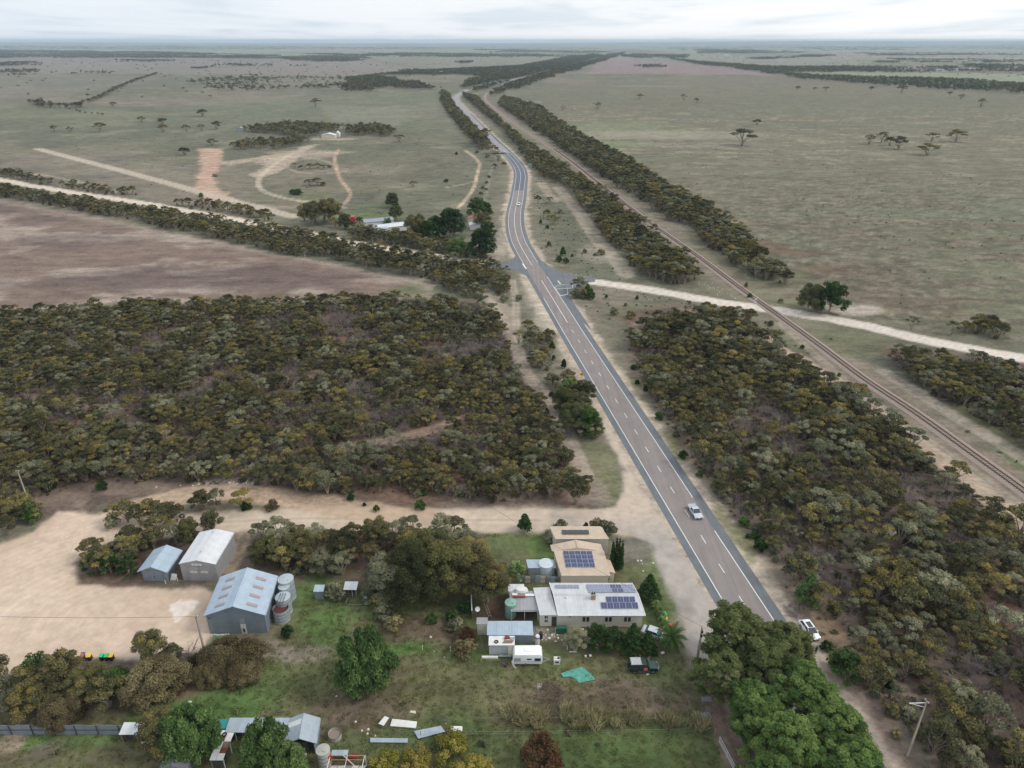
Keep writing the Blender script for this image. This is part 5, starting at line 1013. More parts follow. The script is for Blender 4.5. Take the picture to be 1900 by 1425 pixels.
def roof(parent, A, B, C, D, n, mat, name='roof_sheet', pick=None, ribs=3):
    """A-B is the upper edge, D-C the lower one; one object for each sheet"""
    A, B, C, D = map(Vector, (A, B, C, D)); nrm = (B - A).cross(D - A).normalized()
    if nrm.z < 0: nrm = -nrm
    out = []
    for i in range(n):
        t0, t1 = i / n, (i + 1) / n + 0.04 / n * (i < n - 1); e = 0.004 * (i % 2)
        k = ribs * 2 + 1; us = [t0 + (t1 - t0) * j / (k - 1) for j in range(k)]; zz = [0.0 if j % 2 == 0 else 0.014 for j in range(k)]; zz[0] = zz[-1] = 0.012
        jl = random.uniform(-0.02, 0.03)
        T = [A.lerp(B, u) + nrm * (z + e) for u, z in zip(us, zz)]; Bo = [D.lerp(C, u) + (D - A).normalized() * jl + nrm * (z + e) for u, z in zip(us, zz)]
        bm = MB(); V_ = T + Bo + [p - nrm * 0.03 for p in (T[0], T[-1], Bo[0], Bo[-1])]; F_ = [(j, j + 1, k + j + 1, k + j) for j in range(k - 1)]
        q = 2 * k; F_ += [(k, 2 * k - 1, q + 3, q + 2), (0, k, q + 2, q), (k - 1, 2 * k - 1, q + 3, q + 1)]
        m = mat if pick is None else (pick(i) or mat)
        bm.add(V_, F_, m); out.append(bm.build(name, parent))
    return out
def wall(parent, p, q, h0, h1, mat, t=0.1, apex=None, name='wall', z0=0.0, inn=1):
    """vertical wall from p to q (2D), heights at both ends, optional (fraction, height) apex"""
    p = Vector((*p, 0)); q = Vector((*q, 0)); d = (q - p).normalized(); n = Vector((-d.y, d.x, 0)) * t * inn
    P = [p + Vector((0, 0, z0)), q + Vector((0, 0, z0)), q + Vector((0, 0, h1))]
    if apex: P.append(p.lerp(q, apex[0]) + Vector((0, 0, apex[1])))
    P.append(p + Vector((0, 0, h0)))
    b = MB(); b.prism(P, n, mat); return b.build(name, parent)
def plate(parent, name, p, q, z0, z1, mat, t=0.04, out=0.05):
    """a flat piece on the outside (right side of p->q) of a wall"""
    p = Vector((*p, 0)); q = Vector((*q, 0)); d = (q - p).normalized(); n = Vector((d.y, -d.x, 0))
    P = [a + Vector((0, 0, z)) + n * (out - t) for a, z in ((p, z0), (q, z0), (q, z1), (p, z1))]
    b = MB(); b.prism(P, n * t, mat); return b.build(name, parent)
def gable_shed(name, label, cat, A, ang, w_, L_, ze, zr, wallm, roofm, ov=0.2, sheets=9, pick=None, skew=0.0, group=None, open_front=False):
    o = empty(name, (*A, 0), R(ang)); tag(o, label, cat, group)
    S = lambda x, y: (x + skew * y, y)
    if not open_front: wall(o, S(0, 0), S(w_, 0), ze, ze, wallm, apex=(0.5, zr - 0.03))
    wall(o, S(w_, L_), S(0, L_), ze, ze, wallm, apex=(0.5, zr - 0.03))
    wall(o, S(w_, 0.1), S(w_, L_ - .1), ze - .02, ze - .02, wallm); wall(o, S(0, L_ - .1), S(0, 0.1), ze - .02, ze - .02, wallm)
    sl = (zr - ze) / (w_ / 2); y0, y1 = -ov, L_ + ov; ze2 = ze - sl * ov + 0.05; zr2 = zr + 0.05
    rL = S(w_ / 2, y0); rH = S(w_ / 2, y1)
    roof(o, (*S(w_ / 2, y0), zr2), (*S(w_ / 2, y1), zr2), (*S(-ov, y1), ze2), (*S(-ov, y0), ze2), sheets, roofm, pick=(lambda i: pick(0, i)) if pick else None)
    roof(o, (*S(w_ / 2, y0), zr2), (*S(w_ / 2, y1), zr2), (*S(w_ + ov, y1), ze2), (*S(w_ + ov, y0), ze2), sheets, roofm, pick=(lambda i: pick(1, i)) if pick else None)
    b = MB(); c = Vector((*rL, zr2)); e = Vector((*rH, zr2)); dx = 0.16
    b.prism([c + Vector((-dx, 0, 0.045 - sl * dx)), c + Vector((0, 0, 0.075)), c + Vector((dx, 0, 0.045 - sl * dx)), c + Vector((0, 0, 0.02))], e - c, roofm); b.build('ridge_cap', o)
    for y in (y0, y1):      # barge trims
        for x in (-ov, w_ + ov):
            b = MB(); p0 = Vector((*S(x, y), ze2 - 0.10)); p1 = Vector((*S(w_ / 2, y), zr2 - 0.10)); t = Vector((0, 0.03 if y > 0 else -0.03, 0))
            b.prism([p0, p1, p1 + Vector((0, 0, 0.12)), p0 + Vector((0, 0, 0.12))], t, roofm); b.build('barge_board', o)
    for x in (-ov, w_ + ov):
        b = MB(); sg = -1 if x < 0 else 1
        p0 = Vector((*S(x, y0), ze2 - 0.06)); p1 = Vector((*S(x, y1), ze2 - 0.06)); b.prism([p0, p0 + Vector((0.1 * sg, 0, 0)), p0 + Vector((0.1 * sg, 0, -0.1)), p0 + Vector((0, 0, -0.1))], p1 - p0, roofm); b.build('gutter', o)
    return o
# ------------------------------------------------------------------ the three sheds at the sand yard
def pick_big(s, i): return None
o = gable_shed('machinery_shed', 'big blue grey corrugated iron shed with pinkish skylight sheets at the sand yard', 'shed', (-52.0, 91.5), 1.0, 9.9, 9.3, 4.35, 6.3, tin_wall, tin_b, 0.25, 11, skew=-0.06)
for s, u in ((0, 1), (1, -1)):
    for k in range(4):
        yy = 1.2 + 2.15 * k; cx = 4.95 + (-1 if s == 0 else 1) * 2.75; dz = 4.35 + (6.3 - 4.35) * (1 - 2.75 / 4.95) + 0.115
        sl = 1.95 / 4.95 * (1 if s == 0 else -1); P = []
        for a, b_ in ((-0.85, -0.3), (0.85, -0.3), (0.85, 0.32), (-0.85, 0.32)):
            P.append(Vector((cx + a - 0.06 * (yy + b_), yy + b_, dz + a * sl)))
        b = MB(); b.prism(P, (0, 0, 0.03), sky_sheet); b.build('skylight', o)
plate(o, 'door', (5.5, -0.02), (6.4, -0.02), 0.02, 2.15, white); plate(o, 'door_infill', (5.5, -0.02), (6.4, -0.02), 2.2, 3.4, greyp)
plate(o, 'door_hinge_board', (5.8, -0.04), (6.15, -0.04), 0.4, 1.2, dgrey, out=0.09)
for x in np.arange(0.3, 3.4, 0.24):
    b = MB(); b.box(x, x + 0.18, -0.45 - random.random() * .1, -0.25, 0, 0.1 + random.random() * 0.22, white); b.build('stored_block', o)
plate(o, 'wall_light', (0.5, -0.02), (0.8, -0.02), 3.7, 3.9, black, out=0.3)
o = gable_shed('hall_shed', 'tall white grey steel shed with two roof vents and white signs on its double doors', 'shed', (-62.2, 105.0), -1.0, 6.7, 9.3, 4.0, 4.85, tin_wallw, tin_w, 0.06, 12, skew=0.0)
for x0, x1 in ((1.15, 3.33), (3.37, 5.5)):
    dr = plate(o, 'door', (x0, -0.02), (x1, -0.02), 0.03, 3.35, tin_wallw, 0.05, 0.07)
for x0 in (1.75, 3.75):
    pl = plate(o, 'door_sign', (x0, -0.06), (x0 + 1.25, -0.06), 1.9, 2.3, white, 0.03, 0.07)
    for q in range(6): plate(o, 'sign_lettering', (x0 + 0.15 + q * 0.17, -0.10), (x0 + 0.25 + q * 0.17, -0.10), 2.02, 2.18, greyp, 0.01, 0.05)
plate(o, 'gable_sign', (2.3, -0.02), (4.2, -0.02), 3.6, 4.1, white, 0.04, 0.09)
for q in range(8): plate(o, 'sign_lettering', (2.45 + q * 0.2, -0.08), (2.57 + q * 0.2, -0.08), 3.76, 3.92, greyp, 0.01, 0.05)
for y in (2.4, 8.3):
    b = MB(); b.cyl((3.35, y), 0.16, 4.85, 5.2, tin_w, 12); b.cyl((3.35, y), 0.27, 5.2, 5.42, tin_w, 12, 0.12); b.build('roof_vent', o)
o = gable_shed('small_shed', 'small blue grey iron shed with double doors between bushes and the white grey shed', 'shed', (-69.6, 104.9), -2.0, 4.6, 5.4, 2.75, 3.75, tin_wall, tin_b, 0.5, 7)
for x0, x1 in ((0.5, 2.2), (2.24, 3.9)): plate(o, 'door', (x0, -0.02), (x1, -0.02), 0.03, 2.5, tin_wall, 0.05, 0.07)
b = MB(); b.box(2.15, 2.29, -0.16, -0.09, 0.9, 1.3, dgrey); b.build('door_handle', o)
def post(x, y, h, mat=white, r=0.06, name='bollard_post', label=None, group=None, cat='post'):
    b = MB(); b.tube((0, 0, 0), (0, 0, h), r, mat, 6); ob = b.build(name); ob.location = (x, y, 0); return tag(ob, label, cat, group)
for px, py, l in ((307.5, 1083), 0, 'white short post in front of the small blue grey shed'), ((330, 1078), 0, 'white short post between the small shed and the white grey shed'):
    g = G(*px); post(g.x, g.y, 0.9, label=l, group='white marker posts by the sheds')
g = G(316, 1076); b = MB(); b.prism([(0, 0, 0), (1.1, 0, 0), (1.5, 0.1, 1.3), (0.5, 0.1, 1.5)], (0.05, -0.1, 0), white); ob = b.build('leaning_board'); ob.location = (g.x, g.y, 0); tag(ob, 'white boards leaning against the right side of the small shed', 'boards')
def tank(px, py, z, r, mat, label, rings=4, lid='cone', name='water_tank', group=None, lidmat=None):
    g = G(px, py, z); o = empty(name, (g.x, g.y, 0)); tag(o, label, 'tank', group)
    b = MB(); n = 28; hs = np.linspace(0, z, rings * 4 + 1)
    for a, c in zip(hs[:-1], hs[1:]):
        rr = r * (1.0 + 0.012 * math.sin(a * 9)); b.cyl((0, 0), rr, a, c, mat, n, r * (1.0 + 0.012 * math.sin(c * 9)), cap=False)
    b.build('wall', o, smooth=True)
    for k in range(1, rings):
        b = MB(); b.cyl((0, 0), r + 0.03, z * k / rings - 0.03, z * k / rings + 0.03, dgrey if rings > 3 else mat, n, cap=False); b.build('hoop', o)
    b = MB()
    if lid == 'open':
        b.cyl((0, 0), r * 0.97, z - 0.35, z - 0.34, lidmat or paint('tank_rust', lin(92, 46, 42), .9), n); b.build('inside', o)
        b = MB(); b.cyl((0, 0), r + 0.05, z - 0.06, z + 0.04, mat, n, cap=False); b.build('rim', o)
    else:
        b.cyl((0, 0), r + 0.04, z, z + 0.05, lidmat or mat, n, r + 0.02, True, 0.18 * r); b.build('lid', o)
        b = MB(); b.cyl((r * 0.35, -r * 0.3), 0.22, z + 0.08, z + 0.24, lidmat or mat, 12); b.build('hatch', o)
    return o
tz = iron('tank_steel', lin(176, 188, 192), 0.05, rough=0.5); tgreen = paint('tank_green', lin(132, 172, 156), 0.5, 0, 0.2); tconc = paint('tank_concrete', lin(172, 170, 164), 0.9, 0, 0.4)
GT = 'water tanks beside the big shed'
tank(530, 1074, 4.3, 1.38, tz, 'tall pale water tank furthest back beside the big shed', group=GT); tank(527, 1088, 3.7, 1.0, tz, 'narrow pale water tank between two wider ones beside the big shed', group=GT)
tank(524.5, 1107, 3.5, 1.3, tz, 'wide water tank with black pipes on its lid beside the big shed', group=GT); tank(520.5, 1128, 2.6, 1.36, tz, 'open topped water tank with rust red inside beside the big shed', lid='open', group=GT)
g = G(521, 1146); b = MB(); b.box(-0.4, 0.4, -0.1, 0.1, 0, 1.3, black); ob = b.build('dark_board'); ob.location = (g.x, g.y - 0.1, 0); tag(ob, 'black board leaning on the front of the rusty open tank', 'board')
b = MB(); g = G(523, 1110, 3.6); 
for k in range(3): b.tube((k * 0.5 - 0.6, -1.3, -0.2), (k * 0.45 - 0.3, 0.3, 0.35), 0.05, black); b.tube((k * 0.45 - 0.3, 0.3, 0.35), (k * 0.4 - .5, 1.2, -0.1), 0.05, black)
ob = b.build('pipe_bundle'); ob.location = (g.x, g.y, 3.75); tag(ob, 'black pipes lying over the lid of the wide water tank', 'pipes')
# small outhouse and poultry shelter
def box_shed(name, label, px, py, w_, d_, h0, h1, wallm, roofm, ang=0, n=3, cat='shed', front=True, ov=0.12):
    g = G(px, py); o = empty(name, (g.x, g.y, 0), R(ang)); tag(o, label, cat)
    if front: wall(o, (0, 0), (w_, 0), h0, h0, wallm, 0.05)
    wall(o, (w_, d_), (0, d_), h1, h1, wallm, 0.05); wall(o, (w_, .05), (w_, d_ - .05), h0, h1, wallm, 0.05); wall(o, (0, d_ - .05), (0, .05), h1, h0, wallm, 0.05)
    s = (h1 - h0) / d_
    roof(o, (-ov, d_ + ov, h1 + s * ov + .04), (w_ + ov, d_ + ov, h1 + s * ov + .04), (w_ + ov, -ov, h0 - s * ov + .04), (-ov, -ov, h0 - s * ov + .04), n, roofm)
    return o
box_shed('outhouse', 'tiny blue grey iron outhouse on the grass right of the big shed', 585, 1112, 1.6, 1.2, 1.9, 2.2, tin_wall, tin_b)
o = box_shed('poultry_shelter', 'small open shelter with white roof and timber pen near the dark trees', 640, 1107, 2.2, 1.6, 1.7, 2.0, timber, tin_w, 0, 3, 'shelter', False)
for k in range(4): b = MB(); b.box(0.05 + 0.68 * k, 0.12 + 0.68 * k, -0.05, 0.02, 0, 1.7, white if k in (2, 3) else timber); b.build('post', o)
for k in range(2): b = MB(); b.box(0, 2.2, -0.05, -0.01, 0.3 + 0.4 * k, 0.38 + 0.4 * k, timber); b.build('rail', o)
g = G(675, 1122); b = MB(); b.prism([(0, 0, 0), (0.7, 0, 0), (0.7, 0.25, 1.7), (0, 0.25, 1.7)], (0, 0.05, 0), tin_z); ob = b.build('iron_sheet'); ob.location = (g.x, g.y, 0); tag(ob, 'upright galvanised sheet at the corner of the timber pen', 'sheet')
g = G(642, 1123); b = MB(); b.box(0, 3.0, 0, 0.12, 0, 0.15, timber); b.box(0, 0.1, 0, 1.5, 0, 0.5, timber); ob = b.build('pen_beam'); ob.location = (g.x, g.y, 0); tag(ob, 'pale beam lying on the ground in front of the poultry shelter', 'beam')
# ------------------------------------------------------------------ the house
K = lambda x, y: (x - 0.14 * y, y)
H_ = empty('house', (7.9, 92.8, 0), 0); tag(H_, 'cream house with long pale grey roof, chimney and three solar arrays', 'house')
hw_m = paint('house_wall', lin(224, 218, 206), 0.7, 0, 0.15); hroof = iron('pale_grey_roof', lin(196, 198, 200), 0.01, rough=0.55, metal=0.05)
for a, b_ in ((K(.2, .35), K(14.7, .35)), (K(14.7, 7.6), K(.2, 7.6))): wall(H_, a, b_, 2.95, 2.95, hw_m, 0.15)
wall(H_, K(14.7, .5), K(14.7, 7.45), 2.95, 2.95, hw_m, 0.15, apex=(0.5, 3.55)); wall(H_, K(.2, 7.45), K(.2, .5), 2.95, 2.95, hw_m, 0.15, apex=(.5, 3.55))
zt, zl = 3.8, 3.05
roof(H_, (*K(0, 4.2), zt), (*K(15, 4.2), zt), (*K(15, -0.05), zl), (*K(0, -0.05), zl), 17, hroof)
roof(H_, (*K(0, 4.2), zt), (*K(15, 4.2), zt), (*K(15, 7.9), zl + 0.1), (*K(0, 7.9), zl + 0.1), 17, hroof)
for u in (-0.06, 14.98):
    for y0, y1, z0, z1 in ((-0.1, 4.2, zl - .05, zt), (4.2, 7.95, zt, zl + .05)):
        b = MB(); b.prism([(*K(u, y0), z0 - .06), (*K(u, y1), z1 - .06), (*K(u, y1), z1 + .12), (*K(u, y0), z0 + .12)], (0.12, 0, 0), white); b.build('barge_board', H_)
b = MB(); b.prism([(*K(-.05, -.06), zl - .08), (*K(-.05, -.2), zl - .08), (*K(-.05, -.2), zl + .03), (*K(-.05, -.06), zl + .03)], (15.1, 0, 0), white); b.build('gutter', H_)
b = MB(); b.prism([(*K(0, 4.05), zt + .03), (*K(0, 4.2), zt + .09), (*K(0, 4.35), zt + .03)], (15, 0, 0), hroof); b.build('ridge_cap', H_)
ch = MB(); ch.box(6.0, 6.75, 3.0, 3.6, 3.3, 4.7, paint('chimney_brick', lin(168, 142, 126), 0.9, 0, 0.6)); cho = ch.build('chimney', H_)
for q in (6.17, 6.55): b = MB(); b.cyl((q, 3.3), 0.14, 4.7, 5.1, dgrey, 10); b.build('chimney_pot', cho)
b = MB(); b.box(5.9, 6.85, 2.9, 3.7, 4.6, 4.72, conc); b.build('chimney_cap', cho)
for x, y, z in ((1.6, 3.5, 3.72), (8.9, 3.7, 3.75), (4.2, 5.9, 3.5)): b = MB(); b.cyl((x, y), 0.2, z, z + 0.25, white, 12, 0.1); b.build('roof_vent', H_)
b = MB(); b.tube((6.3, 4.4, 3.8), (6.3, 4.4, 5.6), 0.03, chrome); b.tube((5.9, 4.4, 5.4), (6.8, 4.4, 5.5), 0.02, chrome); b.build('antenna', H_)
pv_blue = material('solar_cell_glass', lambda k: k.princ(k.mix(lin(52, 60, 96), lin(64, 72, 112), k.noise(k.obj(), 1.2, 2)), 0.12, 0.1, spec=0.8)); pv_frame = paint('solar_frame', lin(188, 192, 198), 0.4)
pv_grey = material('pale_solar_glass', lambda k: k.princ(lin(128, 134, 158), 0.15, 0.2, spec=0.8)); pv_black = material('black_solar_glass', lambda k: k.princ(lin(38, 44, 44), 0.15, 0.1, spec=0.8))
_pv = {}
def solar(parent, O_, ux, uy, w_, h_, glassm, slope_n):
    key = (round(w_, 2), round(h_, 2), glassm.name)
    if key not in _pv:
        b = MB(); b.box(0, w_, 0, h_, 0, 0.035, pv_frame if glassm is not pv_black else glassm); f = 0.03
        b.box(f, w_ / 2 - f / 3, f, h_ - f, 0.03, 0.042, glassm); b.box(w_ / 2 + f / 3, w_ - f, f, h_ - f, 0.03, 0.042, glassm)
        me = b.build('solar_panel'); _pv[key] = me.data; bpy.data.objects.remove(me)
    ob = link('solar_panel', _pv[key], parent); ux = Vector(ux).normalized(); n = Vector(slope_n).normalized(); uy = n.cross(ux)
    from mathutils import Matrix
    M = Matrix((ux, uy, n)).transposed().to_4x4(); M.translation = Vector(O_); ob.matrix_local = M
def array(parent, x0, y0, z_fn, cols, rows, w_, h_, gm, skew=-0.14, off=0.0):
    for r_ in range(rows):
        for c in range(cols):
            x, y = x0 + c * w_ * 1.02 + off * r_, y0 + r_ * h_ * 0.99
            z = z_fn(y); s = (z_fn(y + 0.1) - z) / 0.1
            solar(parent, (x + skew * y, y, z + 0.13), (1, 0, 0), (0, 1, s), w_, h_, gm if not callable(gm) else gm(c, r_), (0, -s, 1))
zf = lambda y: zl + (zt - zl) * (y + 0.05) / 4.25; zb = lambda y: zt + (zl + .1 - zt) * (y - 4.2) / 3.7
array(H_, 7.75, 1.15, zf, 6, 1, 1.06, 1.3, pv_blue); array(H_, 8.95, 2.42, zf, 5, 1, 1.0, 1.25, pv_blue)
array(H_, 6.35, 4.65, zb, 8, 2, 1.03, 1.3, lambda c, r_: pv_blue if c in (4, 5) else pv_grey); array(H_, 0.75, 6.1, zb, 4, 1, 1.05, 1.0, pv_grey)
def window(parent, p, q, z0, z1, bars=1):
    f = plate(parent, 'window', p, q, z0, z1, white, 0.06, 0.08); d = (Vector(q) - Vector(p)); n = bars + 1
    for i in range(n):
        a = Vector(p) + d * (i / n) + d * 0.06; c = Vector(p) + d * ((i + 1) / n) - d * 0.06
        g_ = plate(f, 'pane', a, c, z0 + .08, z1 - .08, glass, 0.02, 0.095)
for x in (4.3, 8.2, 11.5): window(H_, K(x, .35), K(x + 1.3, .35), 1.2, 2.35)
plate(H_, 'meter_box', K(2.0, .35), K(2.3, .35), 2.2, 2.5, greyp, .1, .12)
an = MB(); wall(H_, K(-2.95, .5), K(.2, .5), 2.9, 2.9, hw_m, 0.12); wall(H_, K(-2.95, 6.8), K(-2.95, .6), 2.7, 2.7, hw_m, .12); wall(H_, K(.2, 6.85), K(-2.95, 6.85), 2.7, 2.7, hw_m, .12)
roof(H_, (*K(-3.1, 7.0), 2.82), (*K(-.1, 7.0), 2.95), (*K(-.1, .0), 3.0), (*K(-3.1, .0), 2.95), 4, hroof)
for z0 in (0.9, 1.75): window(H_, K(-2.2, .5), K(-1.6, .5), z0, z0 + .75, 1)
plate(H_, 'door', K(-.95, .5), K(-.1, .5), 0.05, 2.2, dgrey, .05, .07)
b = MB(); b.prism([(-.9, .3, 0), (.9, .3, 0), (1.2, -.5, 0), (-.9, -.5, 0)], (0, 0, 1.35), greenp); ob = b.build('green_tarp_cover', None, 0.08); ob.location = (8.5, 91.9, 0); tag(ob, 'dark green covered box standing at the house back door', 'cover')
# carport and lean-tos at the left end of the house
o = empty('carport', (-0.2, 94.6, 0)); tag(o, 'low grey flat roofed carport attached left of the house annex', 'carport')
roof(o, (-.3, 4.6, 2.5), (4.6, 4.6, 2.6), (4.9, 0, 2.4), (0, 0, 2.3), 6, tin_wallw)
roof(o, (-.6, 6.6, 2.45), (2.4, 6.6, 2.45), (2.4, 4.7, 2.4), (-.5, 4.7, 2.4), 3, tin_w)
for x, y in ((.1, .1), (4.7, .1), (-.2, 4.5), (4.5, 4.5), (-.5, 6.4), (2.3, 6.4), (2.4, .1)): b = MB(); b.tube((x, y, 0), (x, y, 2.35), 0.05, white); b.build('post', o)
b = MB(); b.box(0, 4.8, -.02, .06, 2.1, 2.25, white); b.build('fascia', o)
for x, y, w_, d_, m, l in ((0.2, 3.4, 1.0, .6, white, 'white'), (2.5, 3.2, 2.2, .6, white, 'white'), (.4, 2.9, 2.2, .4, rustp, 'dark red')):
    b = MB(); b.box(0, w_, 0, d_, 0, .06, m); ob = b.build('roof_board'); ob.location = (-.2 + x, 94.6 + y, 2.66); tag(ob, l + (' long' if w_ > 2 else ' short') + ' board lying on the carport roof beside the annex', 'board')
b = MB(); b.cyl((0, 0), 1.0, 0, .45, white, 20, .8, True, .12); ob = b.build('round_cover', None, 0, True); ob.scale = (1.25, .8, 1); ob.location = (1.7, 99.3, 2.65); tag(ob, 'white rounded tank lid on the back of the carport roof', 'cover')
tank(947.4, 1117.5, 3.0, 1.0, tgreen, 'pale green ribbed water tank standing in the red brown yard', rings=6, lidmat=tgreen)
# hooped lattice mast lying in the yard, sheets and bits
g0, g1 = G(893, 1098, .5), G(909, 1141, 2.4); b = MB()
for q in (-.22, .22): b.tube((q, 0, 0), (q + g1.x - g0.x, g1.y - g0.y, 1.6), .04, timber)
for k in range(9): t = (k + .5) / 9; v = Vector((g1.x - g0.x, g1.y - g0.y, 1.6)) * t; b.tube((v.x - .22, v.y, v.z), (v.x + .22, v.y, v.z), .03, timber)
ob = b.build('ladder'); ob.location = (g0.x, g0.y, .4); tag(ob, 'old timber ladder leaning under the brown tree in the yard', 'ladder')
def dish(px, py):
    g = G(px, py, 1); o = empty('satellite_dish', (g.x, g.y, 0)); tag(o, 'grey satellite dish on the fence left of the house yard', 'dish')
    b = MB(); n = 16; V_ = [(0, 0, 0)] + [(0.35 * math.cos(a), 0.35 * math.sin(a), .05) for a in np.linspace(0, 6.283, n, False)] + [(0.75 * math.cos(a), 0.75 * math.sin(a), .22) for a in np.linspace(0, 6.283, n, False)]
    b.add(V_, [(0, 1 + i, 1 + (i + 1) % n) for i in range(n)] + [(1 + i, 1 + n + i, 1 + n + (i + 1) % n, 1 + (i + 1) % n) for i in range(n)], tin_w); d = b.build('reflector', o, 0, True); d.scale = (.6,) * 3; d.location = (0, 0, 1.5); d.rotation_euler = (R(50), R(25), 0)
    b = MB(); b.tube((0, .1, 0), (0, .1, 1.5), .05, chrome); b.build('mast', o)
dish(886, 1134)
# yard fence of sheets behind the house
YF = empty('sheet_fence', (*G(957, 1082)[:2], 0)); tag(YF, 'patchwork fence of grey, cream and red sheets behind the house', 'fence')
x = 0; k = 0; cols = [greyp, tin_wall, cream, tin_wall, tin_z, cream, greyp, tin_b, tin_wall, dgrey, rustp, greyp, dgrey, tin_wall, greyp, cream]
for k, m in enumerate(cols):
    b = MB(); h = 1.75 + random.uniform(-.12, .18); b.prism([(x, 0, 0), (x + .88, 0, 0), (x + .88, -.12, h), (x, -.12, h)], (0, .04, 0), m); b.build('sheet', YF); x += .93
for k in range(6): b = MB(); b.box(k * 2.9 - .05, k * 2.9 + .05, -.2, -.1, 0, 2.1, timber); b.build('post', YF)
b = MB(); b.box(0, 14.6, -.2, -.14, 1.1, 1.18, timber); b.build('rail', YF)
LF = empty('yard_fence', (*G(876, 1148)[:2], 0)); tag(LF, 'dark iron fence along the left side of the house yard', 'fence')
pa = Vector((0, 0)); pb = Vector((G(874, 1103) - G(876, 1148))[:2])
for k in range(8):
    a, c = pa.lerp(pb, k / 8), pa.lerp(pb, (k + .97) / 8); b = MB(); b.prism([(a.x, a.y, 0), (c.x, c.y, 0), (c.x, c.y, 1.8 + random.random() * .15), (a.x, a.y, 1.8)], (.05, 0, 0), [tin_wall, dgrey, tin_wall, greyp][k % 4]); b.build('sheet', LF)
b = MB(); b.prism([(-.08, 0, 1.8), (.1, 0, 1.8), (.1, 0, 1.9), (-.08, 0, 1.9)], (pb.x, pb.y, 0.05), white); b.build('top_rail', LF)
# blue shed, cream cabinet, grey box room
o = empty('blue_shed', (-4.1, 89.25, 0)); tag(o, 'low shed with pale blue iron roof behind the caravan', 'shed')
wall(o, (3.6, 0), (7.5, 0), 2.05, 2.05, tin_wall, .06); wall(o, (0, 0), (3.6, 0), 2.05, 2.05, tin_wall, .06); wall(o, (7.5, .06), (7.5, 2.5), 2.05, 2.35, tin_wall, .06); wall(o, (0, 2.5), (0, .06), 2.35, 2.05, tin_wall, .06); wall(o, (7.5, 2.56), (0, 2.56), 2.35, 2.35, tin_wall, .06)
roof(o, (-.2, 2.75, 2.45), (7.6, 2.75, 2.45), (7.7, -.15, 2.12), (-.1, -.15, 2.12), 9, tin_b)
o = empty('cream_shed', (-6.0, 91.3, 0)); tag(o, 'narrow cream iron shed left of the low blue roofed shed', 'shed')
for a, c in (((0, 0), (1.75, 0)), ((1.75, 0), (1.75, 1.3)), ((1.75, 1.3), (0, 1.3)), ((0, 1.3), (0, 0))): wall(o, a, c, 2.45, 2.45, cream, .05)
roof(o, (-.08, 1.38, 2.6), (1.83, 1.38, 2.6), (1.83, -.08, 2.5), (-.08, -.08, 2.5), 2, tin_wallw)
o = empty('flat_roofed_room', (-3.8, 86.9, 0)); tag(o, 'pale grey box room with junk on its flat roof beside the caravan', 'shed')
b = MB(); b.box(0, 4.15, 0, 1.9, 0, 2.1, paint('pale_grey_panel', lin(176, 182, 186), .6)); b.build('wall', o)
b = MB(); b.box(-.08, 4.25, -.08, 1.98, 2.1, 2.2, white); b.build('roof', o)
def on(name, label, cat, x, y, z, fn):
    b = MB(); fn(b); ob = b.build(name); ob.location = (x, y, z); return tag(ob, label, cat)
def tyre_fn(b):
    n = 18; V_, F_ = [], []
    for i in range(n):
        a = i * 6.2832 / n
        for j in range(8):
            c = j * 6.2832 / 8; rr = .27 + .1 * math.cos(c); V_.append((rr * math.cos(a), rr * math.sin(a), .1 + .09 * math.sin(c)))
    for i in range(n):
        for j in range(8): F_.append((i * 8 + j, ((i + 1) % n) * 8 + j, ((i + 1) % n) * 8 + (j + 1) % 8, i * 8 + (j + 1) % 8))
    b.add(V_, F_, tyre)
on('tyre', 'black tyre lying on the flat white roof of the grey room', 'tyre', -2.6, 87.5, 2.2, tyre_fn)
on('folded_tarp', 'red and white crumpled tarp on the roof of the grey room', 'tarp', -1.3, 88.0, 2.2, lambda b: (b.prism([(0, 0, 0), (1.0, .2, 0), (.8, .7, 0), (.1, .6, 0)], (0, 0, .25), rustp), b.prism([(.9, 0, 0), (1.9, .1, 0), (1.7, .5, 0), (1, .4, 0)], (0, 0, .12), greyp)))
on('roof_planks', 'grey planks stacked on the roof of the grey room', 'planks', -1.6, 87.2, 2.2, lambda b: [b.box(0 + .1 * k, 1.6 + .1 * k, k * .16, k * .16 + .12, 0, .06 + .03 * k, timber) for k in range(4)])
on('cream_door_panel', 'cream panel leaning on the grey room beside the caravan', 'panel', -.65, 86.55, 0, lambda b: b.prism([(0, 0, 0), (.75, 0, 0), (.75, .3, 1.95), (0, .3, 1.95)], (0, .05, 0), cream))
on('white_beam', 'long white beam on the ground left of the caravan', 'beam', -5.0, 86.0, 0, lambda b: b.box(0, 2.7, 0, .4, 0, .3, white))
on('grey_trestle', 'grey bench of planks between the white beam and the caravan', 'bench', -2.2, 86.1, 0, lambda b: [b.box(0, 2.1, .15 * k, .15 * k + .12, .35, .4, greyp) for k in range(3)] + [b.box(x, x + .1, 0, .4, 0, .35, dgrey) for x in (.1, 1.9)])
on('white_curved_panel', 'white curved plastic strip standing at the caravan rear', 'panel', -.05, 84.4, 0, lambda b: [b.box(.02 * k * k, .25 + .02 * k * k, -.4, -.3, 1.6 - .28 * k - .28, 1.6 - .28 * k, white) for k in range(6)])
on('scrap_heap', 'dark scrap heap on the grass at the caravan rear', 'scrap', -1.2, 84.6, 0, lambda b: [b.prism([(random.uniform(-.6, .4), random.uniform(-.5, .4), 0) for _ in range(3)], (random.uniform(-.2, .3), .1, random.uniform(.1, .5)), random.choice([dgrey, timber, rustp])) for _ in range(9)])
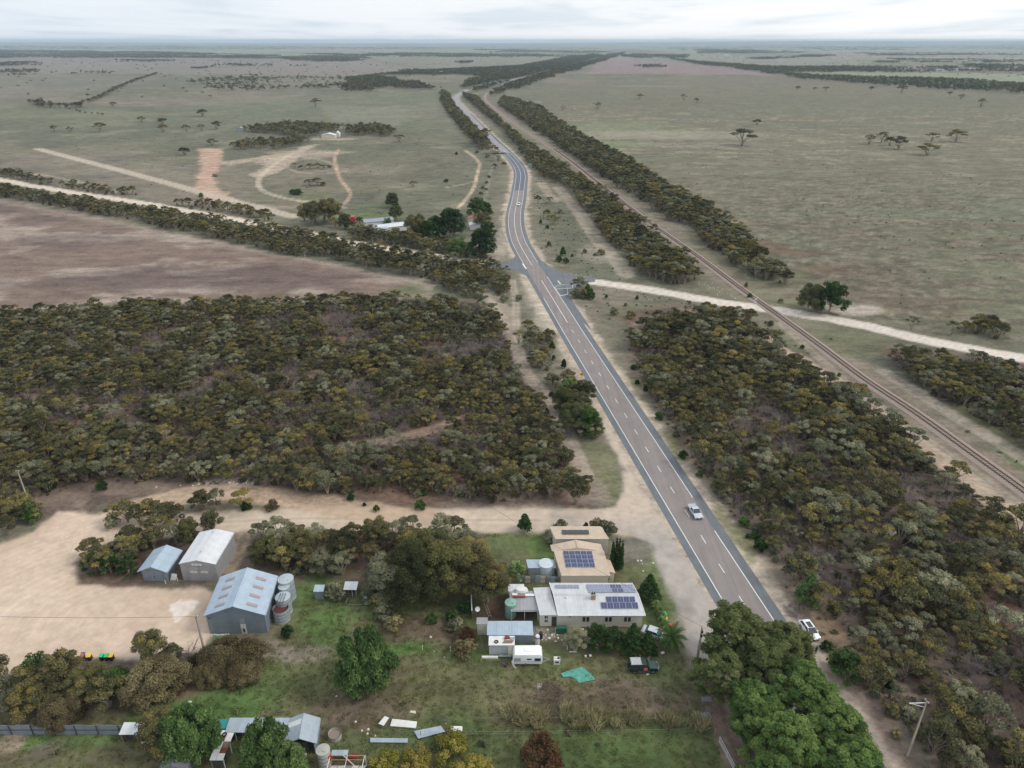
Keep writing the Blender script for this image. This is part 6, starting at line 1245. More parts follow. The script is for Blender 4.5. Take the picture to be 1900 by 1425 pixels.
on('white_drum', 'tall white drum with a blue lid between caravan and house', 'drum', 4.3, 89.2, 0, lambda b: (b.cyl((0, 0), .38, 0, 1.75, white, 18), b.cyl((0, 0), .40, 1.5, 1.72, paint('blue_band', lin(40, 60, 150)), 18, cap=False), b.cyl((0, 0), .3, 1.75, 1.95, white, 14)))
on('dark_water_heater', 'black square bin behind the white drum', 'bin', 4.6, 90.2, 0, lambda b: b.box(0, .6, 0, .6, 0, 1.3, black))
ytop = [(5.6, 90.0, 'white'), (6.4, 90.3, 'white'), (7.2, 89.7, 'white'), (6.0, 91.0, 'grey'), (7.9, 90.4, 'white'), (5.2, 91.4, 'grey'), (6.9, 91.2, 'white'), (8.5, 89.9, 'grey')]
things_ = ['plastic crate', 'bucket', 'gas bottle lying flat', 'paint tin', 'folded chair', 'tool box', 'basin', 'stool']
for k, (x, y, c) in enumerate(ytop):
    s = random.uniform(.25, .55); m = white if c == 'white' else greyp
    if k % 3 == 0: fn = lambda b: (b.box(0, s, 0, s * .7, 0, s * .6, m), b.box(.04, s - .04, .04, s * .7 - .04, s * .6, s * .6 + .01, dgrey))
    elif k % 3 == 1: fn = lambda b: (b.cyl((0, 0), s * .4, 0, s * .7, m, 12, s * .5), )
    else: fn = lambda b: (b.tube((0, 0, s * .3), (s * 1.6, .1, s * .3), s * .3, m, 10), )
    on(things_[k].replace(' ', '_'), '%s %s among the clutter outside the house back door' % (c, things_[k]), 'clutter', x, y, 0, fn)
on('low_white_plank', 'short white plank on the grass under the house trees', 'plank', 9.6, 87.4, 0, lambda b: b.box(0, 1.2, 0, .15, 0, .1, white))
on('white_stake', 'white stake standing at the edge of the house trees', 'stake', 9.2, 87.9, 0, lambda b: b.box(0, .12, 0, .12, 0, 1.1, white))
on('white_block', 'small white bucket on the grass below the house trees', 'bucket', 12.2, 86.4, 0, lambda b: b.cyl((0, 0), .16, 0, .3, white, 12, .19)); on('white_pail', 'second white bucket further right on the grass below the house trees', 'bucket', 13.0, 86.5, 0, lambda b: b.cyl((0, 0), .18, 0, .32, white, 12, .2))
# ------------------------------------------------------------------ garage, beige outbuilding, their sheds
o = empty('cream_garage', (8.7, 112.9, 0)); tag(o, 'cream garage with tan flat roof and a black solar strip', 'garage')
gw = paint('garage_wall', lin(214, 206, 190), .7, 0, .1)
wall(o, (0, 0), (10.3, 0), 3.5, 3.5, gw, .12); wall(o, (10.3, .12), (9.6, 4.2), 3.5, 3.1, gw, .12); wall(o, (9.6, 4.3), (-.9, 4.3), 3.1, 3.1, gw, .12); wall(o, (-.9, 4.2), (0, .12), 3.1, 3.5, gw, .12)
roof(o, (-1.1, 4.5, 3.2), (9.3, 4.5, 3.2), (10.5, -.15, 3.62), (-.15, -.15, 3.62), 12, tin_tan)
for k in range(5): solar(o, (1.3 + k * 1.08, 1.4, 3.64), (1, 0, 0), 0, 1.05, 1.5, pv_black, (0, .09, 1))
o = empty('tan_outbuilding', (9.2, 103.4, 0)); tag(o, 'tan roofed outbuilding with a blue solar array in front of the cream garage', 'shed')
wall(o, (0, 0), (8.7, 0), 2.6, 2.6, gw, .12); wall(o, (8.7, .12), (8.3, 6.5), 2.6, 3.4, gw, .12); wall(o, (-1.0, 6.5), (0, .12), 3.4, 2.6, gw, .12)
roof(o, (-1.2, 6.0, 3.55), (8.5, 6.0, 3.55), (9.1, -.2, 2.65), (.0, -.2, 2.65), 11, tin_tan)
roof(o, (3.4, 6.02, 4.15), (3.2, 8.3, 4.25), (-1.7, 8.0, 3.25), (-1.5, 6.02, 3.3), 3, tin_tan); roof(o, (3.4, 6.02, 4.15), (3.2, 8.3, 4.25), (8.2, 8.2, 3.3), (8.4, 6.02, 3.35), 3, tin_tan)
b = MB(); b.prism([(-1.4, 6.0, 3.3), (8.3, 6.0, 3.3), (3.4, 6.0, 4.1)], (0, .06, 0), cream); b.build('gable', o); b = MB(); b.tube((3.4, 5.9, 4.22), (3.2, 8.35, 4.32), .07, tin_tan); b.build('ridge_cap', o)
for r_ in range(4):
    for c in range(5): y = 1.75 + r_ * 1.0; z = 2.65 + .9 * (y + .2) / 6.2 + .1; solar(o, (1.0 + c * 1.12 - .08 * y, y, z), (1, 0, 0), 0, 1.08, .96, pv_blue, (0, -.145, 1))
wall(o, (8.75, 1.2), (10.0, 1.2), 2.2, 2.1, gw, .1); roof(o, (8.6, 4.4, 2.75), (9.6, 4.4, 2.5), (10.2, 1.0, 2.2), (9.0, 1.0, 2.6), 2, tin_tan)
tank(1013.5, 1045, 2.3, 1.42, paint('white_tank', lin(196, 206, 212), .5, 0, .15), 'squat white water tank left of the tan outbuilding', rings=3)
g = G(981, 1068); o = empty('flat_grey_shed', (g.x, g.y, 0)); tag(o, 'small shed with pale blue grey roof between the tank and the sheet fence', 'shed')
for a, c in (((0, 0), (4.9, 0)), ((4.9, 0), (4.8, 1.9)), ((4.8, 1.9), (-.2, 1.9)), ((-.2, 1.9), (0, 0))): wall(o, a, c, 1.9, 1.9, greyp, .06)
roof(o, (-.5, 2.1, 2.15), (4.8, 2.1, 2.15), (5.1, -.15, 1.95), (-.15, -.15, 1.95), 6, tin_b)
# ------------------------------------------------------------------ bottom sheds
def lean(name, label, x, y, w_, d_, zf_, zb_, n, roofm, wallm, ang=0, openf=True):
    o = empty(name, (x, y, 0), R(ang)); tag(o, label, 'shed')
    wall(o, (w_, d_), (0, d_), zb_, zb_, wallm, .05); wall(o, (w_, .05), (w_, d_ - .05), zf_, zb_, wallm, .05); wall(o, (0, d_ - .05), (0, .05), zb_, zf_, wallm, .05)
    if not openf: wall(o, (0, 0), (w_, 0), zf_, zf_, wallm, .05)
    else:
        for k in range(int(w_ / 2.2) + 1): b = MB(); b.box(k * 2.2, k * 2.2 + .1, 0, .1, 0, zf_, timber); b.build('post', o)
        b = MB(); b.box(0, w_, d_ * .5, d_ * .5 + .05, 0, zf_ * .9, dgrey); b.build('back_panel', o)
    s = (zb_ - zf_) / d_
    roof(o, (-.15, d_ + .15, zb_ + .08), (w_ + .1, d_ + .15, zb_ + .08), (w_ + .1, -.15, zf_ + .04), (-.15, -.15, zf_ + .04), n, roofm)
    return o
lean('long_stable', 'long low lean-to with blue grey roof left of the gabled tin shed', -41.3, 70.6, 9.1, 1.9, 2.1, 2.4, 10, tin_z, tin_wall)
o = gable_shed('gabled_tin_shed', 'gabled tin shed with one white roof sheet and dark open front at the bottom edge', 'shed', (-32.1, 68.5), 1.5, 4.2, 3.9, 2.45, 3.45, tin_wall, tin_z, .15, 5, pick=lambda s, i: white if (s == 0 and i == 3) else None, skew=-.08, open_front=True)
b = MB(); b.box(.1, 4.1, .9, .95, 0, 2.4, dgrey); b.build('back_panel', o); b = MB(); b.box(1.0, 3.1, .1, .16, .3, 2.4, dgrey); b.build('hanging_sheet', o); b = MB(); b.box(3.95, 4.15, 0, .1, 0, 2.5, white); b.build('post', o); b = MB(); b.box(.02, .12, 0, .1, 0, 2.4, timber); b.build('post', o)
on('feed_sacks', 'pile of pale sacks at the open front of the gabled tin shed', 'sacks', -30.9, 68.1, 0, lambda b: [b.box(.4 * k, .4 * k + .36, 0, .4, 0, .3 + .1 * (k % 2), cream if k % 2 else timber) for k in range(4)])
on('white_tank_cover', 'white curved cover beside the gabled tin shed left wall', 'cover', -33.6, 69.3, 0, lambda b: b.prism([(0, 0, 0), (1.1, 0, 0), (1.1, 0, .9), (.5, 0, 1.3), (0, 0, 1.0)], (0, 1.0, 0), white))
lean('feed_rack', 'grey slatted rack under the long lean-to roof', -35.0, 69.6, 2.0, .8, 1.5, 1.7, 2, greyp, timber)
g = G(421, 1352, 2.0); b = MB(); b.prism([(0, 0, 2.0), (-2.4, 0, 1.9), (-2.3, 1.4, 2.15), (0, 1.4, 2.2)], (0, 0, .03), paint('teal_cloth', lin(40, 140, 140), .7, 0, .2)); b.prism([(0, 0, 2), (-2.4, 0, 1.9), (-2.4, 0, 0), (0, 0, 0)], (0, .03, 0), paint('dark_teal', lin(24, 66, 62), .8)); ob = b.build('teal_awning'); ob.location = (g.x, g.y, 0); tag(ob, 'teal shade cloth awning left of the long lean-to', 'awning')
o = empty('junk_lean_to', (-42.0, 66.9, 0)); tag(o, 'narrow white and rust roofed lean-to running towards the camera', 'shed')
jr = [(0, 3.5, white), (1, 3.5, white), (0, 2.6, rustp), (1, 2.6, white), (0, 1.6, white), (1, 1.6, tin_rust), (0, .6, white), (1, .6, rustp), (0, -.3, tin_w), (1, -.3, white)]
for k, (a, y, m) in enumerate(jr): b = MB(); b.prism([(a * .95, y - .5, 2.0), (a * .95 + .92, y - .5, 2.0), (a * .95 + .92, y + .45, 2.1), (a * .95, y + .45, 2.1)], (0, 0, .03 + .01 * k), m); b.build('roof_sheet', o)
for x, y in ((.05, -.7), (1.8, -.7), (.05, 1.8), (1.8, 1.8), (1.8, 3.8), (.05, 3.8)): b = MB(); b.box(x, x + .1, y, y + .1, 0, 2.0, white if x > 1 else timber); b.build('post', o)
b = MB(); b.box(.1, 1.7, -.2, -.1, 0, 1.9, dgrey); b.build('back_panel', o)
on('lean_to_tyre', 'black tyre on the white roof of the narrow lean-to', 'tyre', -41.3, 70.0, 2.2, tyre_fn)
o = tank(621, 1360.5, .85, .95, tconc, 'round open concrete trough on the grass right of the gabled shed', rings=1, lid='open', name='concrete_trough', lidmat=paint('silt', lin(140, 126, 112), .9))
tank(599, 1391, 3.0, .95, tconc, 'grey ringed concrete water tank at the bottom edge', rings=4)
o = empty('red_frame_pen', (-25.4, 64.6, 0)); tag(o, 'pen with red and white steel frame and white panels at the bottom edge', 'pen')
for x in (0, 2.4, 4.9): b = MB(); b.tube((x, 2.2, 0), (x, 2.2, 2.1), .06, redp if x < 3 else white); b.build('post', o)
for z in (1.2, 2.1): b = MB(); b.tube((0, 2.2, z), (4.9, 2.2, z), .06, paint('faded_red', lin(190, 120, 104), .7, 0, .4)); b.build('rail', o)
for k in range(5): b = MB(); b.prism([(k * 1.0, 2.1, .1), (k * 1.0 + .92, 2.1, .1), (k * 1.0 + .92, .6, 1.3), (k * 1.0, .6, 1.3)], (0, 0, .04), white if k != 2 else greyp); b.build('panel', o)
for k in range(3): b = MB(); b.tube((k * 2.4, 0, 0), (k * 2.4, 0, 2.1), .05, white); b.build('post', o); b = MB(); b.tube((k * 2.4, 0, 2.1), (k * 2.4, 2.2, 2.1), .045, white); b.build('rail', o)
b = MB(); b.tube((1.8, 2.2, 2.15), (4.4, 0, 2.2), .06, cream); b.build('brace', o); b = MB(); b.box(-.35, .15, 1.9, 2.3, 1.6, 2.3, redp); b.build('red_box', o)
on('blue_grey_sheets', 'stack of pale blue roof sheets above the red framed pen', 'sheets', -25.6, 67.4, 0, lambda b: [b.box(.04 * k, 2.3 + .04 * k, 0, .9, 1.2 + .03 * k, 1.22 + .03 * k, tin_z) for k in range(3)] + [b.box(x, x + .1, .1, .8, 0, 1.2, timber) for x in (.1, 2.1)])
on('rusty_implement', 'rusty farm implement beside the stack of blue sheets', 'implement', -23.0, 67.5, 0, lambda b: [b.tube((.2 * k, 0, .1), (.25 * k + .3, .6, .9), .06, rustp) for k in range(5)] + [b.box(0, 1.3, .1, .3, .5, .62, rustp), b.box(.2, .5, .3, .8, .3, .8, rustp)])
# corrugated fence on the left, lean-to, bath, dark gable, bins
o = empty('iron_fence', (-80, 71.75, 0)); tag(o, 'long corrugated iron fence along the bottom left paddock', 'fence')
for k in range(28): b = MB(); h = 1.95 + random.uniform(-.05, .1); b.prism([(k * .83, 0, 0), (k * .83 + .81, 0, 0), (k * .83 + .81, 0, h), (k * .83, 0, h)], (0, .04 + .01 * (k % 2), 0), fence_tin); b.build('sheet', o)
for k in range(8): b = MB(); b.box(k * 3.2 - .06, k * 3.2 + .06, -.12, -.01, 0, 2.05, dgrey); b.build('post', o)
b = MB(); b.box(0, 23.2, -.09, -.02, 1.0, 1.09, dgrey); b.build('rail', o)
lean('open_lean_to', 'open fronted lean-to with white and grey roof at the end of the iron fence', -56.5, 70.3, 7.0, 1.5, 2.0, 2.3, 8, tin_w, timber)
g = G(270, 1376); o = empty('bathtub', (g.x, g.y, 0)); tag(o, 'old white bathtub in front of the open lean-to', 'bathtub')
b = MB(); b.box(-.85, .85, -.38, .38, .0, .5, white); b.build('tub', o, .1); b = MB(); b.box(-.72, .72, -.26, .26, .49, .52, paint('bath_water', lin(110, 104, 92), .3)); b.build('inside', o)
o = gable_shed('dark_gabled_hut', 'dark roofed gabled hut half hidden by the tree at the bottom edge', 'shed', (-48.3, 64.6), 4, 3.6, 3.2, 2.0, 3.0, tin_wall, iron('dark_iron', lin(112, 116, 122), .15), .15, 4)
def bin_(x, y, lid, label, rz=0, group='wheelie bins'):
    o = empty('wheelie_bin', (x, y, 0), rz); tag(o, label, 'bin', group)
    b = MB(); b.add([(-.24, -.3, .05), (.24, -.3, .05), (.24, .28, .05), (-.24, .28, .05), (-.3, -.38, .95), (.3, -.38, .95), (.3, .36, .95), (-.3, .36, .95)], BOXF, paint('bin_body', lin(34, 36, 40), .6)); b.build('body', o)
    b = MB(); b.prism([(-.32, -.42, .95), (-.32, .4, .95), (-.32, .38, 1.08), (-.32, -.4, 1.0)], (.64, 0, 0), lid); b.build('lid', o)
    for s in (-.27, .27): b = MB(); b.wheel((s, .3, .12), .12, .06, tyre, dgrey, 'x', 10); b.build('wheel', o)
    b = MB(); b.tube((-.25, .45, .95), (.25, .45, .95), .03, black); b.build('handle', o)
ylid = paint('yellow_lid', lin(236, 190, 50), .5, 0, .1); glid = paint('green_lid', lin(50, 190, 120), .5, 0, .1); rlid = paint('red_lid', lin(206, 60, 70), .5, 0, .1); clid = paint('rust_lid', lin(170, 96, 80), .5)
GB = 'wheelie bins at the edge of the sand yard'
for px, m, l in ((155, clid, 'wheelie bin with faded red lid left of the signpost at the yard edge'), (168, ylid, 'yellow lidded wheelie bin right of the signpost at the yard edge'), (190.5, glid, 'green lidded wheelie bin in the middle of the yard edge row'), (200, glid, 'green lidded wheelie bin next to the end of the yard edge row'), (208.5, ylid, 'yellow lidded wheelie bin at the right end of the yard edge row')):
    g = G(px, 1224); bin_(g.x, g.y, m, l, R(5), GB)
g = G(1234, 1155); bin_(g.x, g.y, ylid, 'yellow lidded wheelie bin on the sealed apron beside the hedge', R(-20), 'wheelie bins by the house hedge'); g = G(1232, 1146); bin_(g.x, g.y, glid, 'green lidded wheelie bin behind the yellow one beside the hedge', R(10), 'wheelie bins by the house hedge'); g = G(1246, 1168); bin_(g.x, g.y, rlid, 'red lidded wheelie bin alone on the sealed apron', R(30), 'wheelie bins by the house hedge')
on('rubbish_pile', 'pink and brown rubbish bags beside the red lidded bin', 'rubbish', 27.0, 92.9, 0, lambda b: [b.cyl((random.uniform(-.7, .7), random.uniform(-.5, .5)), .22, 0, .35, m_, 8, .12) for m_ in (paint('pink_bag', lin(206, 140, 124)), rustp, cream, rustp, paint('pink_bag', lin(206, 140, 124)))])
# sheets and scrap on the grass
def gsheet(name, label, P, z, mat, t=.05, n=1, cat='sheet'):
    Q = [G(a, b_, z) for a, b_ in P]; o_ = Q[0].copy(); o_.z = 0; b = MB(); b.prism([(q.x - o_.x, q.y - o_.y, q.z + (k % 2) * .02) for k, q in enumerate(Q)], (0, 0, t), mat); ob = b.build(name); ob.location = o_; return tag(ob, label, cat)
gsheet('roof_sheet_pile', 'long blue grey roof sheet lying flat at the bottom centre', [(687, 1378), (756, 1379), (757, 1371), (687, 1370)], .12, tin_z, .12); gsheet('bent_iron_sheet', 'bent pale blue iron sheet lying crooked on the grass', [(776, 1371), (826, 1358), (818, 1347), (768, 1357)], .2, tin_z, .06)
gsheet('lying_boards', 'large white panels lying flat beside the leaning white boards', [(724, 1348), (772, 1352), (774, 1340), (728, 1335)], .15, white, .15); gsheet('leaning_white_sheets', 'white corrugated sheets propped above the lying panels', [(702, 1343), (712, 1347), (722, 1332), (714, 1329)], .7, white, .05)
gsheet('scrap_chest', 'long white chest on the grass left of the wire fence', [(834, 1357), (858, 1357), (858, 1348), (836, 1348)], .5, white, .1); gsheet('white_scrap', 'white crumpled plastic strip on the bright green grass', [(337, 1308), (354, 1306), (356, 1301), (350, 1301)], .05, white, .06); gsheet('yellow_scrap', 'pale yellow scrap on the grass above the white panels', [(760, 1322), (772, 1325), (771, 1319), (762, 1319)], .04, cream, .05)
tarp = paint('turquoise_tarp', lin(72, 150, 134), .6, 0, .7, lin(130, 180, 172), 1.6)
TP = [(1040, 1251), (1058, 1243.7), (1080, 1238.4), (1093.7, 1249), (1105, 1261.6), (1090.5, 1264.7), (1074.7, 1268), (1067, 1259.5), (1058, 1256), (1045, 1257.4)]
Q = [G(*p) for p in TP]; c = sum(Q, Vector()) / len(Q); b = MB(); V_ = [(0, 0, .12)]
for r_ in (.5, 1.0): V_ += [((q.x - c.x) * r_, (q.y - c.y) * r_, .03 + random.uniform(0, .14)) for q in Q]
n = len(Q); b.add(V_, [(0, 1 + i, 1 + (i + 1) % n) for i in range(n)] + [(1 + i, 1 + n + i, 1 + n + (i + 1) % n, 1 + (i + 1) % n) for i in range(n)], tarp); ob = b.build('ground_tarp'); ob.location = (c.x, c.y, 0); tag(ob, 'ragged turquoise tarp spread on the brown grass', 'tarp')
g = G(1020, 1285); segs = []
for k in range(260):
    a = random.random() * 6.28; r_ = 1.9 * math.sqrt(random.random()); h = .9 * (1 - r_ / 2.1); p = Vector((r_ * math.cos(a) * 1.15, r_ * math.sin(a), random.random() * h + .05)); d = Vector((random.gauss(0, 1), random.gauss(0, 1), random.gauss(0, .35))).normalized() * random.uniform(.3, .8); segs.append((p, p + d, .03, .015))
v, f = limbs(segs, 3); ob = link('bonfire_heap', fast_mesh('bonfire_heap', v, f, [paint('burnt_sticks', lin(104, 88, 82), .9, 0, .5)])); ob.location = (g.x, g.y, 0); tag(ob, 'brown heap of sticks and burnt scrap on the grass', 'heap')
on('chair_frame', 'white plastic chair frame on the left of the stick heap', 'frame', g.x - 1.9, g.y + .7, 0, lambda b: [b.tube((x, 0, 0), (x + .1, .1, 1.0), .05, white) for x in (0, .25, .5)] + [b.box(0, .6, 0, .1, .4, .5, white)])
g = G(1480, 1135); segs = []
for k in range(300):
    a = random.random() * 6.28; r_ = 2.3 * math.sqrt(random.random()); h = 1.3 * (1 - (r_ / 2.5) ** 2); p = Vector((r_ * math.cos(a), r_ * math.sin(a) * .8, random.random() * h)); d = Vector((random.gauss(0, 1), random.gauss(0, 1), random.gauss(0, .6))).normalized() * random.uniform(.5, 1.2); segs.append((p, p + d, .035, .012))
v, f = limbs(segs, 3); ob = link('branch_heap', fast_mesh('branch_heap', v, f, [M_DEAD])); ob.location = (g.x, g.y, 0); tag(ob, 'heap of cut grey branches on the verge behind the parked white car', 'heap')
on('stone_bed', 'oval garden bed edged with stones on the sealed apron', 'garden bed', 24.8, 100.0, 0, lambda b: [b.cyl((.9 * math.cos(a), .6 * math.sin(a)), .14, 0, .18, conc, 7, .1) for a in np.linspace(0, 6.28, 13)[:-1]] + [b.cyl((0, 0), .3, 0, .5, white, 8, .15)])
# stray pallets by the fence on the bottom right
for px, py, m, l in ((1311, 1298, greyp, 'grey framed panel lying on the verge, furthest of three'), (1319, 1317, timber, 'slatted timber pallet between two grey panels on the verge'), (1309, 1328, greyp, 'grey framed panel nearest the wire fence corner')):
    g = G(px, py); o = empty('pallet', (g.x, g.y, 0), R(random.uniform(-12, 12))); tag(o, l, 'pallet')
    for k in range(6): b = MB(); b.box(-.8 + k * .27, -.8 + k * .27 + (.2 if m == timber else .25), -.5, .5, .12, .15, m); b.build('slat', o)
    for y in (-.5, -.05, .42): b = MB(); b.box(-.8, .82, y, y + .08, 0, .118, timber); b.build('bearer', o)
# ------------------------------------------------------------------ vehicles
def wheels(o, xs, hw, r):
    for x in xs:
        for s in (-1, 1): b = MB(); b.wheel((0, 0, 0), r, .2, tyre, chrome, 'y', 14); ob = b.build('wheel', o); ob.location = (x, s * (hw - .08), r)
def glasshouse(o, base, top, z0, z1, hw, hwt, roofm):
    """base / top: (rear x, front x)"""
    b = MB(); V_ = [(base[0], -hw, z0), (base[1], -hw, z0), (base[1], hw, z0), (base[0], hw, z0), (top[0], -hwt, z1), (top[1], -hwt, z1), (top[1], hwt, z1), (top[0], hwt, z1)]
    b.add(V_, BOXF, glass); w_ = b.build('window', o)
    b = MB(); b.box(top[0] - .02, top[1] + .02, -hwt - .02, hwt + .02, z1 - .02, z1 + .05, roofm); b.build('roof', o, .03)
    for s in (-1, 1):
        for f in (0.0, .52, 1.0):
            xb = base[0] + (base[1] - base[0]) * f; xt = top[0] + (top[1] - top[0]) * f
            b = MB(); b.tube((xb, s * (hw + .005), z0), (xt, s * (hwt + .005), z1), .035, roofm, 5); b.build('pillar', o)
def car(name, label, x, y, rz, L_, W_, prof, base, top, z0, z1, mat, cat='car', wheel_x=(-1.3, 1.35), r=.31, extras=None, lampm=None):
    o = empty(name, (x, y, .03), rz); tag(o, label, cat); hw = W_ / 2
    b = MB(); P = [(px_ * L_, -hw, pz) for px_, pz in prof]; b.prism(P, (0, W_, 0), mat); b.build('body', o, .07, True)
    glasshouse(o, base, top, z0, z1, hw - .10, hw - .24, mat); wheels(o, wheel_x, hw, r)
    lm = lampm or chrome
    for s in (-1, 1):
        b = MB(); b.box(L_ / 2 - .12, L_ / 2 + .005, s * (hw - .28) - .17, s * (hw - .28) + .17, .6, .74, lm); b.build('headlight', o)
        b = MB(); b.box(-L_ / 2 - .005, -L_ / 2 + .08, s * (hw - .2) - .12, s * (hw - .2) + .12, .62, .84, redp); b.build('tail_light', o)
        b = MB(); b.box(base[1] - .5, base[1] - .3, s * hw - .02 if s > 0 else -hw - .16, s * hw + .16 if s > 0 else -hw + .02, z0 - .02, z0 + .13, mat); b.build('mirror', o)
    b = MB(); b.box(L_ / 2 - .05, L_ / 2 + .03, -.55, .55, .32, .54, black); b.build('grille', o)
    b = MB(); b.box(L_ / 2 + .0, L_ / 2 + .04, -.2, .2, .36, .47, white); b.build('number_plate', o)
    if extras: extras(o)
    return o
carwhite = material('car_white', lambda k: k.princ(lin(232, 234, 236), .25, 0, spec=.6)); silver = material('car_silver', lambda k: k.princ(lin(196, 202, 208), .28, .5)); dkgreen = material('dark_green_duco', lambda k: k.princ(lin(26, 44, 44), .3, .1, spec=.6))
sed = [(-.5, .28), (-.5, .80), (-.47, .92), (.2, .95), (.44, .80), (.5, .66), (.5, .28)]
def tub(o):
    b = MB(); b.box(-2.3, -.75, -.72, .72, .90, .965, paint('tonneau', lin(176, 182, 188), .5)); b.build('tray_cover', o)
    for s in (-1, 1): b = MB(); b.box(-2.35, -.7, s * .78 - .05, s * .78 + .05, .9, 1.0, silver); b.build('tray_side', o)
ang = math.atan2(-hdir[1], -hdir[0]); ang = math.atan2(hdir[1], hdir[0]) if hdir[1] < 0 else ang
g = G(1289, 953); car('silver_ute', 'silver utility driving towards the camera in the right hand lane', g.x, g.y, ang, 4.9, 1.84, sed, (-.75, 1.15), (-.45, .35), .93, 1.44, silver, 'ute', (-1.45, 1.45), .33, tub)
def sunroof(o):
    b = MB(); b.box(-1.05, .25, -.42, .42, 1.475, 1.50, glass); b.build('sunroof', o)
g = G(1501, 1174); car('white_hatchback', 'white hatchback with dark glass roof parked on the sandy verge', g.x, g.y, ang, 4.3, 1.8, [(-.5, .3), (-.5, .95), (.18, .98), (.42, .82), (.5, .62), (.5, .28)], (-1.95, 1.15), (-1.5, .3), .96, 1.44, carwhite, 'car', (-1.3, 1.32), .33, sunroof)
g = G(962.5, 381); car('white_car', 'distant white car with dark front on the highway bend', g.x, g.y, R(-100), 4.6, 1.85, sed, (-1.7, 1.1), (-1.2, .35), .93, 1.5, carwhite, lampm=black)
g = G(1214, 1180); car('silver_sedan', 'silver car half hidden behind the house trees and palm', g.x, g.y, R(-28), 4.5, 1.8, sed, (-1.6, 1.2), (-1.1, .45), .93, 1.4, silver)
g = G(1193, 1246); o = empty('off_road_wagon', (g.x, g.y + .4, 0), R(1)); tag(o, 'dark green four wheel drive with white roof rack parked on the grass', 'four wheel drive')
b = MB(); b.prism([(-2.3, -.88, .5), (-2.35, -.88, 1.05), (.85, -.88, 1.12), (2.25, -.88, 1.02), (2.35, -.88, .5)], (0, 1.76, 0), dkgreen); b.build('body', o, .05, True)
glasshouse(o, (-2.25, 1.0), (-2.15, .45), 1.05, 1.72, .82, .74, dkgreen)
b = MB(); b.prism([(.95, -.8, 1.08), (2.2, -.78, 1.02), (2.2, .78, 1.02), (.95, .8, 1.08)], (0, 0, .06), paint('faded_green_bonnet', lin(58, 84, 80), .35)); b.build('bonnet', o, .02)
wheels(o, (-1.45, 1.5), .92, .39)
rk = MB(); rk.box(-2.05, -.35, -.68, .68, 1.86, 1.90, white); rk = rk.build('roof_rack', o)
for k in range(8): b = MB(); b.box(-2.0 + k * .22, -1.9 + k * .22, -.7, .7, 1.90, 1.93, greyp); b.build('slat', rk)
for s in (-1, 1):
    b = MB(); b.box(-2.1, -.3, s * .7 - .02, s * .7 + .02, 1.86, 1.98, white); b.build('side_rail', rk)
    b = MB(); b.box(-1.0, 1.1, s * .9 - .06, s * .9 + .06, .42, .5, chrome); b.build('side_step', o)
b = MB(); b.box(-.05, .55, -.93, -.90, .8, 1.35, paint('red_sign', lin(206, 120, 104), .5)); b.build('door_sign', o)
b = MB(); b.tube((2.45, -.8, .6), (2.5, .8, .6), .06, chrome); b.tube((2.45, -.6, .6), (2.5, -.55, 1.15), .045, chrome); b.tube((2.45, .6, .6), (2.5, .55, 1.15), .045, chrome); b.tube((2.5, -.6, 1.12), (2.5, .6, 1.12), .045, chrome); b.build('bull_bar', o)
b = MB(); b.wheel((-2.45, 0, 1.1), .36, .2, tyre, dgrey, 'x'); b.build('spare_wheel', o)
for s in (-1, 1): b = MB(); b.box(2.3, 2.37, s * .62 - .14, s * .62 + .14, .75, .95, chrome); b.build('headlight', o)
on('rock_surround', 'pile of pale rocks and boards behind the dark four wheel drive', 'rocks', 21.6, 86.2, 0, lambda b: [b.cyl((random.uniform(-1.2, 1.4), random.uniform(-.6, .6)), random.uniform(.15, .35), 0, random.uniform(.1, .4), random.choice([conc, timber, paint('pink_stone', lin(196, 168, 150))]), 7, .1) for _ in range(26)] + [b.box(-1.3, 1.5, .6, .75, 0, .35, timber)])
on('white_bucket', 'white bucket lying right of the rock pile', 'bucket', 24.8, 86.9, 0, lambda b: b.tube((0, 0, .3), (.5, .2, .3), .22, white, 12)); on('black_drum', 'black drum between the rock pile and the white bucket', 'drum', 23.9, 86.8, 0, lambda b: b.cyl((0, 0), .35, 0, .6, black, 12))
on('grass_litter', 'small white plastic scrap on the grass in front of the four wheel drive', 'scrap', 21.6, 82.6, 0, lambda b: b.prism([(0, 0, 0), (.5, .1, 0), (.4, .35, 0), (.1, .3, 0)], (0, 0, .08), white))
# caravan
o = empty('caravan', (2.55, 85.5, 0)); tag(o, 'white caravan with rounded roof parked beside the grey room', 'caravan')
P = [(-2.4, .45), (-2.45, 1.2), (-2.35, 2.1), (-2.1, 2.5), (2.05, 2.55), (2.35, 2.2), (2.45, 1.3), (2.35, .45)]
b = MB(); b.prism([(x, -1.05, z) for x, z in P], (0, 2.1, 0), carwhite); b.build('body', o, .12, True)
for x0, x1, z0, z1, m in ((-2.15, -1.2, 1.25, 1.8, greyp), (-.1, .6, 1.5, 1.72, glass), (1.15, 2.1, 1.25, 1.8, glass)):
    f = MB(); f.box(x0 - .04, x1 + .04, -1.10, -1.06, z0 - .04, z1 + .04, greyp); f = f.build('window', o); b = MB(); b.box(x0, x1, -1.125, -1.102, z0, z1, m); b.build('pane', f)
b = MB(); b.box(-2.2, 2.2, -1.075, -1.06, .98, 1.06, greyp); b.build('stripe', o)
b = MB(); b.box(-.5, .6, -.3, .3, 2.54, 2.64, carwhite); b.build('roof_hatch', o, .03)
for s in (-1, 1): b = MB(); b.wheel((-.3, s * .95, .32), .32, .2, tyre, chrome, 'y'); b.build('wheel', o)
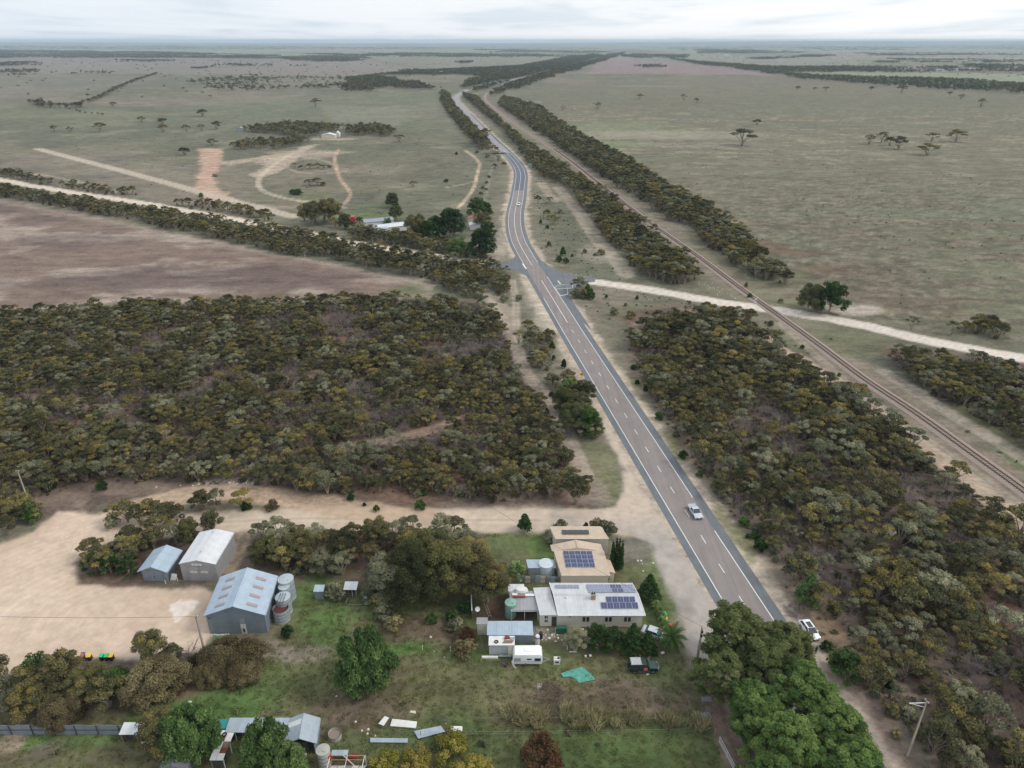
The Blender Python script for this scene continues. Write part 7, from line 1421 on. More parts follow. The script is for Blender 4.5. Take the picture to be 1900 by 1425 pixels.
b = MB(); b.tube((2.3, -.6, .45), (3.6, 0, .45), .05, greyp); b.tube((2.3, .6, .45), (3.6, 0, .45), .05, greyp); b.tube((3.5, 0, 0), (3.5, 0, .6), .04, greyp); b.build('drawbar', o)
o = empty('white_machine', (7.35, 85.1, 0)); tag(o, 'white boxy appliance with a grille standing right of the caravan', 'appliance')
b = MB(); b.box(-.52, .52, -.4, .4, 0, 1.1, white); b.build('body', o, .04); b = MB(); b.box(-.3, .3, -.43, -.41, .45, .8, dgrey); b.build('grille', o); b = MB(); b.cyl((-.1, 0), .18, 1.1, 1.3, white, 12); b.box(.1, .45, -.2, .2, 1.1, 1.25, dgrey); b.build('fittings', o)
# red truck and farm buildings in the middle distance
def far_shed(name, label, px, py, w_, L_, ze, zr, wm, rm, ang=0, n=6):
    g = G(px, py); return gable_shed(name, label, 'house' if 'house' in name else 'shed', (g.x, g.y), ang, w_, L_, ze, zr, wm, rm, .3, n)
far_shed('farm_shed', 'long pale blue roofed farm shed with white walls left of the junction', 697, 428, 7, 15, 2.8, 3.9, white, tin_w, -62, 8); far_shed('farm_shed', 'grey roofed farm building behind the blue roofed shed left of the junction', 672, 418, 7, 16, 3, 4.0, white, iron('lilac_roof', lin(150, 156, 168), .05), -66, 8)
far_shed('farm_lean_to', 'small white farm outbuilding at the west end of the long blue roofed shed', 690, 431, 6, 7, 2.6, 3.2, white, tin_b, -62, 5); far_shed('white_shed', 'small white shed among pines beside the highway', 872, 427, 5.5, 6, 2.6, 3.4, white, tin_w, 5, 5); far_shed('brick_shed', 'small orange roofed shed among pines beside the highway', 868, 414, 5, 5, 2.5, 3.3, cream, paint('terracotta_roof', lin(166, 104, 84), .8), 0, 4)
g = G(655, 411); o = empty('red_truck', (g.x, g.y, 0), R(100)); tag(o, 'red truck parked among trees left of the farm sheds', 'truck')
b = MB(); b.box(-4, 1.5, -1.2, 1.2, .9, 3.4, redp); b.build('box_body', o, .05); b = MB(); b.box(1.7, 3.4, -1.15, 1.15, .6, 2.8, redp); b.build('cab', o, .1); wheels(o, (-3, 2.5), 1.15, .5)
far_shed('homestead_house', 'white roofed homestead with cream wall and verandah beside dark trees', 597, 257, 14, 9, 3.2, 5.0, cream, tin_w, 2, 6); far_shed('homestead_wing', 'small white wing at the right end of the white homestead', 622, 254, 4.5, 7, 3.0, 5.4, white, tin_w, 2, 4)
far_shed('ruined_cottage', 'small grey ruined cottage at the left of the far homestead trees', 438, 244, 9, 6, 3, 4.5, greyp, tin_z, 5, 4)
for px, py, w_, l in ((1742, 133, 24, 'white roofed farm shed far out on the right plain'), (1770, 132, 30, 'long white farm shed far out on the right plain'), (1800, 131, 22, 'white farm house roof at the right end of the far plain cluster'), (812, 137, 20, 'white shed roof among trees left of the far highway'), (1345, 103, 40, 'pale shed on the far right horizon plain'), (660, 104, 34, 'pale shed far off on the left horizon plain')): far_shed('distant_shed', l, px, py, w_, w_ * .6, 5, 8, white, tin_w, 4, 4)
g = G(1067, 204); o = empty('stone_ruin', (g.x, g.y, 0), R(20)); tag(o, 'pale stone chimney ruin leaning beside a bare tree in the right paddock', 'ruin')
stone = paint('ruin_stone', lin(176, 164, 148), .95, 0, .5)
b = MB(); b.prism([(-4, 0, 0), (3, 0, 0), (2.4, 0, 1.2), (.8, 0, 1.8), (.2, 0, 6.2), (-1.2, 0, 6.6), (-1.6, 0, 3.2), (-3.6, 0, 2.4)], (0, .9, 0), stone); b.build('end_wall', o); b = MB(); b.prism([(-4, .9, 0), (-4, 5, 0), (-4, 4.4, 1.4), (-4, 2, 1.1), (-4, .9, 2.4)], (.5, 0, 0), stone); b.build('side_wall', o)
# ------------------------------------------------------------------ poles, wires, signs
def zat(px, py, ptop):
    g = G(px, py); k = (712.5 - ptop) / F_PX; return CAM_H + g.y * (k * math.cos(PITCH) - math.sin(PITCH)) / (math.cos(PITCH) + k * math.sin(PITCH))
psteel = paint('pole_steel', lin(146, 136, 126), .8, 0, .4); pconc = paint('pole_concrete', lin(172, 162, 148), .9, 0, .3)
def stobie(px, py, ptop, label, rz=0, arm=None, boxes=False):
    g = G(px, py); h = zat(px, py, ptop); o = empty('power_pole', (g.x, g.y, 0), rz); tag(o, label, 'power pole', 'power poles')
    for s in (-1, 1): b = MB(); b.add([(-.07, s * .25 - .025, 0), (.07, s * .25 - .025, 0), (.07, s * .25 + .025, 0), (-.07, s * .25 + .025, 0), (-.07, s * .08 - .025, h), (.07, s * .08 - .025, h), (.07, s * .08 + .025, h), (-.07, s * .08 + .025, h)], BOXF, psteel); b.build('steel_rail', o)
    b = MB(); b.add([(-.06, -.22, 0), (.06, -.22, 0), (.06, .22, 0), (-.06, .22, 0), (-.06, -.055, h - .1), (.06, -.055, h - .1), (.06, .055, h - .1), (-.06, .055, h - .1)], BOXF, pconc); b.build('concrete_core', o)
    if arm: b = MB(); b.tube((0, 0, h - .3), (arm, .1, h - .45), .05, psteel); b.tube((0, 0, h - 1.0), (arm * .9, .1, h - .5), .035, psteel); b.build('arm', o); b = MB(); b.cyl((arm, .1), .07, h - .45, h - .2, white, 8); b.build('insulator', o)
    if boxes:
        for z in (h - .9, h - 1.7): b = MB(); b.cyl((-.35, 0), .16, z, z + .35, black, 10); b.build('insulator', o)
    for s in (-.3, .3): b = MB(); b.cyl((s, 0), .05, h, h + .2, white, 8); b.build('insulator', o)
    b = MB(); b.box(-.45, .45, -.05, .05, h - .05, h + .02, psteel); b.build('crossarm', o)
    return Vector((g.x, g.y, h))
pA = stobie(1289, 1254, 1163, 'power pole with two black insulators left of the big pines', R(90), None, True); pB = stobie(1683, 1403, 1301, 'power pole with a long side arm on the verge at bottom right', R(100), None); 
g = G(1683, 1403); hB = zat(1683, 1403, 1301); o = empty('pole_side_arm', (g.x, g.y, hB - .3)); tag(o, 'white strutted arm reaching left from the bottom right power pole', 'pole arm'); b = MB(); b.tube((0, 0, 0), (-2.3, 0, -.1), .06, white); b.tube((0, 0, -.9), (-2.1, 0, -.12), .04, white); b.build('strut', o)
pC = stobie(382, 1218, 1144, 'power pole between the sand yard and the big blue shed', R(0)); pD = stobie(58, 945, 874, 'thin power pole at the edge of the scrub left of the sand yard', R(0))
g = G(1279, 1252); b = MB(); b.tube((0, 0, 0), (0, 0, 4.2), .09, pconc); ob = b.build('short_pole'); ob.location = (g.x, g.y, 0); tag(ob, 'short grey pole standing beside the power pole with black insulators', 'pole')
def wire(label, a, c, sag, r=.018):
    b = MB(); last = None
    for k in range(17):
        t = k / 16; p = a.lerp(c, t); p.z -= 4 * sag * t * (1 - t)
        if last is not None: b.tube(last, p, r, black, 4)
        last = p.copy()
    tag(b.build('power_line'), label, 'power line')
wire('power line crossing the sand yard from the pole to the left edge', pC, Vector((-130, 90, 8.6)), 1.4, .022); wire('power line from the pole by the pines towards the bottom right pole', pA, pB, .9); wire('power line crossing the turnoff north of the house', pA, Vector((-35, 150, 9)), 2.0, .02)
def sign_post(name, label, px, py, h, boards, cat='sign', lean=0):
    g = G(px, py); o = empty(name, (g.x, g.y, 0)); tag(o, label, cat)
    b = MB(); b.tube((0, .03, 0), (0, .03, h), .04, chrome, 6); b.build('post', o)
    for fn in boards: fn(o)
    return o
yel = paint('sign_yellow', lin(240, 176, 40), .5, 0, .05); sgreen = paint('sign_green', lin(60, 150, 130), .5, 0, .05)
def diamond(o):
    def dm(s, y, m, nm, par): b = MB(); b.prism([(0, y, 2.6 - s), (s, y, 2.6), (0, y, 2.6 + s), (-s, y, 2.6)], (0, -.02, 0), m); return b.build(nm, par)
    dm(.66, 0, black, 'sign_border', o); f = dm(.62, -.025, yel, 'sign_face', o)
    b = MB(); b.box(-.07, .07, -.06, -.05, 2.3, 2.95, black); b.box(-.3, -.07, -.06, -.05, 2.5, 2.62, black); b.box(.07, .3, -.06, -.05, 2.62, 2.74, black); b.build('junction_symbol', f)
sign_post('warning_sign', 'yellow diamond junction warning sign beside the highway', 1079, 709, 2.6, [diamond])
def green_board(o):
    b = MB(); b.box(-1.9, 1.9, -.05, 0, 2.0, 3.9, sgreen); f = b.build('sign_face', o)
    for r_ in range(3):
        for k in range(7 - r_): b = MB(); b.box(-1.5 + k * .42, -1.2 + k * .42, -.07, -.055, 3.3 - r_ * .5, 3.5 - r_ * .5, white); b.build('sign_lettering', f)
    b = MB(); b.tube((-1.5, .05, 0), (-1.5, .05, 3.8), .06, chrome); b.tube((1.5, .05, 0), (1.5, .05, 3.8), .06, chrome); b.build('frame', o)
sign_post('direction_sign', 'green direction sign on the right of the far highway bend', 983, 312, 2, [green_board])
wb = lambda w_, h_, z, m=white: (lambda o: [one('sign_face', m, o, box=(-w_ / 2, w_ / 2, -.04, 0, z, z + h_))])
sign_post('white_sign', 'white sign on a post right of the highway above the scrub clump', 983, 372, 1.6, [wb(1.2, 1.0, 1.6)]); sign_post('white_sign', 'low white sign beside the shrubs right of the highway', 985, 387, .8, [wb(1.8, .6, .5)])
sign_post('white_sign', 'white sign at the junction where the sealed shoulder widens', 1001, 470, 1.2, [wb(.9, .9, .9)]); sign_post('white_sign', 'small white sign on the verge below the junction bush', 1083, 579, .8, [wb(.9, .7, .4)]); sign_post('white_sign', 'tall white sign at the mouth of the dirt road left of the junction', 888, 488, 1.8, [wb(.5, 1.2, .8)]); 
sign_post('junction_sign', 'small dark sign board on a pole by the wheelie bins at the yard edge', 162.5, 1232, 2.6, [lambda o: one('sign_face', dgrey, o, box=(-.4, .4, -.04, 0, 2.5, 2.62)), lambda o: one('sign_plate', dgrey, o, box=(-.15, .3, -.04, 0, .8, 1.3))])
def crossbuck(px, py, label):
    def x_(o):
        for s in (-1, 1): b = MB(); b.prism([(-s * .8, 0, 2.9 - .55), (-s * .68, 0, 2.9 - .7), (s * .8, 0, 2.9 + .55), (s * .68, 0, 2.9 + .7)], (0, -.03 * (s + 2), 0), white); b.build('cross_board', o)
        one('stop_plate', white, o, box=(-.4, .4, -.04, 0, 1.5, 1.9))
    sign_post('railway_crossing_sign', label, px, py, 3.3, [x_], 'crossing sign')
crossbuck(1401, 568, 'white railway crossing sign left of the tracks at the gravel road'); crossbuck(1480, 592, 'white railway crossing sign right of the tracks at the gravel road')
for px, py, l in ((930, 389, 'at the top of the guardrail'), (949, 466, 'below the guardrail end'), (970, 516, 'left of the junction on the verge'), (974, 518, 'second from the junction on the left verge'), (1027, 503, 'on the right verge above the gravel road'), (1096, 513, 'where the seal meets the gravel road'), (1142, 745, 'on the right verge beside the scrub'), (836, 1208, 'in the grass right of the pepper tree'), (784, 1206, 'closest to the pepper tree in the grass')): g = G(px, py); post(g.x, g.y, 1.0, white, .06, 'guide_post', 'white guide post ' + l, 'white guide posts')
for px, py, l in ((1096, 509, 'first white rock'), (1110, 575, 'white rock')): pass
# guardrail
P = spline(Gn([(936, 388), (932.5, 400), (931, 414), (932, 428), (936, 441), (940.5, 450)]), 2.0); T_, N_2 = frame(P); o = empty('guardrail', (P[0][0], P[0][1], 0)); tag(o, 'steel guardrail on the outside of the highway bend', 'guardrail'); loc = P - P[0]
V_ = np.concatenate([np.column_stack([loc + N_2 * a, np.full(len(P), z)]) for a, z in ((0, .45), (.1, .53), (0, .6), (.1, .67), (0, .76))]); n = len(P); link('rail', fast_mesh('rail', V_, np.array([(c * n + i, (c + 1) * n + i, (c + 1) * n + i + 1, c * n + i + 1) for c in range(4) for i in range(n - 1)]), [white]), o)
for i in range(0, n, 2): b = MB(); b.box(loc[i][0] - .08, loc[i][0] + .08, loc[i][1] - .08, loc[i][1] + .08, 0, .74, timber); b.build('post', o)
# wire fences
def wire_fence(label, P, step, h, wires=(1.1, .6), pm=None, big=False, name='wire_fence', rail=None):
    Q = spline(Gn(P), 1.0) if len(P) > 2 else np.array([Gn(P)[0] + (Gn(P)[1] - Gn(P)[0]) * t for t in np.linspace(0, 1, 40)]); L_ = np.concatenate([[0], np.cumsum(np.linalg.norm(np.diff(Q, axis=0), axis=1))])
    o = empty(name, (Q[0][0], Q[0][1], 0)); tag(o, label, 'fence')
    at = lambda s: (np.interp(s, L_, Q[:, 0]) - Q[0][0], np.interp(s, L_, Q[:, 1]) - Q[0][1])
    n = max(1, int(L_[-1] / step)); pts = [at(L_[-1] * k / n) for k in range(n + 1)]
    for x, y in pts: b = MB(); b.tube((x, y, 0), (x, y, h * random.uniform(.92, 1.06)), .05, pm or timber, 5); b.build('post', o)
    for wz in wires:
        b = MB()
        for (x0, y0), (x1, y1) in zip(pts[:-1], pts[1:]): b.tube((x0, y0, wz), (x1, y1, wz), rail or .012, timber if rail else chrome, 4)
        b.build('wire' if not rail else 'rail', o)
wire_fence('long post and rail fence across the bottom of the brown paddock', [(829, 1341), (1060, 1342), (1313, 1343)], 6.5, 1.3, (1.15,), None, rail=.02); wire_fence('wire fence just below the row of pale reeds', [(690, 1366), (900, 1366), (1325, 1360)], 7, 1.1, (.95, .5))
wire_fence('pale mesh fence along the verge from the palm to the power pole', [(1262, 1206), (1277, 1246), (1292, 1282), (1305, 1312), (1316, 1342), (1326, 1365)], 2.6, 1.5, (1.45, 1.0, .55, .15), greyp, rail=.022)
wire_fence('low wire fence behind the pepper tree', [(860, 1212), (905, 1205), (880, 1183), (800, 1178), (770, 1205)], 3, 1.2, (1.05,), None, rail=.02); wire_fence('wire fence of dark posts right of the big round bush', [(507, 1228), (560, 1218), (640, 1200)], 3.4, 1.3, (1.1, .6))
o = empty('farm_gate', (*G(1334, 1378)[:2], 0)); tag(o, 'grey steel farm gate standing open beside the red track', 'gate'); v_ = (G(1362, 1432) - G(1334, 1378))
for z in (.3, .7, 1.2): b = MB(); b.tube((0, 0, z), (v_.x, v_.y, z), .04, tin_w); b.build('bar', o)
for t in (0, .5, 1): b = MB(); b.tube((v_.x * t, v_.y * t, .0), (v_.x * t, v_.y * t, 1.25), .05, tin_w); b.build('upright', o)
g = G(829, 1365); post(g.x, g.y, 2.6, timber, .12, 'strainer_post', 'tall timber strainer post at the left end of the rail fence', None, 'post')
# ------------------------------------------------------------------ person on the verge
def person(x, y, rz, label):
    o = empty('person', (x, y, 0), rz); tag(o, label, 'person')
    me = bpy.data.meshes.new('body'); bm = bmesh.new()
    J = {'pel': (0, 0, .95, .14), 'bel': (0, 0, 1.12, .135), 'che': (0, -.01, 1.35, .155), 'nec': (0, 0, 1.52, .06), 'hed': (0, -.02, 1.62, .085), 'top': (0, -.01, 1.74, .085),
         'sl': (-.19, 0, 1.42, .06), 'el': (-.24, .02, 1.14, .045), 'wl': (-.22, -.1, .92, .035), 'hl': (-.21, -.13, .84, .035), 'sr': (.19, 0, 1.42, .06), 'er': (.24, .02, 1.14, .045), 'wr': (.2, -.12, .95, .035), 'hr': (.18, -.16, .88, .035),
         'tl': (-.10, 0, .85, .095), 'kl': (-.11, -.02, .5, .065), 'al': (-.11, .02, .1, .045), 'fl': (-.12, -.14, .04, .04), 'tr': (.10, 0, .85, .095), 'kr': (.12, -.02, .5, .065), 'ar': (.12, .03, .1, .045), 'fr': (.13, -.13, .04, .04)}
    E_ = [('pel', 'bel'), ('bel', 'che'), ('che', 'nec'), ('nec', 'hed'), ('hed', 'top'), ('che', 'sl'), ('sl', 'el'), ('el', 'wl'), ('wl', 'hl'), ('che', 'sr'), ('sr', 'er'), ('er', 'wr'), ('wr', 'hr'), ('pel', 'tl'), ('tl', 'kl'), ('kl', 'al'), ('al', 'fl'), ('pel', 'tr'), ('tr', 'kr'), ('kr', 'ar'), ('ar', 'fr')]
    vs = {k: bm.verts.new(v[:3]) for k, v in J.items()}
    for a, c in E_: bm.edges.new((vs[a], vs[c]))
    bm.verts.index_update(); bm.to_mesh(me); bm.free(); body = link('body', me, o)
    md = body.modifiers.new('skin', 'SKIN'); me.skin_vertices if me.skin_vertices else None
    if not me.skin_vertices:
        bm = bmesh.new(); bm.from_mesh(me); bm.verts.layers.skin.verify(); bm.to_mesh(me); bm.free()
    for i, (k, v) in enumerate(J.items()):
        sv = me.skin_vertices[0].data[i]; sv.radius = (v[3], v[3]); sv.use_root = (k == 'pel')
    body.modifiers.new('smooth', 'SUBSURF').levels = 1; body.modifiers['smooth'].render_levels = 2
    me.materials.append(paint('black_clothes', lin(34, 34, 38), .9, 0, .1))
    skin = paint('skin', lin(196, 150, 126), .6, 0, .05)
    b = MB(); b.cyl((0, -.035), .07, 1.60, 1.70, skin, 12, .075); b.build('face', o, 0, True)
    b = MB(); b.cyl((0, .0), .098, 1.68, 1.80, paint('dark_hair', lin(40, 32, 28), .8), 12, .06); b.build('hair', o, 0, True)
    for s in (-1, 1):
        for k in range(5): b = MB(); b.tube((s * .205 + (k - 2) * .014, -.15, .85), (s * .2 + (k - 2) * .018, -.17, .77 + (.03 if k in (0, 4) else 0)), .009, skin, 5); b.build('finger', o)
    return o
g = G(1512.5, 1213); person(g.x, g.y, R(20), 'person in black standing on the sandy path behind the big pines')
# ------------------------------------------------------------------ single large trees
def big_pine(mat, hgt, rad, nc, per, size):
    cl = []
    for i in range(nc):
        q = (i + .5) / nc; th = i * 2.39996 + rs.normal() * .2; z = hgt * (.30 + .66 * q); env = math.sqrt(max(.04, 1 - ((q - .25) / .80) ** 2)); env *= 1 + .22 * math.sin(3 * th + 1.3) + .12 * rs.normal()
        r = rad * env * (.58 + .46 * rs.rand()) * .86; rr = rad * (.10 + .09 * rs.rand()); cl.append((r * math.cos(th), r * math.sin(th), z - .12 * r, rr, rr, rr * .75, np.clip(.45 + rs.normal() * .16 + (q - .5) * .0, 0, 1)))
    sg = bend((0, 0, 0), (0, 0, hgt * .55), .38, .22, 4, .04) + bend((0, 0, hgt * .55), (.2, .1, hgt * .92), .22, .06, 3, .06)
    for e in rs.permutation(nc)[:26]: c = cl[e]; z0 = max(1.5, c[2] - 1.8); sg += bend((0, 0, z0), (c[0] * .9, c[1] * .9, c[2] - .2), .09, .03, 2, .08)
    return two('pine', cl, sg, mat, per, size, up=.6, jit=.8, aspect=2.6, shell=.45)
PB = [big_pine(M_ALEPPO, 12, 5.6, 150, 330, .20), big_pine(M_ALEPPO, 11.5, 5.2, 140, 330, .20)]; PD = [big_pine(M_ALEPPOD, 12.5, 5.8, 150, 310, .20), big_pine(M_ALEPPOD, 11.5, 5.2, 140, 310, .20)]
def pepper():
    cl = []
    for i in range(60):
        q = (i + .5) / 60; th = i * 2.4 + rs.normal() * .2; z = 9.6 * (.12 + .84 * q); env = math.sqrt(max(.05, 1 - ((q - .4) / .68) ** 2)) * (1 + .18 * math.sin(2 * th + 2) + .1 * rs.normal()); r = 3.5 * env * (.75 + .25 * rs.rand()); cl.append((r * math.cos(th), r * math.sin(th), z, .75 + .3 * rs.rand(), .75 + .3 * rs.rand(), 1.25 + .4 * rs.rand(), np.clip(.45 + rs.normal() * .17, 0, 1)))
    cl.append((0, 0, 4.5, 2.4, 2.4, 3.8, .25)); sg = bend((0, 0, 0), (.3, .1, 5.5), .35, .2, 3, .06)
    for e in rs.permutation(60)[:16]: sg += bend((.1, 0, 2.4), cl[e][:3], .12, .03, 2, .08)
    return two('pepper', cl, sg, M_PEPPER, 300, .20, up=.3, jit=.6, aspect=2.6, droop=.62)
PEP = [pepper(), pepper()]
def round_tree(mat, hgt, rad, nc, per=290, size=.20, low=.25, **kw):
    cl = [(0, 0, hgt * .5, rad * .6, rad * .6, hgt * .36, .25)]
    for i in range(nc):
        q = (i + .5) / nc; th = i * 2.4 + rs.normal() * .25; z = hgt * (low + (.93 - low) * q); env = math.sqrt(max(.06, 1 - ((q - .2) / .86) ** 2)) * (1 + .2 * math.sin(2 * th + nc) + .1 * rs.normal()); r = rad * env * .78; rr = rad * (.22 + .14 * rs.rand()); cl.append((r * math.cos(th), r * math.sin(th), z, rr, rr, rr * .8, np.clip(.5 + rs.normal() * .18, 0, 1)))
    sg = bend((0, 0, 0), (0, 0, hgt * .6), .22, .1, 3, .06)
    for e in rs.permutation(nc)[:10]: sg += bend((0, 0, hgt * .2), cl[e + 1][:3], .09, .03, 2, .1)
    return two('tree', cl, sg, mat, per, size, up=.4, jit=.6, **kw)
DK = [round_tree(M_DARKT, 10, 4.6, 34), round_tree(M_DARKT, 9, 4.2, 30)]; GY = round_tree(M_GREYB, 8.5, 4.0, 30); OL = [round_tree(M_MALLEE, 8.5, 4.2, 26, low=.4), round_tree(M_MALLEE, 7, 3.6, 24, low=.4)]
BB = [round_tree(M_BROWNB, 4.2, 4.6, 50, 330, .17, .12), round_tree(M_BROWNB, 4.4, 4.2, 46, 330, .17, .12)]; RU = round_tree(M_RUST, 5, 3.2, 30, 190, .22, .15)
DG = [round_tree(M_PINE, 9, 4.0, 34, 170, .28, .15), round_tree(M_PINE, 5, 2.2, 22, 220, .22, .1)]; GR = round_tree(M_PEPPER, 5, 2.6, 24, 190, .22, .15); YG = round_tree(leaf_mat('yellow_green_leaves', lin(104, 104, 48), lin(136, 130, 62), lin(160, 146, 80)), 3.6, 2.6, 22, 200, .22, .12)
def conifer(hgt, rad, mat=M_PINE):
    cl = []
    for i in range(46):
        q = (i + .5) / 46; th = i * 2.4; r = rad * (1 - q) ** .85 * .8; z = hgt * (.06 + .9 * q); rr = rad * (.16 + .22 * (1 - q)); cl.append((r * math.cos(th), r * math.sin(th), z, rr, rr, rr * .9, np.clip(.45 + rs.normal() * .2, 0, 1)))
    return two('conifer', cl, bend((0, 0, 0), (0, 0, hgt * .9), .15, .03, 2, .02), mat, 260, .2, up=.35, jit=.5)
CO = conifer(6.2, 2.2)
cyc = []
for k in range(7):
    a = k * .9; x, y = 1.25 * math.cos(a) * (.4 + .6 * (k % 2)), 1.0 * math.sin(a); h = 6.8 - .5 * (k % 3)
    for j in range(9): q = (j + .5) / 9; cyc.append((x, y, h * (.05 + .9 * q), .62 * (1.05 - q) ** .5, .62 * (1.05 - q) ** .5, .55, np.clip(.4 + rs.normal() * .15, 0, 1)))
CY = two('cypress', cyc, bend((0, 0, 0), (0, 0, 5), .2, .05, 2, .02), M_PINE, 300, .2, up=.2, jit=.45, droop=0)
def plant_at(proto, px, py, label, s=1.0, sz=None, name='tree', cat='tree', z=0.0, rz=None):
    g = G(px, py, z); o = empty(name, (g.x, g.y, 0), random.random() * 6.28 if rz is None else rz); o.scale = (s, s, sz or s)
    link('crown', proto[0], o); link('trunk', proto[1], o); return tag(o, label, cat)
pp = [(PD[0], 1368, 1196, 1.05, 'dull green pine nearest the highway in the bottom right group'), (PD[1], 1452, 1208, 1.0, 'dull green pine at the right rear beside the parked white car'), (PD[1], 1345, 1250, .86, 'dark pine leaning over the power pole'), (PD[0], 1420, 1245, .92, 'greyish pine in the middle of the bottom right group'), (PB[0], 1490, 1300, 1.0, 'bright green pine on the right flank of the bottom right group'), (PB[1], 1405, 1318, .92, 'bright green pine beside the reddish track'), (PB[0], 1545, 1362, .95, 'bright green pine overhanging the sandy path'), (PB[1], 1460, 1385, 1.0, 'bright green pine in front at the bottom edge'), (PB[0], 1580, 1440, .95, 'bright green pine cut by the bottom edge furthest right'), (PB[1], 1430, 1455, .9, 'bright green pine cut by the bottom edge beside the red track')]
for pr, px, py, s, l in pp: plant_at(pr, px, py, l, s, s * .95, 'pine_tree', 'pine', 6.0)
plant_at(PEP[0], 682, 1276, 'large weeping pepper tree alone in the middle of the green paddock', 1.08, 1.1, 'pepper_tree'); plant_at(PEP[1], 362, 1402, 'weeping pepper tree between the lean-to and the dark hut', .95, .85, 'pepper_tree'); plant_at(PEP[0], 497, 1428, 'weeping pepper tree in front of the long lean-to', .92, .8, 'pepper_tree', rz=2); plant_at(PEP[1], 545, 1450, 'weeping pepper tree cut by the bottom edge beside the gabled shed', .7, .6, 'pepper_tree')
plant_at(DK[0], 765, 1118, 'tall dark eucalypt in the middle of the thicket behind the grass', 1.12, 1.15, 'eucalypt_tree'); plant_at(DK[1], 825, 1100, 'dark eucalypt next to the olive one near the yard fence', 1.15, 1.15, 'eucalypt_tree'); plant_at(DK[0], 800, 1062, 'dark dense tree at the rear of the thicket by the dirt road', 1.0, .95, 'eucalypt_tree'); plant_at(GY, 722, 1108, 'grey leaved tree on the left of the dark thicket', 1.0, 1.0, 'wattle_tree'); plant_at(OL[0], 905, 1118, 'olive brown tree overhanging the left corner of the house yard', .95, 1.0, 'eucalypt_tree'); plant_at(OL[0], 880, 1070, 'olive brown tree behind the yard fence', .95, .95, 'eucalypt_tree', rz=2)
plant_at(OL[1], 640, 1040, 'broad olive tree in the middle of the thicket by the dirt road', 1.0, .95, 'eucalypt_tree'); plant_at(OL[1], 560, 1040, 'olive tree in the thicket nearest the big shed', .95, .9, 'eucalypt_tree', rz=3); plant_at(DK[1], 505, 1040, 'dark bushy tree behind the big shed beside the side track', .75, .6, 'eucalypt_tree'); plant_at(OL[1], 700, 1010, 'olive tree at the front of the dirt road left of the dark trees', .85, .85, 'eucalypt_tree', rz=1); plant_at(GY, 600, 1060, 'grey bushy tree at the foot of the olive thicket', .7, .55, 'wattle_tree')
plant_at(DK[1], 352, 1004, 'dark tree between the small shed and the tall grey shed', .55, .6, 'eucalypt_tree'); plant_at(OL[1], 395, 990, 'olive tree behind the tall white grey shed', .6, .75, 'eucalypt_tree'); plant_at(DG[1], 207, 1062, 'dark green bush left of the small shed', 1.0, .85, 'round_bush', 'bush'); plant_at(DG[1], 178, 1058, 'dark green bush at the left end of the island of trees', .9, .75, 'round_bush', 'bush'); plant_at(DG[1], 240, 1064, 'dark green bush against the small shed wall', .9, .8, 'round_bush', 'bush')
plant_at(BB[0], 432, 1238, 'huge brown olive round bush below the big shed', 1.0, 1.1, 'round_bush', 'bush'); plant_at(BB[1], 455, 1262, 'yellow tipped round bush at the foot of the huge brown bush', .62, .75, 'round_bush', 'bush'); plant_at(BB[1], 292, 1285, 'large pale brown bush right of the bottom left thicket', 1.1, 1.15, 'round_bush', 'bush', rz=1); plant_at(BB[0], 395, 1265, 'brown bush on the left foot of the huge round bush', .55, .8, 'round_bush', 'bush')
plant_at(OL[1], 125, 1275, 'grey green eucalypt rising from the bottom left thicket', .85, 1.0, 'eucalypt_tree'); plant_at(OL[0], 285, 1232, 'sparse eucalypt at the edge of the sand yard', .6, .8, 'eucalypt_tree'); plant_at(DG[0], 225, 1290, 'bright green tree inside the bottom left thicket', .55, .6, 'round_bush', 'bush'); plant_at(BB[0], 120, 1335, 'yellow brown bush against the iron fence', .7, .95, 'round_bush', 'bush'); plant_at(OL[1], 60, 1320, 'brown olive tree at the left end of the thicket', .85, .7, 'eucalypt_tree'); plant_at(DK[1], 170, 1290, 'dark bush in the shadow of the bottom left thicket', .7, .6, 'round_bush', 'bush'); plant_at(DG[1], 78, 1262, 'dark round bush nearest the sand yard at the left', 1.1, 1.1, 'round_bush', 'bush'); plant_at(OL[1], -8, 1270, 'olive tree cut by the left edge beside the sand yard', .8, .9, 'eucalypt_tree')
plant_at(OL[1], 305, 1392, 'eucalypt leaning over the open lean-to roof', .9, 1.0, 'eucalypt_tree'); plant_at(RU, 1005, 1424, 'rust red bushy tree at the bottom edge', 1.0, 1.0, 'round_bush', 'bush'); plant_at(RU, 868, 1190, 'reddish brown shrub by the left fence of the house yard', .5, .5, 'round_bush', 'bush')
for px, py, s, l in ((835, 1400, 1.0, 'yellow green bush in front of the bent iron sheet'), (770, 1425, .9, 'yellow green bush right of the red framed pen'), (720, 1430, .9, 'pale flowering bush beside the red framed pen'), (880, 1440, .9, 'bright yellow green bush at the bottom edge')): plant_at(YG, px, py, l, s, s, 'round_bush', 'bush')
plant_at(GY, 1068, 1205, 'grey green olive tree in front of the house window', .48, .52, 'olive_tree'); plant_at(DG[1], 1108, 1202, 'dark green bushy tree in front of the house wall', 1.0, .95, 'garden_tree'); plant_at(DG[1], 1135, 1203, 'dark green garden tree left of the tall conifer', .95, .85, 'garden_tree'); plant_at(CO, 1172, 1208, 'tall dark conifer at the right end of the house front', .95, 1.0, 'conifer_tree'); plant_at(CO, 1200, 1210, 'shorter dark conifer beside the silver car', .8, .75, 'conifer_tree'); plant_at(YG, 1188, 1212, 'yellow tipped shrub at the foot of the conifers', .45, .5, 'round_bush', 'bush')
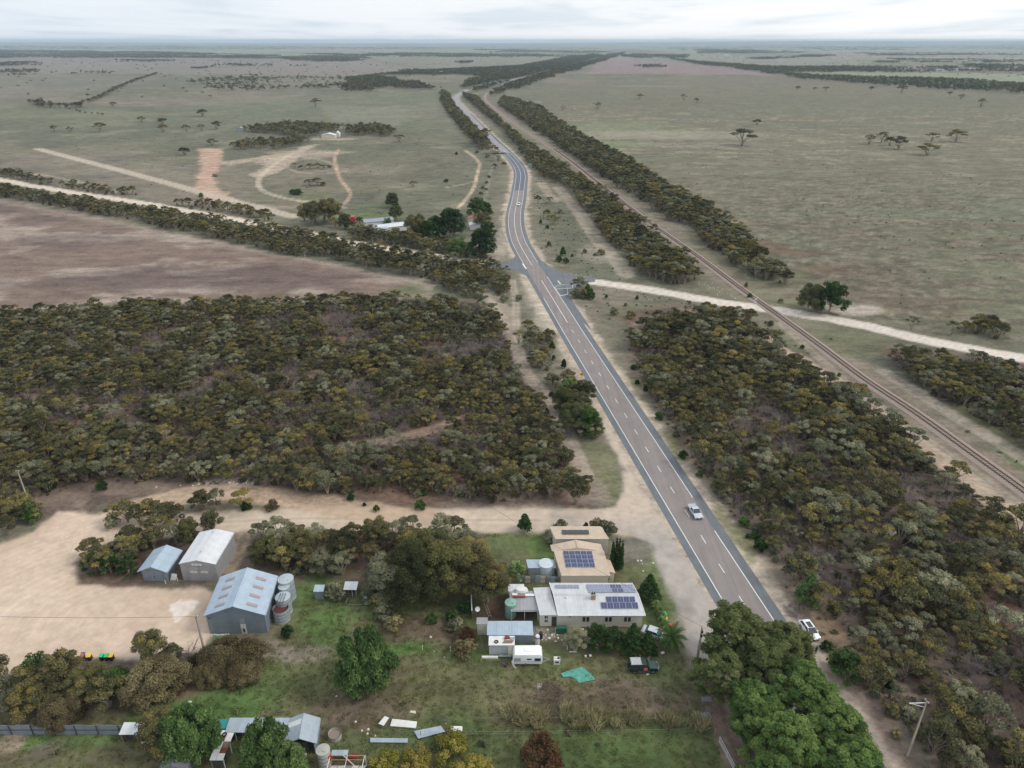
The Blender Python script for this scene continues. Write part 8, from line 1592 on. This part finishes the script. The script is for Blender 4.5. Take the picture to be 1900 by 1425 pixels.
plant_at(CO, 1203, 1112, 'dark conifer at the house corner beside the apron', 1.05, .95, 'conifer_tree'); plant_at(CY, 1144, 1052, 'dense dark cypress clump right of the tan outbuilding', 1.0, 1.0, 'cypress_tree'); plant_at(DG[1], 1120, 1078, 'small dark bush in front of the tan outbuilding', .55, .45, 'round_bush', 'bush'); plant_at(GR, 958, 1072, 'fresh green round bush left of the white tank', .75, .75, 'round_bush', 'bush')
for k, (px, py) in enumerate(((1212, 1120), (1216, 1132), (1221, 1142), (1226, 1152), (1230, 1160))): plant_at(GR, px, py, ['topmost', 'second', 'third', 'fourth', 'lowest'][k] + ' bright green bush in the hedge beside the apron', .36, .42, 'hedge_bush', 'bush')
plant_at(conifer(7, 2.4, M_PEPPER), 1497, 1115, 'light green young pine behind the parked white car', 1.0, .95, 'young_pine', 'pine'); plant_at(DG[1], 1565, 1252, 'dark green spiky bush right of the sandy path', 1.25, 1.0, 'round_bush', 'bush'); plant_at(DG[1], 1552, 1238, 'small dark bush touching the spiky bush by the path', .6, .6, 'round_bush', 'bush')
big = [(1500, 578, DK[0], 1.15, 'wide dark casuarina left of the pair beyond the railway'), (1537, 581, DG[0], 1.4, 'tall very dark casuarina right of the pair beyond the railway'), (895, 478, DG[0], 1.6, 'big dark green pine closest to the road junction'), (852, 478, GR, 2.1, 'pale green tree left of the junction pine'), (838, 440, DG[0], 1.75, 'broad dark green pine behind the pale green tree'), (812, 442, DG[0], 1.35, 'dark green pine left of the broad one'), (772, 440, OL[0], 1.4, 'brownish tree at the left end of the junction pines'), (797, 450, DG[0], 1.3, 'blue green pine in the middle of the junction pines'), (885, 404, DG[0], 1.35, 'dark pine at the top of the junction grove'), (900, 402, DG[0], 1.0, 'dark pine nearest the highway above the orange roof'), (895, 425, OL[0], 1.1, 'olive tree between the highway and the white shed'), (905, 440, DG[0], .95, 'dark pine between the white shed and the highway'), (720, 420, GR, 1.0, 'bright green weeping tree behind the blue roofed farm shed'), (728, 385, DK[0], .95, 'dark brown tree above the weeping tree'), (735, 408, DK[1], .95, 'dark brown tree beside the weeping tree'), (778, 405, GR, .6, 'small green tree above the junction pines'), (580, 418, OL[0], 1.6, 'large gum tree at the left end of the white trunked group'), (612, 416, OL[0], 1.7, 'large gum tree in the middle of the white trunked group'), (640, 425, DK[0], .85, 'dark gum tree beside the red truck')]
big += [(1060, 800, DK[0], .85, 'dark dense tree at the lower end of the green thicket beside the highway'), (1092, 806, DG[0], .85, 'dark green tree nearest the seal in the thicket beside the highway'), (1045, 765, DK[1], .8, 'dark tree at the left of the green thicket beside the highway'), (1078, 765, OL[1], .85, 'olive tree in the middle of the green thicket beside the highway'), (1055, 735, GR, 1.1, 'light green bushy tree at the top of the thicket beside the highway'), (1085, 742, DK[1], .7, 'small dark tree under the yellow diamond sign')]
for px, py, pr, s, l in big: plant_at(pr, px, py, l, s, s * .95, 'tree')
g = G(1243, 1202); o = empty('palm_tree', (g.x, g.y, 0)); tag(o, 'short date palm beside the apron below the bins', 'palm')
v, f = limbs(bend((0, 0, 0), (0, 0, 2.4), .42, .36, 3, .02), 10); link('trunk', fast_mesh('palm_trunk', v, f, [M_BARK]), o)
VV, FF, TT = [], [], []
for k in range(34):
    a = k * 2.4; el = R(70 - 100 * (k / 34)); ln = 2.6 + .4 * rs.rand(); p = np.array([0, 0, 2.5]); d = np.array([math.cos(a) * math.cos(el), math.sin(a) * math.cos(el), math.sin(el)]); side = np.array([-math.sin(a), math.cos(a), 0])
    for j in range(9):
        q = p + d * ln / 9; d = d + np.array([0, 0, -.13]); d /= np.linalg.norm(d)
        for s in (-1, 1):
            tip = q + side * s * .55 * math.sin((j + 1.2) / 10 * 3.1) + d * .3 + np.array([0, 0, -.12]); n_ = len(VV); VV += [p, q, tip, p + (tip - p) * .5]; FF.append((n_, n_ + 1, n_ + 2, n_ + 3)); TT.append(.4 + .2 * rs.rand())
        p = q
me = fast_mesh('palm_crown', np.array(VV), np.array(FF), [M_PINE]); at_ = me.attributes.new('tint', 'FLOAT', 'FACE'); at_.data.foreach_set('value', np.array(TT, np.float32)); link('crown', me, o)
# ------------------------------------------------------------------ grass, reeds, stones
def blades(n, h, spread, w_=.05):
    V_, F_ = [], []
    for i in range(n):
        a, r_ = rs.rand() * 6.28, spread * math.sqrt(rs.rand()); x, y = r_ * math.cos(a), r_ * math.sin(a); t = rs.rand() * 6.28; hh = h * (.6 + .5 * rs.rand()); lx, ly = rs.normal() * .22 * h, rs.normal() * .22 * h
        o_ = len(V_); V_ += [(x - w_ * math.cos(t), y - w_ * math.sin(t), 0), (x + w_ * math.cos(t), y + w_ * math.sin(t), 0), (x + lx, y + ly, hh), (x + lx * .6 - .01, y + ly * .6, hh * .7)]; F_.append((o_, o_ + 1, o_ + 2, o_ + 3))
    return np.array(V_), np.array(F_)
M_REED = leaf_mat('dry_reeds', lin(150, 148, 108), lin(178, 172, 132), lin(196, 186, 150)); M_GRASS = leaf_mat('paddock_grass', lin(104, 116, 64), lin(122, 126, 76), lin(146, 136, 96)); M_STONE = paint('loose_stone', lin(214, 206, 192), .9, 0, .3)
def bm_(nm, n, h, sp, mat):
    v, f = blades(n, h, sp); me = fast_mesh(nm, v, f, [mat]); a = me.attributes.new('tint', 'FLOAT', 'FACE'); a.data.foreach_set('value', rs.uniform(.2, .8, len(f)).astype(np.float32)); return me
REED = [bm_('reed', 90, 1.9, .6, M_REED) for _ in range(3)]; GRS = [bm_('grass', 34, .24, .5, M_GRASS) for _ in range(4)]
pts = []
for P, stp, kp in (([(930, 1322), (1060, 1318), (1150, 1330), (1300, 1330), (1310, 1352), (1100, 1356), (940, 1352)], .75, .75), ([(600, 1090), (640, 1088), (640, 1112), (605, 1112)], .8, .7)):
    X, Y = scatter(P, stp, kp, (3.5, .40), 700); pts += [(x, y, 0, frs.rand() * 6.28, .7 + .5 * frs.rand(), .6 + .6 * frs.rand(), frs.randint(3)) for x, y in zip(X, Y)]
instancer('dry_reeds', REED, pts)
X, Y = scatter(HOME, .8, .6, None, 701); m = (X < 42) & (X > -85) & (sdist(X, Y, np.array([(-7, 86.5), (30, 86.5), (30, 118), (-8, 118)])) < 0) & (sdist(X, Y, np.array([(-54, 90), (-38, 90), (-38, 102), (-54, 102)])) < 0); X, Y = X[m], Y[m]
instancer('paddock_grass', GRS, [(x, y, 0, frs.rand() * 6.28, .6 + .8 * frs.rand(), .5 + .8 * frs.rand(), frs.randint(4)) for x, y in zip(X, Y)])
STN = []
for k in range(3):
    b = MB(); b.cyl((0, 0), .16, 0, .13, M_STONE, 6, .09, True, .03); o_ = b.build('stone'); STN.append(o_.data); bpy.data.objects.remove(o_)
pts = []
for P, stp, kp in (([(600, 1150), (560, 1330), (680, 1350), (860, 1300), (860, 1190)], 3.0, .1), ([(470, 890), (420, 900), (240, 905), (400, 895)], 1.2, .5), ([(395, 890), (470, 888), (475, 900), (400, 902)], .9, .6), ([(640, 1335), (700, 1335), (700, 1365), (640, 1360)], 1.0, .4), ([(1560, 690), (1800, 800), (1850, 860), (1650, 760)], 2.2, .4), ([(1300, 510), (1400, 560), (1360, 565), (1280, 520)], 2.0, .4), ([(1000, 490), (1100, 512), (1110, 518), (1010, 498)], 1.5, .4), ([(1080, 640), (1400, 1050), (1420, 1040), (1110, 640)], 2.4, .12), ([(990, 1160), (1100, 1160), (1100, 1190), (990, 1190)], .8, .5), ([(130, 1320), (330, 1320), (330, 1335), (130, 1335)], 1.4, .3), ([(1170, 1000), (1210, 1010), (1220, 1060), (1180, 1060)], 1.2, .3)):
    Pn = Gn(P); X, Y = scatter(P, stp, kp, None, 710); pts += [(x, y, 0, frs.rand() * 6.28, .5 + 1.2 * frs.rand(), .6 + frs.rand(), frs.randint(3)) for x, y in zip(X, Y)]
instancer('loose_stones', STN, pts)
